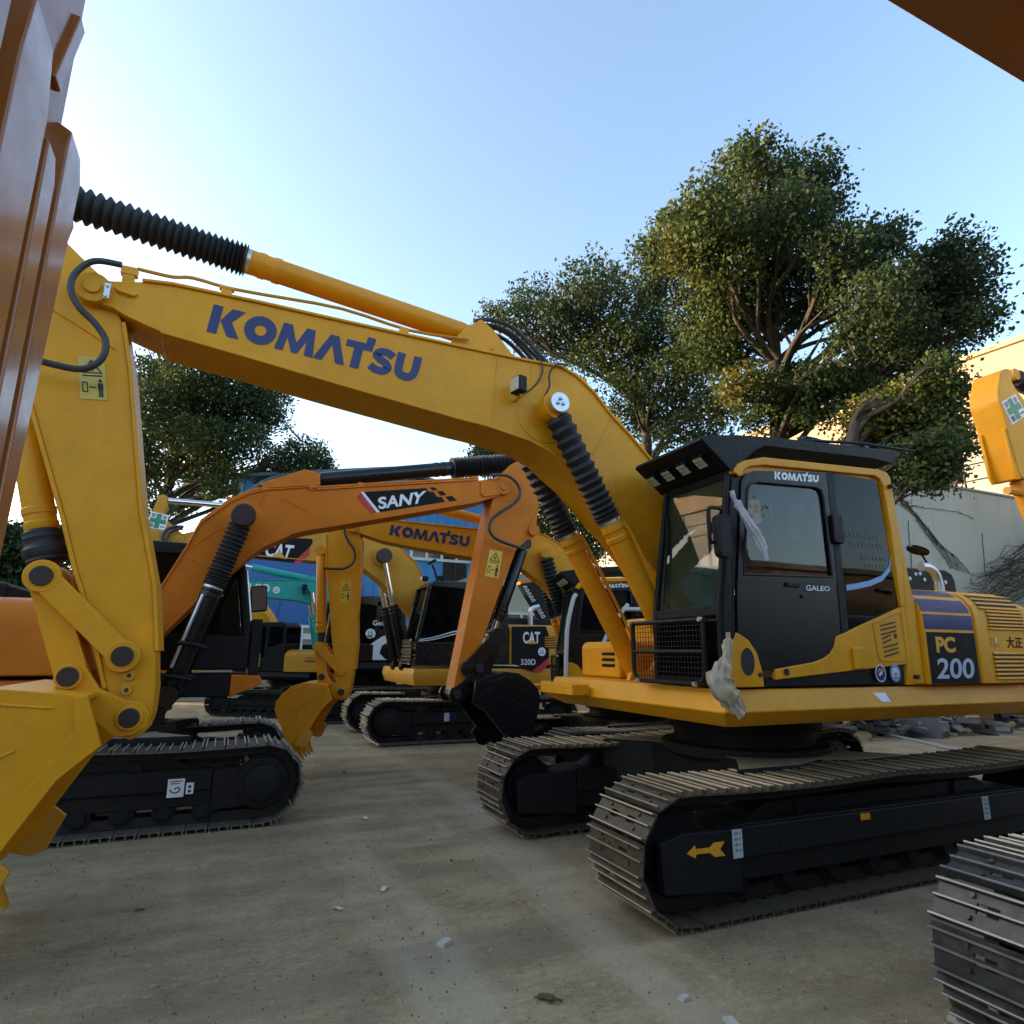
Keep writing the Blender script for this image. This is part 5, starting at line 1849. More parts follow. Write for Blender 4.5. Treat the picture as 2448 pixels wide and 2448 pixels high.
b.loft([[(1.395 + sx * w_ + 0.0, 1.42 + dy, z + (0.0 if abs(sx) < 2 else 0)) for sx, dy in ((-1, 0.02), (-0.8, 0.05), (0.8, 0.05), (1, 0.02), (1, -0.01), (-1, -0.01))] for z, w_ in ((2.275, 0.035), (2.29, 0.055), (2.31, 0.062), (2.54, 0.066), (2.56, 0.058), (2.572, 0.04))])
b.build("mirror", BLK, mb, bevel=0.006)
b = B()
b.tube([(1.27, 1.30, 1.72), (1.27, 1.335, 1.76), (1.245, 1.335, 2.30), (1.245, 1.30, 2.34)], 0.016, 8)
b.tube([(1.30, 1.24, 1.86), (1.37, 1.12, 1.86)], 0.014, 8)
b.tube([(1.17, 1.275, 2.92), (1.22, 1.30, 2.75), (1.25, 1.31, 2.45)], 0.02, 8, smooth=3)
b.build("handrail", BLK, k["cab"])
b = B()
b.poly([(1.115 + 0.062 * math.cos(t * PI / 14), 1.297, 1.578 + 0.095 * math.sin(t * PI / 14)) for t in range(28)])
b.build("panel_hole", RUB, k["cab"], smooth=False)
b = B()
b.cyl((1.012, 1.294, 1.488), (1.012, 1.303, 1.488), 0.016, n=14)
b.cyl((0.76, 1.29, 1.507), (0.76, 1.302, 1.507), 0.024, n=14)
b.cyl((-0.62, 1.29, 1.462), (-0.62, 1.33, 1.462), 0.018, n=12)
b.cyl((-0.60, 1.295, 3.04), (-0.60, 1.34, 3.04), 0.02, n=12)
b.build("cab_bolt", PIN, k["cab"])
b = B()
b.prism([(0.075, 1.685), (-0.03, 1.69), (-0.04, 1.53), (0.065, 1.52)], 1.292, 1.318)
b.build("lower_hinge", YEL, k["cab"], bevel=0.012)
b = B()
lv = [(-0.20, 1.875), (-0.50, 1.965), (-0.545, 1.955), (-0.555, 1.59), (-0.26, 1.585), (-0.225, 1.61)]
b.tube([(p[0], 1.2925, p[1]) for p in lv + [lv[0], lv[1]]], 0.006, 6)
b.build("vent_outline", YELD, k["cab"])
b = B()
for i in range(8):
    z = 1.628 + i * 0.034
    xa, xb = (-0.285, -0.47)
    if 3 <= i <= 4:
        xb = -0.40
    b.prism([(xa - 0.006 * (7 - i) * 0.3, z - 0.014), (xb, z + 0.02), (xb, z + 0.032), (xa - 0.006 * (7 - i) * 0.3, z - 0.002)], 1.291, 1.2955)
b.poly([(-0.452 + 0.018 * math.cos(t * PI / 8), 1.2955, 1.782 + 0.022 * math.sin(t * PI / 8)) for t in range(16)])
b.build("vent_slot", PIN, k["cab"], smooth=False)
cab_round_badge(k["cab"], -0.225, 1.492, 1.296, 0.060, WHITE, NAVY, 0)
cab_round_badge(k["cab"], -0.395, 1.492, 1.296, 0.060, SKYB, SKYB, 1)
# F999 sticker inside the windscreen
lo = at_x(1690, 1440, K1["X"] - 1.22)
fy0, fy1 = K1["Y"] - at_x(1681, 1440, K1["X"] - 1.225).y, K1["Y"] - at_x(1709, 1436, K1["X"] - 1.225).y
fz0, fz1 = at_x(1681, 1447, K1["X"] - 1.225).z, at_x(1681, 1425, K1["X"] - 1.225).z
vs, fs = text_shape("F999", 0.005)
b = B()
b.add([(1.235, fy0, fz0), (1.235, fy1, fz0), (1.232, fy1, fz1), (1.232, fy0, fz1)], [(0, 1, 2, 3)])
fst = b.build("number_sticker", WHITE, k["ws"], smooth=False)
b = B()
b.add([(1.2365, fy0 + (fy1 - fy0) * (0.07 + 0.86 * u), fz0 + (fz1 - fz0) * (0.15 + 0.7 * v)) for u, v in vs], fs)
b.build("number_lettering", RED, fst, smooth=False)
# convex rear mirror above the hood
b = B()
c0 = loc(K1, 2195, 1318, 0.9)
b.lathe((c0[0] + 0.01, 0.9, c0[1]), (c0[0] - 0.005, 0.905, c0[1] + 0.035), [(0, 0.095), (0.4, 0.10), (0.7, 0.08), (1, 0.03)], 24)
b.tube([(c0[0] - 0.02, 0.9, c0[1]), (c0[0] - 0.12, 0.9, c0[1] - 0.12), (c0[0] - 0.18, 0.95, 2.2)], 0.01, 6)
b.build("rear_mirror", BLKG, R1)
# stickers on the track frame
tf = [c for c in k["tr"][0][0].children if c.name.startswith("track_frame")][0]
fy = 2.141 / 2 + 0.232 + 0.0125
decal("travel_arrow", [(1.735, 0.42), (1.672, 0.462), (1.665, 0.44), (1.56, 0.438), (1.52, 0.462), (1.435, 0.462), (1.475, 0.42), (1.435, 0.378), (1.52, 0.38), (1.56, 0.408), (1.665, 0.41), (1.672, 0.388)], fy, ORD, tf)
for sx in (1.33, -1.25):
    decal("grey_sticker", [(sx + 0.04, 0.524), (sx - 0.04, 0.522), (sx - 0.04, 0.352), (sx + 0.04, 0.352)], fy, GREYST, tf)
    b = B()
    for i in range(4):
        for dx in (-0.018, 0.004, 0.018):
            z = 0.39 + i * 0.033
            b.box(sx + dx - 0.005, sx + dx + 0.004, fy + 0.0025, fy + 0.0035, z, z + 0.018)
    b.build("faint_marks", plain("green_grey_decal", (0.12, 0.2, 0.2), 0.5) if "green_grey_decal" not in bpy.data.materials else bpy.data.materials["green_grey_decal"], tf, smooth=False)
decal("orange_sticker", [(0.185, 0.518), (0.09, 0.516), (0.09, 0.472), (0.185, 0.474)], fy, ORD, tf)
tf2 = [c for c in k["tr"][1][0].children if c.name.startswith("track_frame")][0]
# ------------------------------------------------------------------ orange SANY excavator on the left, facing right
M = machine("excavator", "orange excavator facing right, with white lettering on a black boom plate and a black bucket", -1.2, 8.24, 0.0)
RS = M["root"]
trs = make_tracks(M, xi=1.62, xs=-1.72, r=0.385, shoe=SHOEL, near=False, hub_front=True)
M_tf = [c for c in trs[1][0].children if c.name.startswith("track_frame")][0]
make_platform(M, ORG, front=0.12, ztop=1.36, zr=1.2, zb=1.08)
b = B()
b.box(0.0, 1.25, 0.30, 1.29, 1.09, 1.35)
b.build("cab_floor_frame", BLK, RS, bevel=0.02)
b = B()
b.prism([(1.25, 1.35), (1.58, 1.33), (1.62, 1.24), (1.25, 1.08)], 0.30, 1.28)
b.build("front_skirt", ORG, RS, bevel=0.015)
body_generic(M, ORG, top=2.1, tool=False)
cs = cab_generic(M, BLK, zt=2.92, xf=1.42, xr=-0.4, glass_m=WINDD)
b = B()
b.box(1.44, 1.56, 0.42, 1.25, 1.22, 2.02)
b.build("front_panel", BLK, cs, bevel=0.01)
b = B()
b.box(0.13, 0.35, -0.62, -0.28, 1.12, 1.36)
b.prism([(0.13, 1.1), (0.42, 1.1), (0.42, 1.42), (0.3, 1.55), (0.13, 1.55)], -0.85, -0.55)
b.build("step_box", ORG, RS, bevel=0.02)
NB = -0.215
z2 = lambda pts: zoom((340, 1100), 4.83, pts)
z3 = lambda pts: zoom((740, 1100), 4.83, pts)
stop = [(2.30 + 2.22, 3.80), (4.64, 3.93), (4.62, 4.03), (4.5, 4.06)] + locs(M, z3([(1930, 235), (600, 312), (0, 352)]), NB) + locs(M, z2([(1930, 315), (1420, 350), (1240, 390), (1020, 490), (850, 610), (680, 730), (520, 1010), (110, 1650)]), NB) + [(0.08, 1.72), (0.0, 1.45)]
sbot = [(4.40, 3.76)] + locs(M, z3([(1930, 490), (400, 745), (0, 810)]), NB) + locs(M, z2([(1700, 860), (1400, 985), (1190, 1130), (1000, 1290), (740, 1500), (400, 1840)]), NB) + [(0.42, 1.70), (0.22, 1.38)]
bs, _, _ = make_boom(M, (0.12, 1.52), (4.56, 3.93), 0, ORG, top=stop, bot=sbot)
# SANY plate
q = locs(M, z3([(810, 605), (1560, 485), (1350, 325), (600, 370)]), NB)
decal("name_plate", locs(M, z3([(625, 368), (1345, 322), (1380, 365), (1432, 368), (1470, 425), (1530, 430), (1562, 482), (815, 600)]), NB), NB - 0.003, BLACKD, bs)
decal("white_stripe", locs(M, z3([(590, 370), (625, 368), (812, 600), (775, 606)]), NB), NB - 0.0035, WHITE, bs)
decal("red_stripe", locs(M, z3([(545, 425), (590, 372), (775, 606), (712, 615)]), NB), NB - 0.003, RED, bs)
for pts in ([(1385, 318), (1440, 314), (1478, 345), (1425, 350)], [(1472, 362), (1535, 355), (1580, 400), (1512, 410)], [(1568, 425), (1645, 412), (1700, 465), (1615, 478)]):
    decal("black_check", locs(M, z3(pts), NB), NB - 0.003, BLACKD, bs)
lettering("boom_lettering", text_shape("SANY", 0.03), locs(M, z3([(800, 570), (1300, 498), (1352, 352), (785, 432)]), NB), NB - 0.007, WHITE, bs)
# seams and boss
c = loc(M, 340 + 1165 / 4.83, 1100 + 690 / 4.83, NB)
b = B()
b.lathe((c[0], NB + 0.01, c[1]), (c[0], NB - 0.24, c[1]), [(0, 0.24), (0.06, 0.24), (0.08, 0.22), (0.081, 0.10), (1, 0.10)], 30)
bfar = B()
bfar.lathe((c[0], -NB - 0.01, c[1]), (c[0], -NB + 0.24, c[1]), [(0, 0.24), (0.06, 0.24), (0.08, 0.22), (0.081, 0.10), (1, 0.10)], 30)
bfar.build("cylinder_boss", ORG, bs, bevel=0.004)
b.build("cylinder_boss", ORG, bs)
b = B()
b.lathe((c[0], NB - 0.2, c[1]), (c[0], NB - 0.33, c[1]), [(0, 0.135), (0.9, 0.135), (1.0, 0.12)], 26)
b.build("pin_cap", PIN, bs)
b = B()
b.tube([(p[0], NB - 0.001, p[1]) for p in locs(M, z2([(515, 1125), (830, 1290)]), NB)], 0.005, 6)
b.tube([(p[0], NB - 0.001, p[1]) for p in locs(M, z2([(1620, 440), (1930, 615)]), NB)], 0.005, 6)
b.tube([(p[0], NB - 0.001, p[1]) for p in locs(M, z2([(530, 1040), (760, 880), (860, 810), (960, 800), (1030, 820)]), NB)], 0.006, 6, smooth=3)
b.tube([(p[0], NB - 0.001, p[1]) for p in locs(M, z2([(1370, 520), (1385, 440), (1440, 395)]), NB)], 0.006, 6, smooth=3)
b.build("weld_seam", ORG, bs)
b = B()
tipq = zoom((900, 1080), 5.52, [(1370, 400), (1690, 405), (1760, 470), (1745, 530), (1690, 560), (1420, 600), (1370, 560)])
b.prism(locs(M, tipq, NB), NB - 0.025, NB)
b.build("tip_plate", ORG, bs, bevel=0.006)
b = B()
for yy in (-0.16, 0.0, 0.14):
    b.tube([(p[0], yy, p[1] + 0.05) for p in stop[4:14]], 0.015, 8)
for i in (4, 5, 6, 8, 10):
    p = stop[i]
    b.box(p[0] - 0.04, p[0] + 0.04, -0.19, 0.17, p[1], p[1] + 0.07)
b.build("boom_pipe", ORG, bs, bevel=0.003)
# arm
sarm = [(x + 1.2, z) for x, z in ((2.70, 1.08), (3.12, 3.28), (3.22, 3.72), (3.28, 4.06), (3.5, 4.3), (3.68, 4.42), (3.80, 4.5), (3.95, 4.48), (4.06, 4.36), (4.02, 4.22), (3.98, 3.8), (3.90, 3.34), (3.86, 3.24), (3.76, 3.2), (3.60, 3.05), (3.38, 2.5), (3.11, 1.77), (2.98, 1.3), (2.9, 1.05), (2.80, 1.0))]
as_, _ = make_arm(M, None, None, ORG, outline=sarm, w=0.17)
AFs = -0.1705
warning_sticker(as_, locs(M, zoom((1060, 1250), 3.864, [(380, 492), (505, 515), (548, 265), (428, 245)]), AFs), AFs - 0.003, -1)
b = B()
b.tube([(p[0], AFs, p[1]) for p in locs(M, zoom((900, 1080), 5.52, [(1530, 660), (1900, 640)]), AFs)], 0.004, 6)
b.tube([(p[0], AFs, p[1]) for p in ((5.22, 3.9), (4.9, 3.2))], 0.007, 6)
b.build("weld_seam", ORG, as_)
b = B()
c2 = loc(M, 1060 + 825 / 3.864, 1250 + 72 / 3.864, AFs)
b.cyl((c2[0], -0.23, c2[1]), (c2[0], 0.23, c2[1]), 0.085, n=20)
b.cyl((5.0, -0.2, 4.38), (5.0, 0.2, 4.38), 0.09, n=20)
b.build("pin_boss", ORG, as_, bevel=0.004)
b = B()
hp = zoom((900, 1080), 5.52, [(1500, 310), (1600, 308), (1720, 315), (1820, 375), (1888, 480), (1888, 585), (1800, 695), (1640, 795), (1530, 885), (1492, 985), (1512, 1080), (1600, 1160), (1750, 1220), (1932, 1280), (1960, 1300)])
b.tube([(p[0], -0.30, p[1]) for p in locs(M, hp, -0.30)], 0.022, 10, smooth=4)
b.build("hydraulic_hose", HOSE, RS)
# cylinders
base = loc(M, 398, 1665, -0.40)
for sy in (-0.38, 0.38):
    cy = make_cylinder(M, "boom_cylinder", (base[0], sy, base[1]), (c[0], sy, c[1]), 0.56, 0.105, 0.045, BLKG, CHROME, RUB, 17, rb2=0.125, squash=1.25)
    b = B()
    a0, a1 = Vector((base[0], sy - 0.13, base[1])), Vector((c[0], sy - 0.13, c[1]))
    n = Vector((-0.06, 0, 0.02))
    b.tube([a0 + (a1 - a0) * t + n for t in (0.14, 0.3, 0.5, 0.53)], 0.018, 8)
    b.build("cylinder_pipe", ZINC, cy)
    b = B()
    for t in (0.1, 0.27):
        p0 = a0 + (a1 - a0) * t
        b.tube([p0 + Vector((-0.1, -0.02, 0.02)), p0 + Vector((0.05, -0.05, 0.0)), p0 + Vector((0.16, 0.0, -0.03))], 0.025, 8, smooth=3)
    b.build("pipe_fitting", BLK, cy)
b0 = loc(M, 744, 1153, 0)
e1 = (5.0, 4.40)
ac = make_cylinder(M, "arm_cylinder", (b0[0], 0, b0[1] + 0.02), (e1[0], 0, e1[1] + 0.03), 0.60, 0.098, 0.045, BLKG, CHROME, RUB, 19, rb2=0.155, squash=1.1, core=0.8)
for s in (-1, 1):
    b = B()
    y0, y1 = sorted((s * 0.09, s * 0.13))
    b.prism([(b0[0] - 0.65, 3.62), (b0[0] - 0.1, b0[1] + 0.13), (b0[0] + 0.09, b0[1] + 0.1), (b0[0] + 0.1, b0[1] - 0.05), (b0[0] - 0.05, 3.62)], y0, y1)
    b.build("cylinder_lug", ORG, bs, bevel=0.008)
b = B()
for dy in (0.06, -0.02, -0.09):
    pts = locs(M, z2([(1860, 185), (1650, 190), (1450, 240), (1300, 330), (1240, 375)]), dy)
    b.tube([(p[0], dy, p[1] + dy * 0.3) for p in pts], 0.022, 8, smooth=4)
b.build("cylinder_hose", HOSE, RS)
make_cylinder(M, "bucket_cylinder", (5.0, 0, 3.18), (4.52, 0, 1.86), 0.78, 0.085, 0.045, BLKG, CHROME)
for s in (-1, 1):
    b = B()
    y0, y1 = sorted((s * 0.185, s * 0.225))
    p, q = Vector((4.52, 1.84)), Vector((4.10, 1.42))
    d = (q - p).normalized()
    n = Vector((-d.y, d.x)) * 0.085
    b.prism([tuple(p + n * 1.4), tuple(q + n), tuple(q - n), tuple(p - n)], y0, y1)
    b.cyl((p.x, y0 - 0.004, p.y), (p.x, y1 + 0.004, p.y), 0.12, n=20)
    b.cyl((q.x, y0 - 0.004, q.y), (q.x, y1 + 0.004, q.y), 0.10, n=20)
    b.cyl((q.x, s * 0.22, q.y), (q.x, s * 0.25, q.y), 0.05, n=14)
    b.build("rocker_arm", BLKG, RS, bevel=0.006)
b = B()
p, q = Vector((4.52, 1.84)), Vector((4.35, 1.36))
b.prism([(4.62, 1.84), (4.45, 1.36), (4.27, 1.36), (4.42, 1.84)], -0.15, 0.15)
b.build("bucket_link", BLKG, RS, bevel=0.01)
make_bucket(M, (3.95, 1.10), 0.22, 1.06, BLKG, PIN, w=0.5)
# body plate with stripes, mirror, tubes
decal("body_plate", [(-0.85, 1.92), (-1.6, 1.92), (-1.6, 1.58), (-0.85, 1.58)], -1.338, RED, RS)
decal("plate_band", [(-0.85, 1.86), (-1.6, 1.86), (-1.6, 1.74), (-0.85, 1.74)], -1.343, BLACKD, RS)
decal("plate_number_field", [(-1.02, 1.72), (-1.6, 1.72), (-1.6, 1.50), (-1.02, 1.50)], -1.343, BLACKD, RS)
lettering("plate_lettering", text_shape("SY75C", 0.02) if False else text_shape("5C", 0.03), [(-1.30, 1.535), (-1.08, 1.535), (-1.08, 1.665), (-1.30, 1.665)], -1.349, WHITE, RS)
b = B()
b.tube([(-1.25, -1.0, 2.1), (-1.1, -1.0, 2.16), (-1.02, -1.0, 2.3), (-0.90, -1.0, 2.62), (-0.88, -1.0, 2.75)], 0.05, 10, smooth=4)
b.build("wrapped_pipe", WFILM, RS)
mq = loc(M, 340 + 1315 / 4.83, 1100 + 1610 / 4.83, 1.3)
b = B()
b.obox((1.50, 0.75, 2.30), (0.10, 0, 0.014), (0.01, 0.035, 0), (-0.018, 0, 0.17))
mo = b.build("mirror", BLK, cs, bevel=0.03, seg=3)
b = B()
b.obox((1.50, 0.713, 2.30), (0.085, 0, 0.012), (0.0, 0.001, 0), (-0.016, 0, 0.15))
b.build("mirror_face", plain("mirror_glass", (0.10, 0.11, 0.12), 0.08, 0.6), mo, smooth=False)
b = B()
b.tube([(1.32, 0.7, 2.66), (1.36, 0.68, 2.4), (1.42, 0.67, 2.02), (1.45, 0.67, 1.75), (1.44, 0.67, 1.62)], 0.019, 8, smooth=4)
b.tube([(1.28, 0.6, 2.62), (1.36, 0.6, 2.2), (1.40, 0.6, 1.9)], 0.014, 8, smooth=4)
b.build("handrail", ZINC, cs)
qy = -1.0705 - 0.17 - 0.0125
decal("white_sticker", [(0.94, 0.46), (0.80, 0.46), (0.80, 0.30), (0.94, 0.30)], qy, WHITE, M_tf)
decal("small_sticker", [(1.02, 0.42), (0.955, 0.42), (0.955, 0.32), (1.02, 0.32)], qy, WHITE, M_tf)
b = B()
vs, fs = stroke(spline2([(0.82, 0.37), (0.85, 0.34), (0.89, 0.345), (0.905, 0.37), (0.88, 0.385), (0.86, 0.365)], 4), 0.011)
b.add([(x, qy - 0.0035, z) for x, z in vs], fs)
for x0, x1, z in ((0.82, 0.925, 0.435), (0.82, 0.90, 0.415)):
    b.box(x0, x1, qy - 0.0035, qy - 0.003, z, z + 0.008)
for zc in (0.385, 0.345):
    b.poly([(0.987 + 0.014 * math.cos(t * PI / 6), qy - 0.0035, zc + 0.014 * math.sin(t * PI / 6)) for t in range(12)])
b.build("marks", PIN, M_tf, smooth=False)

# ------------------------------------------------------------------ second yellow machine behind
K2 = machine("excavator", "yellow excavator with green-black cylinder sleeves, beyond the big yellow machine", 5.55, 8.4, PI, s=0.85, slew=rad(-18))
k2P = loc(K2, 816, 1654.5, 0.24)
k2T = loc(K2, 843, 1258, 0.24)
k2top = [(k2T[0] + 0.09, k2T[1] - 0.02), (k2T[0] + 0.07, k2T[1] + 0.07), (k2T[0], k2T[1] + 0.10), (k2T[0] - 0.15, k2T[1] + 0.11)] + locs(K2, [(926, 1243), (1140, 1266), (1200, 1270), (1255, 1270), (1280, 1274), (1308, 1283), (1342, 1304), (1376, 1343), (1402, 1382)], 0.215) + [(0.40, 2.0), (0.36, 1.7)]
k2bot = [(k2T[0] + 0.05, k2T[1] - 0.09)] + locs(K2, [(864, 1276), (910, 1292), (978, 1306), (1060, 1319), (1140, 1332), (1200, 1341), (1254, 1361), (1301, 1395), (1319, 1416), (1342, 1450)], 0.215) + [(0.72, 1.75), (0.6, 1.55)]
k2 = komatsu_machine(K2, near=False, shoe=SHOE, P=k2P, T=k2T, F=(0.50, 1.62), full=False, top=k2top, bot=k2bot)
RK2 = K2["root"]
lettering("boom_lettering", WORD, locs(K2, z3([(918, 868), (1840, 1006), (1855, 885), (940, 745)]), BF), BF + 0.004, NAVY, k2["boom"])
lettering("cab_lettering", WORD, [(0.70, 2.955), (0.225, 2.985), (0.215, 3.045), (0.695, 3.02)], 1.285, WHITE, k2["door"])
warning_sticker(k2["arm"], locs(K2, z3([(360, 1640), (465, 1640), (485, 1400), (365, 1395)]), 0.1605), 0.1635, 1, STKY)
c = loc(K2, 1060 + 930 / 3.864, 1250 + 295 / 3.864, BF)
b = B()
b.lathe((c[0], BF - 0.01, c[1]), (c[0], BF + 0.14, c[1]), [(0, 0.22), (0.10, 0.22), (0.12, 0.20), (0.121, 0.12), (0.4, 0.12), (0.41, 0.065), (1, 0.065)], 28)
b.build("cylinder_boss", YEL, k2["boom"])
for sy in (0.36, -0.36):
    make_cylinder(K2, "boom_cylinder", (0.86, sy, 1.36), (c[0], sy, c[1]), 0.50, 0.092, 0.045, YEL2, CHROME, RUBG, 17, rb2=0.13, squash=1.3)
tb = k2["fb"]
lug, eye = tb((2.75, 4.35)), k2["fa"]((5.84, 4.71))
make_cylinder(K2, "arm_cylinder", (lug[0], 0, lug[1]), (eye[0], 0, eye[1]), 0.6, 0.092, 0.045, YEL2, CHROME, RUB, 22, rb2=0.115)
L1 = (k2P[0] + 0.43, k2P[1] + 0.74)
ct = loc(K2, 740 + 150 / 4.83, 1100 + 1050 / 4.83, 0)
make_cylinder(K2, "bucket_cylinder", (ct[0] + 0.02, 0, ct[1]), (L1[0], 0, L1[1]), 0.80, 0.085, 0.06, YEL2, RUB)
for s in (-1, 1):
    b = B()
    y0, y1 = sorted((s * 0.175, s * 0.21))
    p, q = Vector(L1), Vector((k2P[0] + 0.03, k2P[1] + 0.34))
    d = (q - p).normalized()
    n = Vector((-d.y, d.x)) * 0.075
    b.prism([tuple(p + n), tuple(q + n), tuple(q - n), tuple(p - n)], y0, y1)
    b.cyl((p.x, y0 - 0.004, p.y), (p.x, y1 + 0.004, p.y), 0.085, n=20)
    b.cyl((q.x, y0 - 0.004, q.y), (q.x, y1 + 0.004, q.y), 0.085, n=20)
    b.build("rocker_arm", YEL2, RK2, bevel=0.006, rot=K2["slew"])
b = B()
p, q = Vector(L1), Vector((k2P[0] + 0.34, k2P[1] + 0.24))
d = (q - p).normalized()
n = Vector((-d.y, d.x)) * 0.085
b.prism([tuple(p + n), tuple(q + n), tuple(q - n), tuple(p - n)], -0.16, 0.16)
b.build("bucket_link", YEL2, RK2, bevel=0.008, rot=K2["slew"])
b = B()
hp = z3([(402, 770), (410, 850), (450, 940), (510, 1030), (525, 1120), (490, 1200), (400, 1250), (290, 1255), (160, 1250)])
b.tube([(p[0], 0.26, p[1]) for p in locs(K2, hp, 0.26)], 0.022, 8, smooth=4)
b.build("hydraulic_hose", HOSE, RK2, rot=K2["slew"])
b = B()
b.prism([(1.36, 3.195), (1.345, 3.225), (1.02, 3.275), (0.6, 3.315), (-0.80, 3.40), (-0.86, 3.385), (-0.72, 3.27), (-0.5, 3.285), (0.75, 3.225), (0.86, 3.17), (1.09, 2.985), (1.10, 2.995)], 0.38, 1.27)
rg2 = b.build("roof_guard", BLK, RK2, bevel=0.006, rot=K2["slew"])
b = B()
d1 = Vector((0.27, 0, 0.21)).normalized()
for yy in (0.55, 0.8, 1.05):
    b.obox((1.245, yy, 3.082), tuple(d1 * 0.05), (0, 0.05, 0), (0.012, 0, -0.016))
b.build("roof_lamp", LENS, rg2)
mesh_guard(k2["cab"], 1.37, 0.42, 1.16, 1.43, 1.87)
b = B()
for pts in (([(1.30, 1.30, 1.42), (1.29, 1.32, 1.6), (1.26, 1.33, 2.3), (1.16, 1.32, 2.75), (1.10, 1.31, 2.85)]), ([(0.25, 1.32, 2.7), (0.42, 1.34, 2.5), (0.62, 1.36, 2.2), (0.78, 1.36, 1.85), (0.80, 1.36, 1.65), (0.72, 1.36, 1.48), (0.55, 1.36, 1.44), (0.38, 1.36, 1.45)]), ([(0.35, 1.33, 2.62), (0.1, 1.34, 2.62), (-0.3, 1.33, 2.62)])):
    b.tube(pts, 0.035, 10, smooth=5)
b.build("wrapped_handrail", WFILM, k2["cab"])

# ------------------------------------------------------------------ tan machine with the CAT plates
CT = machine("excavator", "tan excavator with a black cab, black lettered plates and red flashes, behind the orange arm", 4.44, 12.97, PI)
RC = CT["root"]
trc = make_tracks(CT, shoe=SHOEL, near=False, hub_front=True)
make_platform(CT, TAN, front=1.30, ztop=1.33, zr=1.2, zb=1.02, inset=0.05)
hc = body_generic(CT, TAN, xs=(-0.64, -2.1), top=2.2)
cc = cab_generic(CT, BLKG, zt=2.98, xf=1.26, slope=0.2, rounded=0.02, glass_m=WINDD)
mesh_guard(cc, 1.32, 0.42, 1.22, 1.42, 1.85, dx=0.1)
b = B()
for i in range(6):
    z = 1.47 + i * 0.065
    b.box(1.315, 1.33, 0.5, 1.2, z, z + 0.03)
b.build("guard_slat", BLK, cc)
z4 = lambda pts: zoom((1060, 1250), 3.864, pts)
decal("side_plate", [(-0.66, 2.14), (-0.66, 1.43)] + locs(CT, z4([(820, 1370), (975, 1245), (972, 1030), (945, 955)]), 1.334), 1.334, BLACKD, hc)
decal("red_stripe", locs(CT, z4([(820, 1372), (905, 1372), (975, 1305), (975, 1243)]), 1.339), 1.339, RED, hc)
lettering("side_lettering", text_shape("CAT", 0.03), locs(CT, z4([(735, 1114), (893, 1114), (893, 1006), (735, 1006)]), 1.341), 1.341, WHITE, hc)
decal("side_triangle", locs(CT, z4([(778, 1117), (865, 1117), (825, 1076)]), 1.343), 1.343, ORD, hc)
lettering("side_number", text_shape("320D", 0.012), locs(CT, z4([(715, 1312), (852, 1312), (852, 1258), (715, 1258)]), 1.341), 1.341, WHITE, hc)
def round_mark(parent, x, z, y, r):
    b = B()
    b.poly([(x + r * math.cos(t * PI / 12), y, z + r * math.sin(t * PI / 12)) for t in range(24)])
    o = b.build("round_sticker", WHITE, parent, smooth=False)
    lettering("sticker_letters", text_shape("LS", 0.02), [(x + r * 0.5, z - r * 0.5), (x - r * 0.5, z - r * 0.5), (x - r * 0.5, z + r * 0.5), (x + r * 0.5, z + r * 0.5)], y + 0.002, GREEN, o)
q = loc(CT, 1060 + 910 / 3.864, 1250 + 1190 / 3.864, 1.342)
round_mark(hc, q[0], q[1], 1.342, 0.085)
ctT, ctP = (5.48, 3.61), (5.05, 0.95)
bc_, tp, bt = make_boom(CT, (0.5, 1.62), ctT, 0, TAN, thick=1.15)
fb = similarity(BOOM_F, BOOM_T, (0.5, 1.62), ctT, 1.15)
decal("boom_plate", locs(CT, z2([(1180, 1120), (1380, 935), (1560, 890), (1900, 905)]) + z3([(30, 910), (38, 950)]) + z2([(1930, 1010), (1750, 1190)]), BF), BF + 0.003, BLACKD, bc_)
decal("boom_red_stripe", locs(CT, z2([(1740, 1188), (1815, 1198), (1932, 1090), (1932, 1005)]), BF), BF + 0.006, RED, bc_)
lettering("boom_lettering", text_shape("CAT", 0.03), locs(CT, z2([(1410, 1110), (1700, 1150), (1762, 985), (1440, 950)]), BF), BF + 0.008, WHITE, bc_)
decal("boom_triangle", locs(CT, z2([(1490, 1118), (1660, 1145), (1590, 1050)]), BF), BF + 0.011, ORD, bc_)
c = loc(CT, 740 + 840 / 4.83, 1100 + 1120 / 4.83, BF)
b = B()
b.cyl((c[0], BF, c[1]), (c[0], BF + 0.09, c[1]), 0.2, n=28)
b.build("cylinder_boss", TAN, bc_)
b = B()
b.cyl((c[0], BF + 0.09, c[1]), (c[0], BF + 0.25, c[1]), 0.15, n=24)
b.build("pin_cap", PIN, bc_)
for sy in (0.36, -0.36):
    make_cylinder(CT, "boom_cylinder", (1.22, sy, 1.35), (c[0], sy, c[1]), 0.50, 0.10, 0.052, BLKG, CHROME)
arc, fac = make_arm(CT, ctT, ctP, TAN, thick=1.1)
safety_sticker(arc, locs(CT, z2([(45, 775), (262, 812), (310, 638), (105, 590)]), 0.161), 0.164, 1)
lug, eye = fb((2.75, 4.35)), fac((5.84, 4.71))
make_cylinder(CT, "arm_cylinder", (lug[0], 0, lug[1]), (eye[0], 0, eye[1]), 0.58, 0.095, 0.055, TAN, CHROME)
make_bucket(CT, ctP, 0.0, 1.0, TAN, PIN)
b = B()
hp = z2([(480, 770), (380, 770), (290, 800), (240, 870), (240, 960), (280, 1030), (340, 1110), (370, 1140)])
b.tube([(p[0], 0.30, p[1]) for p in locs(CT, hp, 0.30)], 0.03, 8, smooth=4)
hp = z2([(470, 790), (400, 800), (330, 830), (285, 900), (265, 1000), (270, 1100), (255, 1140)])
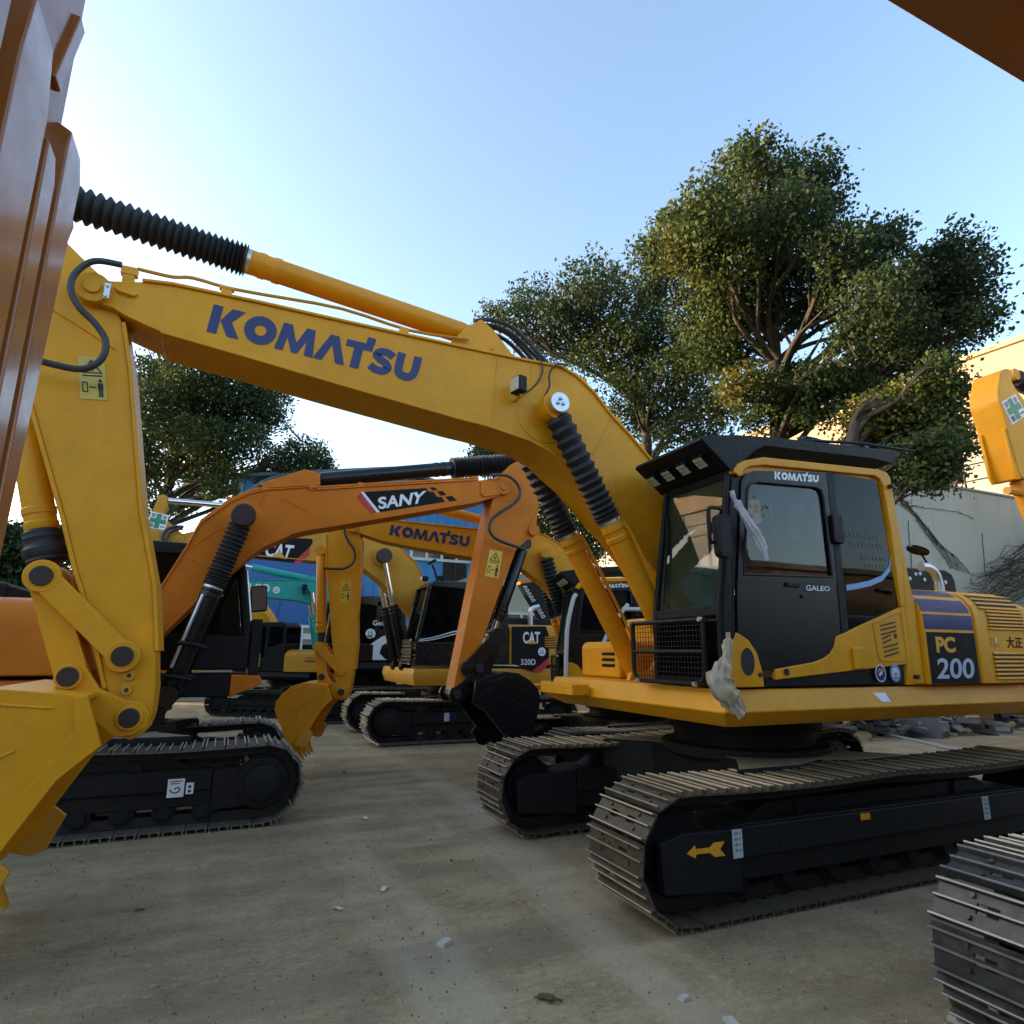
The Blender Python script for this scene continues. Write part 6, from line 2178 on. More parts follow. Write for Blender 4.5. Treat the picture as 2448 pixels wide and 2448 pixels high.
b.tube([(p[0], 0.34, p[1]) for p in locs(CT, hp, 0.34)], 0.028, 8, smooth=4)
b.build("hydraulic_hose", HOSE, RC)
b = B()
b.box(1.05, 1.18, 1.14, 1.26, 2.97, 3.06)
b.box(0.72, 0.85, 1.12, 1.24, 3.0, 3.09)
lm = b.build("roof_lamp", BLK, cc, bevel=0.02)
b = B()
b.box(1.181, 1.186, 1.15, 1.25, 2.98, 3.05)
b.build("lamp_lens", WHITE, lm)
b = B()
b.tube([(0.80, 1.0, 3.0), (0.86, 1.0, 3.2), (0.92, 1.0, 3.32)], 0.02, 6)
b.tube([(1.0, 1.0, 3.33), (0.85, 1.0, 3.42)], 0.03, 6)
b.build("roof_bracket", BLK, cc)
b = B()
b.tube([(1.22, 1.30, 1.83), (0.95, 1.31, 1.86), (0.6, 1.31, 1.95), (0.4, 1.30, 2.0)], 0.012, 6, smooth=4)
b.tube([(1.20, 1.30, 1.86), (0.95, 1.31, 1.90), (0.6, 1.31, 2.0), (0.42, 1.30, 2.04)], 0.012, 6, smooth=4)
b.build("handrail", ZINC, cc)
lettering("cab_lettering", text_shape("RC", 0.02), [(0.42, 1.52), (0.22, 1.52), (0.20, 1.64), (0.40, 1.64)], 1.2905, WHITE, cc)
tfc = [c_ for c_ in trc[0][0].children if c_.name.startswith("track_frame")][0]
fyc = 2.141 / 2 + 0.17 + 0.0125
decal("grey_sticker", [(0.66, 0.53), (0.56, 0.53), (0.56, 0.38), (0.66, 0.38)], fyc, GREYST, tfc)
decal("blue_sticker", [(0.54, 0.50), (0.42, 0.50), (0.42, 0.41), (0.54, 0.41)], fyc, BLUE, tfc)

# ------------------------------------------------------------------ teal machine further back
KB = machine("excavator", "teal excavator with white boom lettering and a white swoosh on its dark cab", 3.35, 16.9, PI)
RB_ = KB["root"]
make_tracks(KB, shoe=SHOEL, near=False, single=True)
make_platform(KB, BLK, front=1.30)
body_generic(KB, TEAL, top=2.15)
cb = cab_generic(KB, BLKG, zt=2.96, xf=1.3, rounded=0.16, slope=0.12)
b = B()
b.box(-0.64, -0.85, 0.3, 1.3, 1.4, 2.1)
b.build("teal_panel", TEAL, RB_, bevel=0.02)
b = B()
b.box(-0.66, -0.86, 0.9, 1.2, 2.1, 2.3)
b.build("yellow_box", YEL, RB_, bevel=0.02)
sw = [(0.55, 1.46), (0.45, 1.62), (0.25, 1.85), (0.0, 2.02), (-0.45, 2.17), (-0.30, 1.98), (0.0, 1.80), (0.05, 1.62), (-0.1, 1.48), (-0.15, 1.46)]
decal("white_swoosh", [(x - 0.05, z - 0.02) for x, z in sw], 1.283, WHITE, cb)
lettering("cab_lettering", text_shape("Geospec", 0.01), [(0.20, 2.22), (-0.42, 2.24), (-0.42, 2.40), (0.20, 2.38)], 1.283, WHITE, cb)
round_mark(cb, 0.24, 2.06, 1.283, 0.12)
kT, kP = loc(KB, 445, 1402, 0.2), (5.0, 0.95)
ktop = locs(KB, [(432, 1402), (436, 1392), (450, 1387), (470, 1386), (500, 1387), (570, 1388), (660, 1387), (760, 1389), (790, 1397), (815, 1420), (850, 1490), (872, 1560), (880, 1600)], 0.215)
kbot = locs(KB, [(440, 1416), (455, 1419), (475, 1420), (500, 1421), (535, 1421), (570, 1422), (640, 1426), (715, 1434), (740, 1441), (760, 1449), (785, 1480), (815, 1550), (835, 1610)], 0.215)
bk, _, _ = make_boom(KB, ktop[-1], kT, 0, TEAL, top=ktop, bot=kbot)
fk = similarity(BOOM_F, BOOM_T, (0.5, 1.62), kT)
z6 = lambda pts: zoom((560, 1380), 6.44, pts)
lettering("boom_lettering", text_shape("KOBELCO", 0.035), locs(KB, z6([(-190, 195), (545, 240), (553, 105), (-185, 75)]), BF), BF + 0.003, WHITE, bk)
p = loc(KB, 560 + 650 / 6.44, 1380 + 198 / 6.44, BF)
round_mark(bk, p[0], p[1], BF + 0.003, 0.085)
p = loc(KB, 560 + 1075 / 6.44, 1380 + 160 / 6.44, BF)
b = B()
b.box(p[0] - 0.06, p[0] + 0.06, BF + 0.05, BF + 0.16, p[1] - 0.06, p[1] + 0.07)
b.box(p[0] - 0.02, p[0] + 0.02, BF, BF + 0.10, p[1] - 0.16, p[1] - 0.05)
b.build("work_lamp", BLK, bk, bevel=0.015)
ak, fka = make_arm(KB, kT, kP, TEAL)
lug, eye = loc(KB, 745, 1386, 0), loc(KB, 520, 1340, 0)
make_cylinder(KB, "arm_cylinder", (lug[0], 0, lug[1]), (eye[0], 0, eye[1]), 0.6, 0.09, 0.05, TEAL, CHROME)
for sy in (0.36, -0.36):
    cq = loc(KB, 745, 1410, 0.3)
    make_cylinder(KB, "boom_cylinder", (1.22, sy, 1.35), (cq[0], sy, cq[1]), 0.6, 0.09, 0.05, TEAL, CHROME)
make_bucket(KB, kP, 0.0, 1.0, TEAL, PIN)

# ------------------------------------------------------------------ smaller machine at the far left, seen past the orange cab
M5 = machine("excavator", "small tan excavator with a black cab, far back in front of the blue sheeting", 1.55, 18.6, rad(142), s=0.80)
make_tracks(M5, shoe=SHOED, near=False, single=True)
make_platform(M5, BLK, front=1.3)
h5 = body_generic(M5, TAN, top=2.1)
c5 = cab_generic(M5, BLK, zt=2.95)
decal("yellow_panel", [(0.95, 1.75), (0.45, 2.0), (0.25, 1.95), (0.25, 1.55), (0.5, 1.5)], 1.29, STKL, c5)
b = B()
b.box(-2.2, -2.78, 1.0, 1.312, 1.30, 1.42)
b.build("red_flash", RED, h5)
t5 = (4.6, 4.4)
bm5, _, _ = make_boom(M5, (0.5, 1.62), t5, 0, YEL, thick=0.9)
am5, _ = make_arm(M5, t5, (4.3, 1.7), YEL)
make_bucket(M5, (4.3, 1.7), 0.3, 0.9, YEL, PIN)

# ------------------------------------------------------------------ dark machine whose arm passes right beside the camera
M8 = machine("excavator", "orange-brown excavator with dark tracks at the lower right, boom overhead and arm at left", 5.0, 0.69, PI)
R8 = M8["root"]
make_tracks(M8, shoe=SHOED, near=True, xs=-1.75)
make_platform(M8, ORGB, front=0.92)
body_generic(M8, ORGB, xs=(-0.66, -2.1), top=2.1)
c8 = cab_generic(M8, BLK, xf=0.9)
top8 = [(5.66, 3.95), (5.64, 4.06), (5.55, 4.12), (5.40, 4.12), (5.2, 4.16), (4.9, 4.18), (4.2, 4.20), (3.2, 4.22), (2.6, 4.22), (2.2, 4.20), (1.9, 4.08), (1.55, 3.80), (1.05, 3.34), (0.70, 2.70), (0.44, 2.05), (0.36, 1.75)]
bot8 = [(5.58, 3.86), (5.40, 3.80), (5.2, 3.72), (5.0, 3.64), (4.6, 3.598), (4.0, 3.598), (3.3, 3.598), (2.6, 3.598), (2.3, 3.56), (2.0, 3.42), (1.7, 3.14), (1.35, 2.70), (0.85, 2.02), (0.66, 1.66)]
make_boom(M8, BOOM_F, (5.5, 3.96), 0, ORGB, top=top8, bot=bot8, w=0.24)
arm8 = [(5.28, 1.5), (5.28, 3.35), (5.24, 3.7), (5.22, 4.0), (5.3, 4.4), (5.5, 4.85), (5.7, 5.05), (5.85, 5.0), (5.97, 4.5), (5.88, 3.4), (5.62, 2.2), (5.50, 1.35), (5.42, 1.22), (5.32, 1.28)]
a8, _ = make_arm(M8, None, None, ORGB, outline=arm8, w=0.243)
def bar8(y0, y1, z0, z1, th=0.022, point=0.05, name="wear_bar", low=None):
    """raised bar on the arm's inner face, top end cut to a chamfer"""
    ya, yb = 0.69 - y1, 0.69 - y0          # world y -> local y
    b = B()
    xs_ = 5.28
    rings = []
    for (z, t, cut) in ((z0, th, 0), (z1 - point, th, 0), (z1 - point * 0.3, th * 0.9, 0.3), (z1, 0.001, 0.5)):
        mid = (ya + yb) / 2
        hw = (yb - ya) / 2 * (1 - cut)
        if low is not None and z == z0:
            rings.append([(xs_ + 0.02, 0.69 - low, z), (xs_ - t, 0.69 - low, z), (xs_ - t, yb, z), (xs_ + 0.02, yb, z)])
            continue
        rings.append([(xs_ + 0.02, mid - hw, z), (xs_ - t, mid - hw, z), (xs_ - t, mid + hw, z), (xs_ + 0.02, mid + hw, z)])
    b.loft(rings)
    return b.build(name, ORGB, a8, bevel=0.003)
bar8(0.888, 0.966, 1.5, 2.325, low=0.905)
bar8(0.822, 0.868, 1.5, 2.25)
bar8(0.70, 0.805, 1.5, 2.36, point=0.12)
bar8(0.55, 0.66, 1.5, 2.55, point=0.12)
b = B()
b.obox((5.278, 0.69 - 0.882, 2.415), (0.006, 0, 0), (0, 0.014, 0), (0, -0.024, 0.075))
b.build("wear_bar", ORGB, a8, bevel=0.003)
make_bucket(M8, (5.40, 1.32), 0.05, 1.0, ORGB, PIN, w=0.5)

# ------------------------------------------------------------------ yellow arm at the right edge
M10 = machine("excavator", "yellow excavator whose arm with a green cross sticker shows at the right edge", 15.0, 5.24, PI)
R10 = M10["root"]
z7 = lambda pts: zoom((2120, 820), 4.025, pts)
a10 = locs(M10, z7([(1085, 350), (1070, 420), (1068, 480), (1078, 560), (1095, 610), (1150, 790), (1210, 1000), (1262, 1180), (1300, 1295), (1345, 1300), (1420, 1210), (1900, 1400), (2300, 1500), (2400, 1300), (1900, 900), (1500, 660), (1320, 540), (1230, 420), (1205, 370), (1212, 300), (1190, 255), (1150, 243), (1110, 258), (1090, 300)]), 0.2)
ar, _ = make_arm(M10, None, None, YEL, outline=a10, w=0.2)
safety_sticker(ar, locs(M10, z7([(1205, 790), (1345, 690), (1232, 490), (1100, 570)]), 0.2), 0.204, 1)
b = B()
fin = z7([(1085, 560), (1065, 800), (1110, 960), (1160, 1110), (1190, 1260), (1215, 1310), (1290, 1300), (1262, 1180), (1180, 900)])
for yy in (0.14, -0.18):
    b.prism(locs(M10, z7([(1160, 800), (1145, 830), (1180, 960), (1215, 1110), (1250, 1250), (1285, 1310), (1330, 1290), (1262, 1160), (1200, 960)]), 0.2), yy, yy + 0.045)
b.build("cylinder_lug", YEL, ar, bevel=0.008)
pA = loc(M10, 2120 + 1225 / 4.025, 820 + 1260 / 4.025, 0)
pA2 = loc(M10, 2120 + 1420 / 4.025, 820 + 1750 / 4.025, 0)
make_cylinder(M10, "bucket_cylinder", (pA[0], 0, pA[1]), (pA2[0] - 0.3, 0, pA2[1] - 0.8), 0.75, 0.10, 0.05, YEL2, CHROME)
b = B()
b.tube([(pA[0] + 0.25, 0.0, pA[1] - 0.28), (pA[0] - 0.05, 0.02, pA[1] - 0.30), (pA[0] - 0.15, 0.0, pA[1] - 0.45)], 0.06, 8, smooth=3)
b.build("cylinder_port", YEL2, R10)
q = loc(M10, 2120 + 1190 / 4.025, 820 + 320 / 4.025, 0.0)
q2 = (q[0] - 2.6, q[1] - 0.5)
make_cylinder(M10, "arm_cylinder", (q2[0], 0, q2[1]), (q[0], 0, q[1]), 0.55, 0.10, 0.05, YEL2, CHROME, RUB, 20, rb2=0.14)
make_boom(M10, (0.5, 1.62), (4.3, 5.0), 0, YEL)
make_tracks(M10, shoe=SHOED, near=False, single=True)
make_platform(M10, YEL)
body_generic(M10, YEL)
cab_generic(M10, BLK)
make_bucket(M10, (1.6, 3.2), -1.2, 1.0, YEL, PIN)
# ------------------------------------------------------------------ trees
def leaf_mat(name, cols, trans=0.28):
    mt, t, p = nodes(name)
    at = t.nodes.new("ShaderNodeAttribute")
    at.attribute_name = "tint"
    r = ramp(t, at.outputs["Fac"], [(i / (len(cols) - 1), c4(c)) for i, c in enumerate(cols)])
    t.links.new(r.outputs[0], p.inputs["Base Color"])
    p.inputs["Roughness"].default_value = 0.6
    p.inputs["Specular IOR Level"].default_value = 0.2
    tr = t.nodes.new("ShaderNodeBsdfTranslucent")
    t.links.new(r.outputs[0], tr.inputs["Color"])
    ms = t.nodes.new("ShaderNodeMixShader")
    ms.inputs[0].default_value = trans
    out = t.nodes["Material Output"]
    t.links.new(p.outputs[0], ms.inputs[1])
    t.links.new(tr.outputs[0], ms.inputs[2])
    t.links.new(ms.outputs[0], out.inputs["Surface"])
    return mt

GREENS = [(0.028, 0.046, 0.024), (0.038, 0.062, 0.026), (0.050, 0.080, 0.026), (0.070, 0.098, 0.024), (0.14, 0.118, 0.020), (0.26, 0.16, 0.022)]
LEAF = leaf_mat("camphor_leaf", GREENS)
BARK = wall_mat("dark_bark", (0.055, 0.046, 0.036), (0.02, 0.018, 0.015), 4.0, 0.6, 0.95)

def crown_mesh(name, blobs, count, size, seed, mat, parent):
    """leaf-sized faces gathered in twig clusters through the crown's volume"""
    g = np.random.default_rng(seed)
    vol = np.array([bb[1][0] * bb[1][1] * bb[1][2] for bb in blobs]) ** 0.62
    vol /= vol.sum()
    per = 16
    ncl = count // per
    cnt = (vol * ncl).astype(int) + 4
    C, T = [], []
    for (c, r, tint), k in zip(blobs, cnt):
        d = g.normal(size=(k, 3))
        d /= np.linalg.norm(d, axis=1)[:, None]
        rad_ = (0.30 + 0.82 * g.random((k, 1)) ** 0.6) * (1 + np.clip(0.06 * g.normal(size=(k, 1)), -0.1, 0.1))
        rad_ *= 1 + 0.13 * np.sin(d[:, :1] * 7 + seed) * np.cos(d[:, 2:3] * 6 + seed * 2)
        C.append(np.array(c) + d * rad_ * np.array(r))
        T.append(np.clip(tint + g.normal(0, 0.07, k) + 0.08 * np.sin(d[:, 0] * 9) * np.cos(d[:, 1] * 8), 0, 1))
    C = np.concatenate(C)
    T = np.concatenate(T)
    n = len(C)
    off = g.normal(0, 1, (n, per, 3)) * np.array([0.155, 0.155, 0.12]) * (size / 0.17) * 1.15
    off[:, :, 2] -= 0.10 * (off[:, :, 0] ** 2 + off[:, :, 1] ** 2) / 0.1
    P = (C[:, None, :] + off).reshape(-1, 3)
    tt = np.clip(np.repeat(T, per) + g.normal(0, 0.07, n * per), 0, 1)
    m_ = len(P)
    a = g.normal(size=(m_, 3))
    a[:, 2] -= 0.35
    a /= np.linalg.norm(a, axis=1)[:, None]
    q = g.normal(size=(m_, 3))
    bq = np.cross(a, q)
    bq /= np.linalg.norm(bq, axis=1)[:, None]
    nn = np.cross(a, bq)
    s = size * g.uniform(0.5, 1.05, (m_, 1))
    w_ = s * 0.30
    v0 = P - a * s * 0.5
    v1 = P + bq * w_ + nn * s * 0.06
    v2 = P + a * s * 0.5
    v3 = P - bq * w_ + nn * s * 0.06
    V = np.stack([v0, v1, v2, v3], 1).reshape(-1, 3)
    me = bpy.data.meshes.new(name)
    me.vertices.add(len(V))
    me.vertices.foreach_set("co", V.astype(np.float32).ravel())
    me.loops.add(m_ * 4)
    me.loops.foreach_set("vertex_index", np.arange(m_ * 4, dtype=np.int32))
    me.polygons.add(m_)
    me.polygons.foreach_set("loop_start", np.arange(0, m_ * 4, 4, dtype=np.int32))
    me.polygons.foreach_set("loop_total", np.full(m_, 4, dtype=np.int32))
    at = me.attributes.new("tint", 'FLOAT', 'POINT')
    at.data.foreach_set("value", np.repeat(tt, 4).astype(np.float32))
    me.materials.append(mat)
    me.update(calc_edges=True)
    me.validate()
    o = bpy.data.objects.new(name, me)
    COL.objects.link(o)
    o.parent = parent
    return o

def make_tree(label, base, fork, blobs, count, size, seed, r0, bare=(), group=None):
    """blobs in world metres: (centre, radii, tint)"""
    root = empty("tree", base)
    tag(root, label, "tree", group)
    rr = random.Random(seed)
    base = Vector(base)
    L_ = lambda p: Vector(p) - base
    b = B()
    f = L_(fork)
    tops = sorted(blobs, key=lambda q: -q[0][2])[:4]
    tip = sum((L_(q[0]) for q in tops), Vector()) / len(tops)
    lead = spline([Vector((0, 0, -0.2)), f * 0.5 + Vector((rr.uniform(-0.2, 0.2), rr.uniform(-0.2, 0.2), 0)), f, f + (tip - f) * 0.45 + Vector((rr.uniform(-0.5, 0.5), rr.uniform(-0.5, 0.5), 0)), tip], 7)
    nl = len(lead)
    b.tube(lead, [r0 * (1.25 - 1.15 * (i / nl) ** 1.15) for i in range(nl)], 12)
    for (c, r, t_) in blobs:
        e = L_(c)
        hd = math.hypot(e.x - f.x, e.y - f.y)
        zs = max(f.z * 0.62, min(e.z - hd * 0.55, tip.z * 0.93))
        k0 = min(range(nl), key=lambda q: abs(lead[q].z - zs))
        st = lead[k0]
        rs = max(0.03, min(r0 * 0.42, 0.035 + 0.022 * (e - st).length))
        d = e - st
        m1 = st + d * 0.35 + Vector((rr.uniform(-0.4, 0.4), rr.uniform(-0.4, 0.4), rr.uniform(-0.1, 0.5)))
        m2 = st + d * 0.7 + Vector((rr.uniform(-0.4, 0.4), rr.uniform(-0.4, 0.4), rr.uniform(-0.1, 0.5)))
        pts = spline([st, m1, m2, e], 4)
        k = len(pts)
        b.tube(pts, [max(0.014, rs * (1 - i / k) ** 0.9) for i in range(k)], 7)
        for _ in range(6):
            s0 = pts[rr.randrange(k // 3, k)]
            q = e + Vector((rr.gauss(0, 0.55) * r[0], rr.gauss(0, 0.55) * r[1], rr.gauss(0, 0.55) * r[2]))
            mm = (s0 + q) / 2 + Vector((rr.uniform(-0.2, 0.2), rr.uniform(-0.2, 0.2), rr.uniform(0, 0.3)))
            ps = spline([s0, mm, q], 3)
            b.tube(ps, [max(0.008, 0.035 * (1 - i / len(ps))) for i in range(len(ps))], 5)
    for pts in bare:
        pts = spline([L_(p) for p in pts], 4)
        k = len(pts)
        b.tube(pts, [max(0.01, 0.06 * (1 - i / k)) for i in range(k)], 5)
    b.build("trunk", BARK, root, angle=60)
    bl_ = [(tuple(L_(c)), r, t_) for c, r, t_ in blobs]
    crown_mesh("crown", bl_, count, size, seed, LEAF, root)
    return root

def pxblobs(lst, base_r, jit, seed, squash=0.8):
    """(px, py, radius px, tint[, extra distance]) -> metric ellipsoids at their own distances"""
    g = random.Random(seed)
    out = []
    for e in lst:
        px, py, r, t_ = e[:4]
        dd = e[4] if len(e) > 4 else g.uniform(-jit, jit)
        R = base_r + dd
        c = at_r(px, py, R)
        m_ = 1.12 * r / CF * R / (1 + ((px - 1224) ** 2 + (py - 1224) ** 2) / CF ** 2) ** 0.5
        out.append((tuple(c), (m_, m_ * 1.0, m_ * squash), t_))
    return out

f8 = lambda pts: [(1100 + p[0] / 1.4332, 300 + p[1] / 1.4332, p[2] / 1.4332) + tuple(p[3:]) for p in pts]
big = f8([(1000, 90, 60, 0.30), (960, 140, 75, 0.36), (1070, 160, 80, 0.34), (1200, 170, 85, 0.28), (1235, 250, 75, 0.26), (1150, 270, 90, 0.30), (840, 290, 105, 0.46), (930, 300, 95, 0.42), (770, 380, 90, 0.60), (800, 450, 85, 0.58), (720, 340, 55, 0.42),  # leaf tint is yellower on the left flank
          (660, 430, 65, 0.30), (690, 520, 60, 0.32), (1040, 380, 110, 0.38), (1160, 400, 100, 0.32), (940, 430, 90, 0.42), (880, 560, 85, 0.46), (800, 590, 70, 0.46), (980, 570, 80, 0.42), (1060, 520, 80, 0.34), (1180, 540, 90, 0.28),
          (1300, 400, 90, 0.28), (1390, 440, 85, 0.26), (1450, 390, 70, 0.24), (1340, 540, 100, 0.26), (1450, 560, 95, 0.22), (1560, 500, 75, 0.22), (1690, 420, 75, 0.20), (1640, 500, 85, 0.20), (1760, 480, 60, 0.22), (1730, 580, 85, 0.20), (1620, 620, 100, 0.20), (1500, 680, 85, 0.22), (1680, 700, 85, 0.22), (1770, 650, 60, 0.24), (1600, 790, 70, 0.28), (1440, 770, 80, 0.24), (1330, 730, 60, 0.24),
          (960, 890, 70, 0.66), (1040, 870, 55, 0.46), (920, 950, 50, 0.62), (1090, 930, 60, 0.40), (1180, 900, 65, 0.30), (1230, 960, 70, 0.30), (1030, 980, 60, 0.44), (1280, 870, 50, 0.26), (1350, 880, 60, 0.28), (900, 660, 80, 0.44), (960, 700, 60, 0.40), (820, 680, 80, 0.40), (880, 760, 80, 0.36), (800, 800, 70, 0.32), (940, 800, 60, 0.40), (1120, 640, 60, 0.34), (1200, 640, 60, 0.30), (1240, 850, 55, 0.30), (1150, 840, 40, 0.34), (1400, 650, 75, 0.24), (1420, 860, 70, 0.26), (1520, 760, 70, 0.26)])
base1 = at_r(1872, 1500, 21.5)
base1 = (base1.x, base1.y, 0)
fork1 = at_r(1850, 820, 21.0)
bare1 = [[at_r(1100 + a / 1.4332, 300 + c_ / 1.4332, 20.5) for a, c_ in pts] for pts in ([(1170, 830), (1240, 780), (1300, 700), (1330, 640)], [(1180, 820), (1230, 740), (1250, 700)], [(1090, 800), (1040, 740), (1000, 670)], [(1150, 780), (1100, 700), (1050, 690)])]
make_tree("tallest leafy tree, with a yellower left flank, behind the roof of the yellow cab", base1, fork1, pxblobs(big, 20.5, 2.4, 3), 84000, 0.165, 11, 0.24, bare1)
right = f8([(1500, 960, 90, 0.60), (1590, 920, 80, 0.62), (1420, 1000, 80, 0.66), (1560, 1030, 90, 0.46), (1660, 1000, 85, 0.44), (1480, 1100, 80, 0.42), (1600, 1110, 80, 0.36), (1700, 1080, 70, 0.36), (1690, 900, 60, 0.50), (1660, 830, 50, 0.42), (1400, 1090, 60, 0.46), (1650, 1180, 70, 0.30), (1560, 1190, 70, 0.32)])
base2 = at_r(2035, 1500, 17.5)
make_tree("smaller tree with brown-yellow leaves overhanging the top of the pale wall", (base2.x, base2.y, 0), at_r(2045, 1010, 17.5), pxblobs([(e[0] - 12,) + (e[1],) + (e[2] * 0.84,) + tuple(e[3:]) for e in right], 17.8, 1.2, 5), 24000, 0.15, 12, 0.17)
mid = f8([(110, 640, 45, 0.22), (250, 590, 70, 0.20), (190, 650, 60, 0.22), (320, 640, 60, 0.20), (440, 520, 80, 0.22), (520, 540, 60, 0.22), (400, 600, 80, 0.24), (480, 640, 80, 0.26), (620, 570, 75, 0.44), (640, 660, 85, 0.48), (560, 700, 80, 0.42), (280, 720, 80, 0.22), (380, 730, 90, 0.26), (480, 780, 90, 0.30), (600, 790, 90, 0.40), (700, 740, 80, 0.34), (700, 850, 90, 0.30), (800, 760, 80, 0.28), (830, 850, 80, 0.28), (580, 890, 80, 0.30), (680, 960, 80, 0.28), (780, 950, 80, 0.30), (640, 1040, 70, 0.36), (740, 1050, 70, 0.32), (850, 960, 60, 0.34), (560, 990, 60, 0.3), (860, 1060, 60, 0.3)]) + [(1190, 1070, 60, 0.26), (1240, 1140, 55, 0.3), (1170, 1090, 45, 0.24), (1290, 1200, 60, 0.36), (1340, 1250, 60, 0.5), (1360, 1330, 60, 0.34), (1300, 1290, 50, 0.42), (1400, 1280, 60, 0.3), (1470, 1180, 60, 0.3), (1500, 1260, 70, 0.28)]
base3 = at_r(1560, 1560, 25)
make_tree("broad dark green tree behind the big yellow boom, left of the tallest tree", (base3.x, base3.y, 0), at_r(1540, 1000, 25), pxblobs(mid, 24.5, 2.0, 6), 56000, 0.17, 13, 0.22)
A8 = lambda pts: [(p[0] / 2.3676, 400 + p[1] / 2.3676, p[2] / 2.3676) + tuple(p[3:]) for p in pts]
left = A8([(1060, 1150, 130, 0.46), (960, 1200, 130, 0.44), (1200, 1180, 120, 0.34), (830, 1160, 110, 0.40), (1320, 1230, 130, 0.28), (1450, 1260, 120, 0.22), (1560, 1290, 90, 0.22), (900, 1330, 130, 0.46), (1050, 1340, 150, 0.50), (1200, 1340, 140, 0.34), (1380, 1390, 130, 0.26), (1520, 1420, 100, 0.24), (820, 1480, 120, 0.52), (960, 1500, 120, 0.5), (1120, 1500, 130, 0.46), (1290, 1520, 120, 0.42), (1420, 1540, 100, 0.34), (800, 1640, 110, 0.54), (920, 1690, 90, 0.5), (1060, 1640, 110, 0.60), (1200, 1650, 100, 0.62), (1300, 1690, 80, 0.6), (760, 1780, 100, 0.52), (1120, 1760, 90, 0.6), (1240, 1800, 80, 0.58), (1580, 1640, 80, 0.26), (1700, 1600, 80, 0.24), (1790, 1620, 70, 0.26), (1640, 1700, 70, 0.3), (1760, 1700, 70, 0.28), (1840, 1690, 50, 0.28), (1500, 1730, 80, 0.4), (1400, 1800, 70, 0.5), (700, 1330, 120, 0.42), (690, 1560, 110, 0.46), (870, 1890, 80, 0.5), (1000, 1900, 80, 0.54)])
base4 = at_r(372, 1560, 29)
bare4 = [[at_r(a / 2.3676, 400 + c_ / 2.3676, 29) for a, c_ in pts] for pts in ([(900, 1250), (930, 1130), (960, 1060)], [(900, 1200), (860, 1080), (830, 1010)], [(930, 1130), (890, 1050), (880, 1000)], [(1700, 1540), (1640, 1480), (1620, 1440)])]
make_tree("yellow-green tree with sky showing through, left of the blue building", (base4.x, base4.y, 0), at_r(400, 1170, 29), pxblobs(left, 28.5, 2.2, 8), 56000, 0.17, 14, 0.26, bare4)
ivy = [(40, 1330, 60, 0.30), (100, 1350, 60, 0.32), (20, 1300, 50, 0.3), (70, 1290, 50, 0.36), (120, 1300, 40, 0.40), (90, 1420, 60, 0.30), (150, 1400, 50, 0.32), (60, 1400, 60, 0.26), (130, 1460, 50, 0.32), (40, 1470, 40, 0.3), (150, 1290, 30, 0.4), (100, 1490, 50, 0.3), (0, 1350, 50, 0.3), (-60, 1340, 70, 0.3), (-60, 1420, 70, 0.3)]
base5 = at_r(90, 1640, 17)
make_tree("dense green shrub filling the left edge behind the orange machine", (base5.x, base5.y, 0), at_r(90, 1500, 17), pxblobs(ivy, 16.8, 0.7, 9), 22000, 0.13, 15, 0.1)
b = B()
q = at_y(8, 1240, 15.2)
b.box(q.x - 1.2, q.x, 15.2, 15.7, 0, q.z)
tag(b.build("gate_pillar", wall_mat("dark_brick_render", (0.10, 0.09, 0.085), (0.05, 0.05, 0.05), 0.8, 0.4), bevel=0.03), "dark square pillar at the left edge beside the green shrub", "pillar")

make_tree("tree behind the photographer, seen only mirrored in the cab glass", (15.5, -12.5, 0), (15.5, -12.5, 5.0), [((15.5 + dx, -12.5 + dy, 7.0 + dz), (r, r, r * 0.8), 0.3) for dx, dy, dz, r in ((0, 0, 1.5, 1.7), (-1.6, 0.3, 0, 1.4), (1.5, 0.2, 0.2, 1.4), (-0.6, 1.0, -0.6, 1.2), (0.8, 0.8, 2.8, 1.2), (-1.2, 0, 2.4, 1.2))], 12000, 0.2, 16, 0.2)

# ------------------------------------------------------------------ rubble strip behind the big machine
rng = random.Random(5)
def pt(px, py, r):
    return at_r(px, py, r)
b = B()
for i in range(1900):
    x = rng.uniform(9.2, 24)
    y = 8.9 + rng.random() * 4.0
    hmax = 1.0 * (0.4 + 0.6 * math.sin((x - 8) * 1.1) ** 2) * min(1, (y - 8.6) / 1.2)
    s = rng.uniform(0.02, 0.15) * (2.0 if rng.random() < 0.05 else 1)
    z = rng.uniform(0, hmax)
    M3 = Matrix.Rotation(rng.uniform(0, 6), 3, 'Z') @ Matrix.Rotation(rng.uniform(-0.8, 0.8), 3, 'X')
    b.cur = rng.choice((0, 0, 1, 1, 1, 2))
    b.obox((x, y, z), M3 @ Vector((s * rng.uniform(0.6, 2.2), 0, 0)), M3 @ Vector((0, s, 0)), M3 @ Vector((0, 0, s * rng.uniform(0.1, 0.7))))
tag(b.build("rubble", [plain("rubble_grey", (0.20, 0.19, 0.165), 0.9), plain("rubble_dark", (0.07, 0.07, 0.065), 0.9), plain("rubble_straw", (0.34, 0.25, 0.12), 0.9)], smooth=False), "bank of scrap, boards and broken rubble along the foot of the pale wall", "rubble", kind="stuff")
b = B()
for i in range(260):
    x = rng.uniform(9, 24)
    y = rng.uniform(9.2, 12.4)
    z = rng.uniform(0.05, 1.0)
    d = Vector((rng.uniform(-1, 1), rng.uniform(-0.4, 0.4), rng.uniform(-0.5, 0.5))).normalized() * rng.uniform(0.3, 1.1)
    b.tube([Vector((x, y, z)), Vector((x, y, z)) + d], rng.uniform(0.012, 0.03), 5)
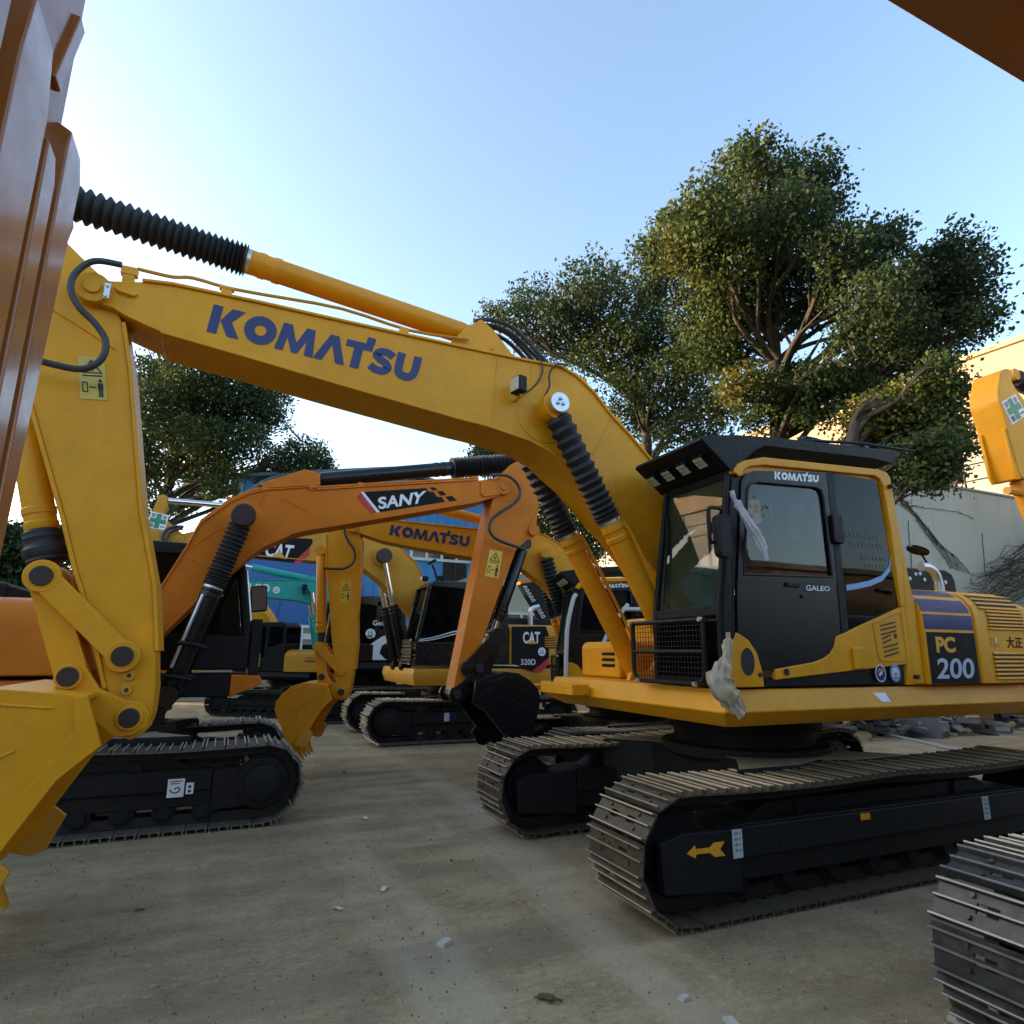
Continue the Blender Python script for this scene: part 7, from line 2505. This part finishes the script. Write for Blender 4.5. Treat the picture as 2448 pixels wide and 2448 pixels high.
tag(b.build("scrap_sticks", plain("weathered_stick", (0.30, 0.28, 0.24), 0.9)), "loose sticks and bars poking out of the scrap bank", "sticks", kind="stuff")
s0 = at_z(2270, 1778, 0.25)
b = B()
b.obox((s0.x, s0.y + 0.2, 0.20), (0.62, 0.06, -0.10), (-0.1, 0.32, 0.06), (0, 0, 0.012))
tag(b.build("steel_sheet", plain("galvanised_sheet", (0.26, 0.25, 0.23), 0.6, 0.2), bevel=0.004), "grey flat sheet lying in front of the scrap bank", "sheet")
c0 = at_y(2372, 1735, 10.2)
cabn = empty("cabinet", (c0.x, 10.2, 0))
tag(cabn, "pale blue-grey metal cabinet standing in the scrap below the yellow platform", "cabinet")
b = B()
b.box(-0.55, 0.55, 0, 0.5, 0.0, 1.25)
b.build("cabinet_body", plain("grey_green_steel", (0.13, 0.16, 0.155), 0.5), cabn, bevel=0.02)
b = B()
b.box(0.2, 0.53, -0.03, -0.002, 0.08, 1.2)
b.build("door", plain("pale_blue_steel", (0.30, 0.38, 0.40), 0.5), cabn, bevel=0.01)
b = B()
b.box(-0.2, -0.16, -0.05, -0.002, 0.05, 1.2)
b.build("handle_bar", WFR, cabn)

# black raised cover with white marks behind the tan machine
RY = 18.0
cq = [at_y(px, py, RY) for px, py in ((1243, 1397), (1290, 1388), (1345, 1470), (1297, 1487))]
base = Vector((cq[0].x, RY, 0))
rc = empty("raised_cover", tuple(base))
tag(rc, "black slanted cover with white block marks and an orange top edge", "cover")
P4 = [((c - base).x, (c - base).z) for c in cq]
b = B()
b.prism(P4, 0, 0.25)
b.build("panel", BLK, rc, bevel=0.015)
b = B()
b.prism([P4[0], P4[1], (P4[1][0], P4[1][1] + 0.09), (P4[0][0], P4[0][1] + 0.09)], -0.03, 0.27)
b.build("top_edge", ORG, rc, bevel=0.01)
b = B()
for i in range(10):
    if i == 5:
        continue
    t0, t1 = 0.06 + i * 0.088, 0.06 + i * 0.088 + 0.06
    for u0, u1 in ((0.06, 0.26),):
        qd = [P4[0], P4[1], P4[2], P4[3]]
        f_ = lambda u, v: quad_map((P4[0], P4[1], P4[2], P4[3]), u, v)
        for (ua, ub, va, vb) in ((u0, u1, t0, t0 + 0.018), (u0, u1, t1 - 0.018, t1), (u1 - 0.05, u1, t0, t1)):
            b.poly([(p[0], -0.004, p[1]) for p in (f_(ua, va), f_(ub, va), f_(ub, vb), f_(ua, vb))])
b.build("white_marks", WHITE, rc, smooth=False)
b = B()
b.tube([(0.4, 0.1, -P4[0][1] * 0 + P4[3][1] - 0.2), (0.7, 0.1, P4[3][1] - 0.9), (0.9, 0.1, 0)], 0.08, 8)
b.build("stay", BLK, rc)

# ------------------------------------------------------------------ plastic wrap and litter
def crumple(name, pts, radii, mat, label, cat, seed):
    g = random.Random(seed)
    P = spline([Vector(p) for p in pts], 5)
    n_ = len(P)
    R_ = [radii[min(int(i * len(radii) / n_), len(radii) - 1)] for i in range(n_)]
    b = B()
    rings = []
    for i, p in enumerate(P):
        a = (P[min(i + 1, n_ - 1)] - P[max(i - 1, 0)]).normalized()
        u = (Vector((0, 1, 0)) - a * a.y).normalized()
        v = a.cross(u)
        ring = []
        for k_ in range(26):
            an = 2 * PI * k_ / 26
            w_ = R_[i] * (1 + 0.22 * math.sin(2 * an + i * 0.5) + 0.16 * math.sin(7 * an + i * 0.35) + 0.08 * math.sin(11 * an - i * 0.6) + g.uniform(-0.03, 0.03))
            ring.append(p + u * math.cos(an) * w_ * 0.55 + v * math.sin(an) * w_)
        rings.append(ring)
    b.loft(rings)
    o = b.build(name, mat, angle=40)
    tag(o, label, cat)
    return o
def film(name, col, alpha):
    mt, t, p = nodes(name)
    n1 = noise(t, 30, 4, 0.7)
    r = ramp(t, n1.outputs[0], [(0.3, tuple(x * 0.85 for x in col) + (1,)), (0.7, col + (1,))])
    t.links.new(r.outputs[0], p.inputs["Base Color"])
    p.inputs["Roughness"].default_value = 0.3
    p.inputs["Alpha"].default_value = alpha
    p.inputs["Subsurface Weight"].default_value = 0.0
    bump(t, p, n1.outputs[0], 0.5, 0.01)
    return mt
W = lambda pts, y: [tuple(at_y(px, py, y)) for px, py in pts]
e5 = lambda pts: zoom((1480, 1000), 2.542, pts)
crumple("plastic_wrap", W(e5([(684, 440), (700, 490), (735, 540), (790, 640), (850, 740), (900, 860)]), 3.42), [0.022, 0.016, 0.028, 0.034, 0.038, 0.034, 0.022], film("clear_film", (0.55, 0.56, 0.60), 0.85), "strip of clear plastic wrap hanging from the front pillar of the yellow cab", "plastic wrap", 3)
crumple("plastic_wrap", W(e5([(660, 1300), (664, 1350), (658, 1400), (652, 1450), (640, 1500)]), 3.40), [0.018, 0.032, 0.036, 0.034, 0.04], film("cream_film", (0.46, 0.38, 0.26), 0.97), "knotted cream plastic wrap tied to the handrail of the yellow cab, upper part", "plastic wrap", 4)
crumple("plastic_wrap", W(e5([(655, 1420), (630, 1520), (620, 1600), (660, 1680), (700, 1730), (750, 1790)]), 3.36), [0.03, 0.06, 0.085, 0.09, 0.075, 0.05, 0.045], bpy.data.materials["cream_film"], "loose cream plastic bag hanging below the knot, over the yellow platform edge", "plastic wrap", 5)

rng = random.Random(77)
PAPER = plain("pale_scrap_paper", (0.56, 0.53, 0.46), 0.85)
DRY = plain("dry_leaf_brown", (0.10, 0.07, 0.04), 0.9)
CONC = plain("pale_concrete_chip", (0.45, 0.42, 0.35), 0.9)
s1 = 2448 / 1932
for (px, py, w_, kind, lab) in ((636, 1714, 0.035, 0, "small white paper scrap lying alone on the dirt left of centre"),
                                (725, 1677, 0.04, 0, "thin white paper strip on the dirt, farther back than the small lone scrap"),
                                (838, 1779, 0.045, 1, "pale concrete chip on the dirt in the middle foreground"),
                                (1035, 1885, 0.07, 2, "dry curled brown leaf in the front centre"),
                                (1290, 1882, 0.03, 1, "small flat pale chip in the foreground, right of the dry leaf"),
                                (1380, 1930, 0.04, 1, "pale broken chip at the bottom edge, left of the lower right track"),
                                (688, 1543, 0.05, 0, "flat white scrap on the dirt in front of the sprocket of the orange machine"),
                                (1822, 1930, 0.06, 1, "square pale block beside the foot of the lower right track"),
                                (262, 1720, 0.04, 2, "dark twig lying on the dirt in the left foreground"),
                                (650, 1458, 0.05, 2, "dry brown leaf near the yellow bucket teeth")):
    p = at_z(px * s1, py * s1, 0.004)
    b = B()
    a = rng.uniform(0, 3)
    if kind == 0:
        q = [(w_ * x, w_ * 0.45 * y, 0.004 + 0.008 * z) for x, y, z in ((-1, -1, 0), (0, -0.9, 1.2), (1, -0.7, 0.2), (1.05, 0.8, 0.9), (0.1, 1, 1.6), (-0.9, 0.8, 0.1))]
        q2 = [(x, y, z - 0.0015) for x, y, z in q]
        b.add(q + q2, [(0, 1, 4, 5), (1, 2, 3, 4), (11, 10, 7, 6), (10, 9, 8, 7), (0, 6, 7, 1), (1, 7, 8, 2), (2, 8, 9, 3), (3, 9, 10, 4), (4, 10, 11, 5), (5, 11, 6, 0)])
        mt = PAPER
        nm, cat = "paper_scrap", "scrap"
    elif kind == 1:
        b.loft([[(w_ * x * k_, w_ * y * k_ * 0.7, z) for x, y in ((-1, -0.8), (0.9, -1), (1.1, 0.7), (-0.8, 1))] for z, k_ in ((-0.003, 1.0), (w_ * 0.35, 0.92))])
        mt = CONC
        nm, cat = "concrete_chip", "chip"
    else:
        b.tube([(-w_, 0, 0.006), (-w_ * 0.3, w_ * 0.15, 0.015), (w_ * 0.4, -w_ * 0.05, 0.012), (w_, w_ * 0.1, 0.005)], [w_ * 0.08, w_ * 0.22, w_ * 0.2, w_ * 0.05], 6, smooth=3)
        mt = DRY
        nm, cat = "dry_leaf", "leaf"
    o = b.build(nm, mt, angle=30)
    o.location = (p.x, p.y, 0)
    o.rotation_euler.z = a
    tag(o, lab, cat)
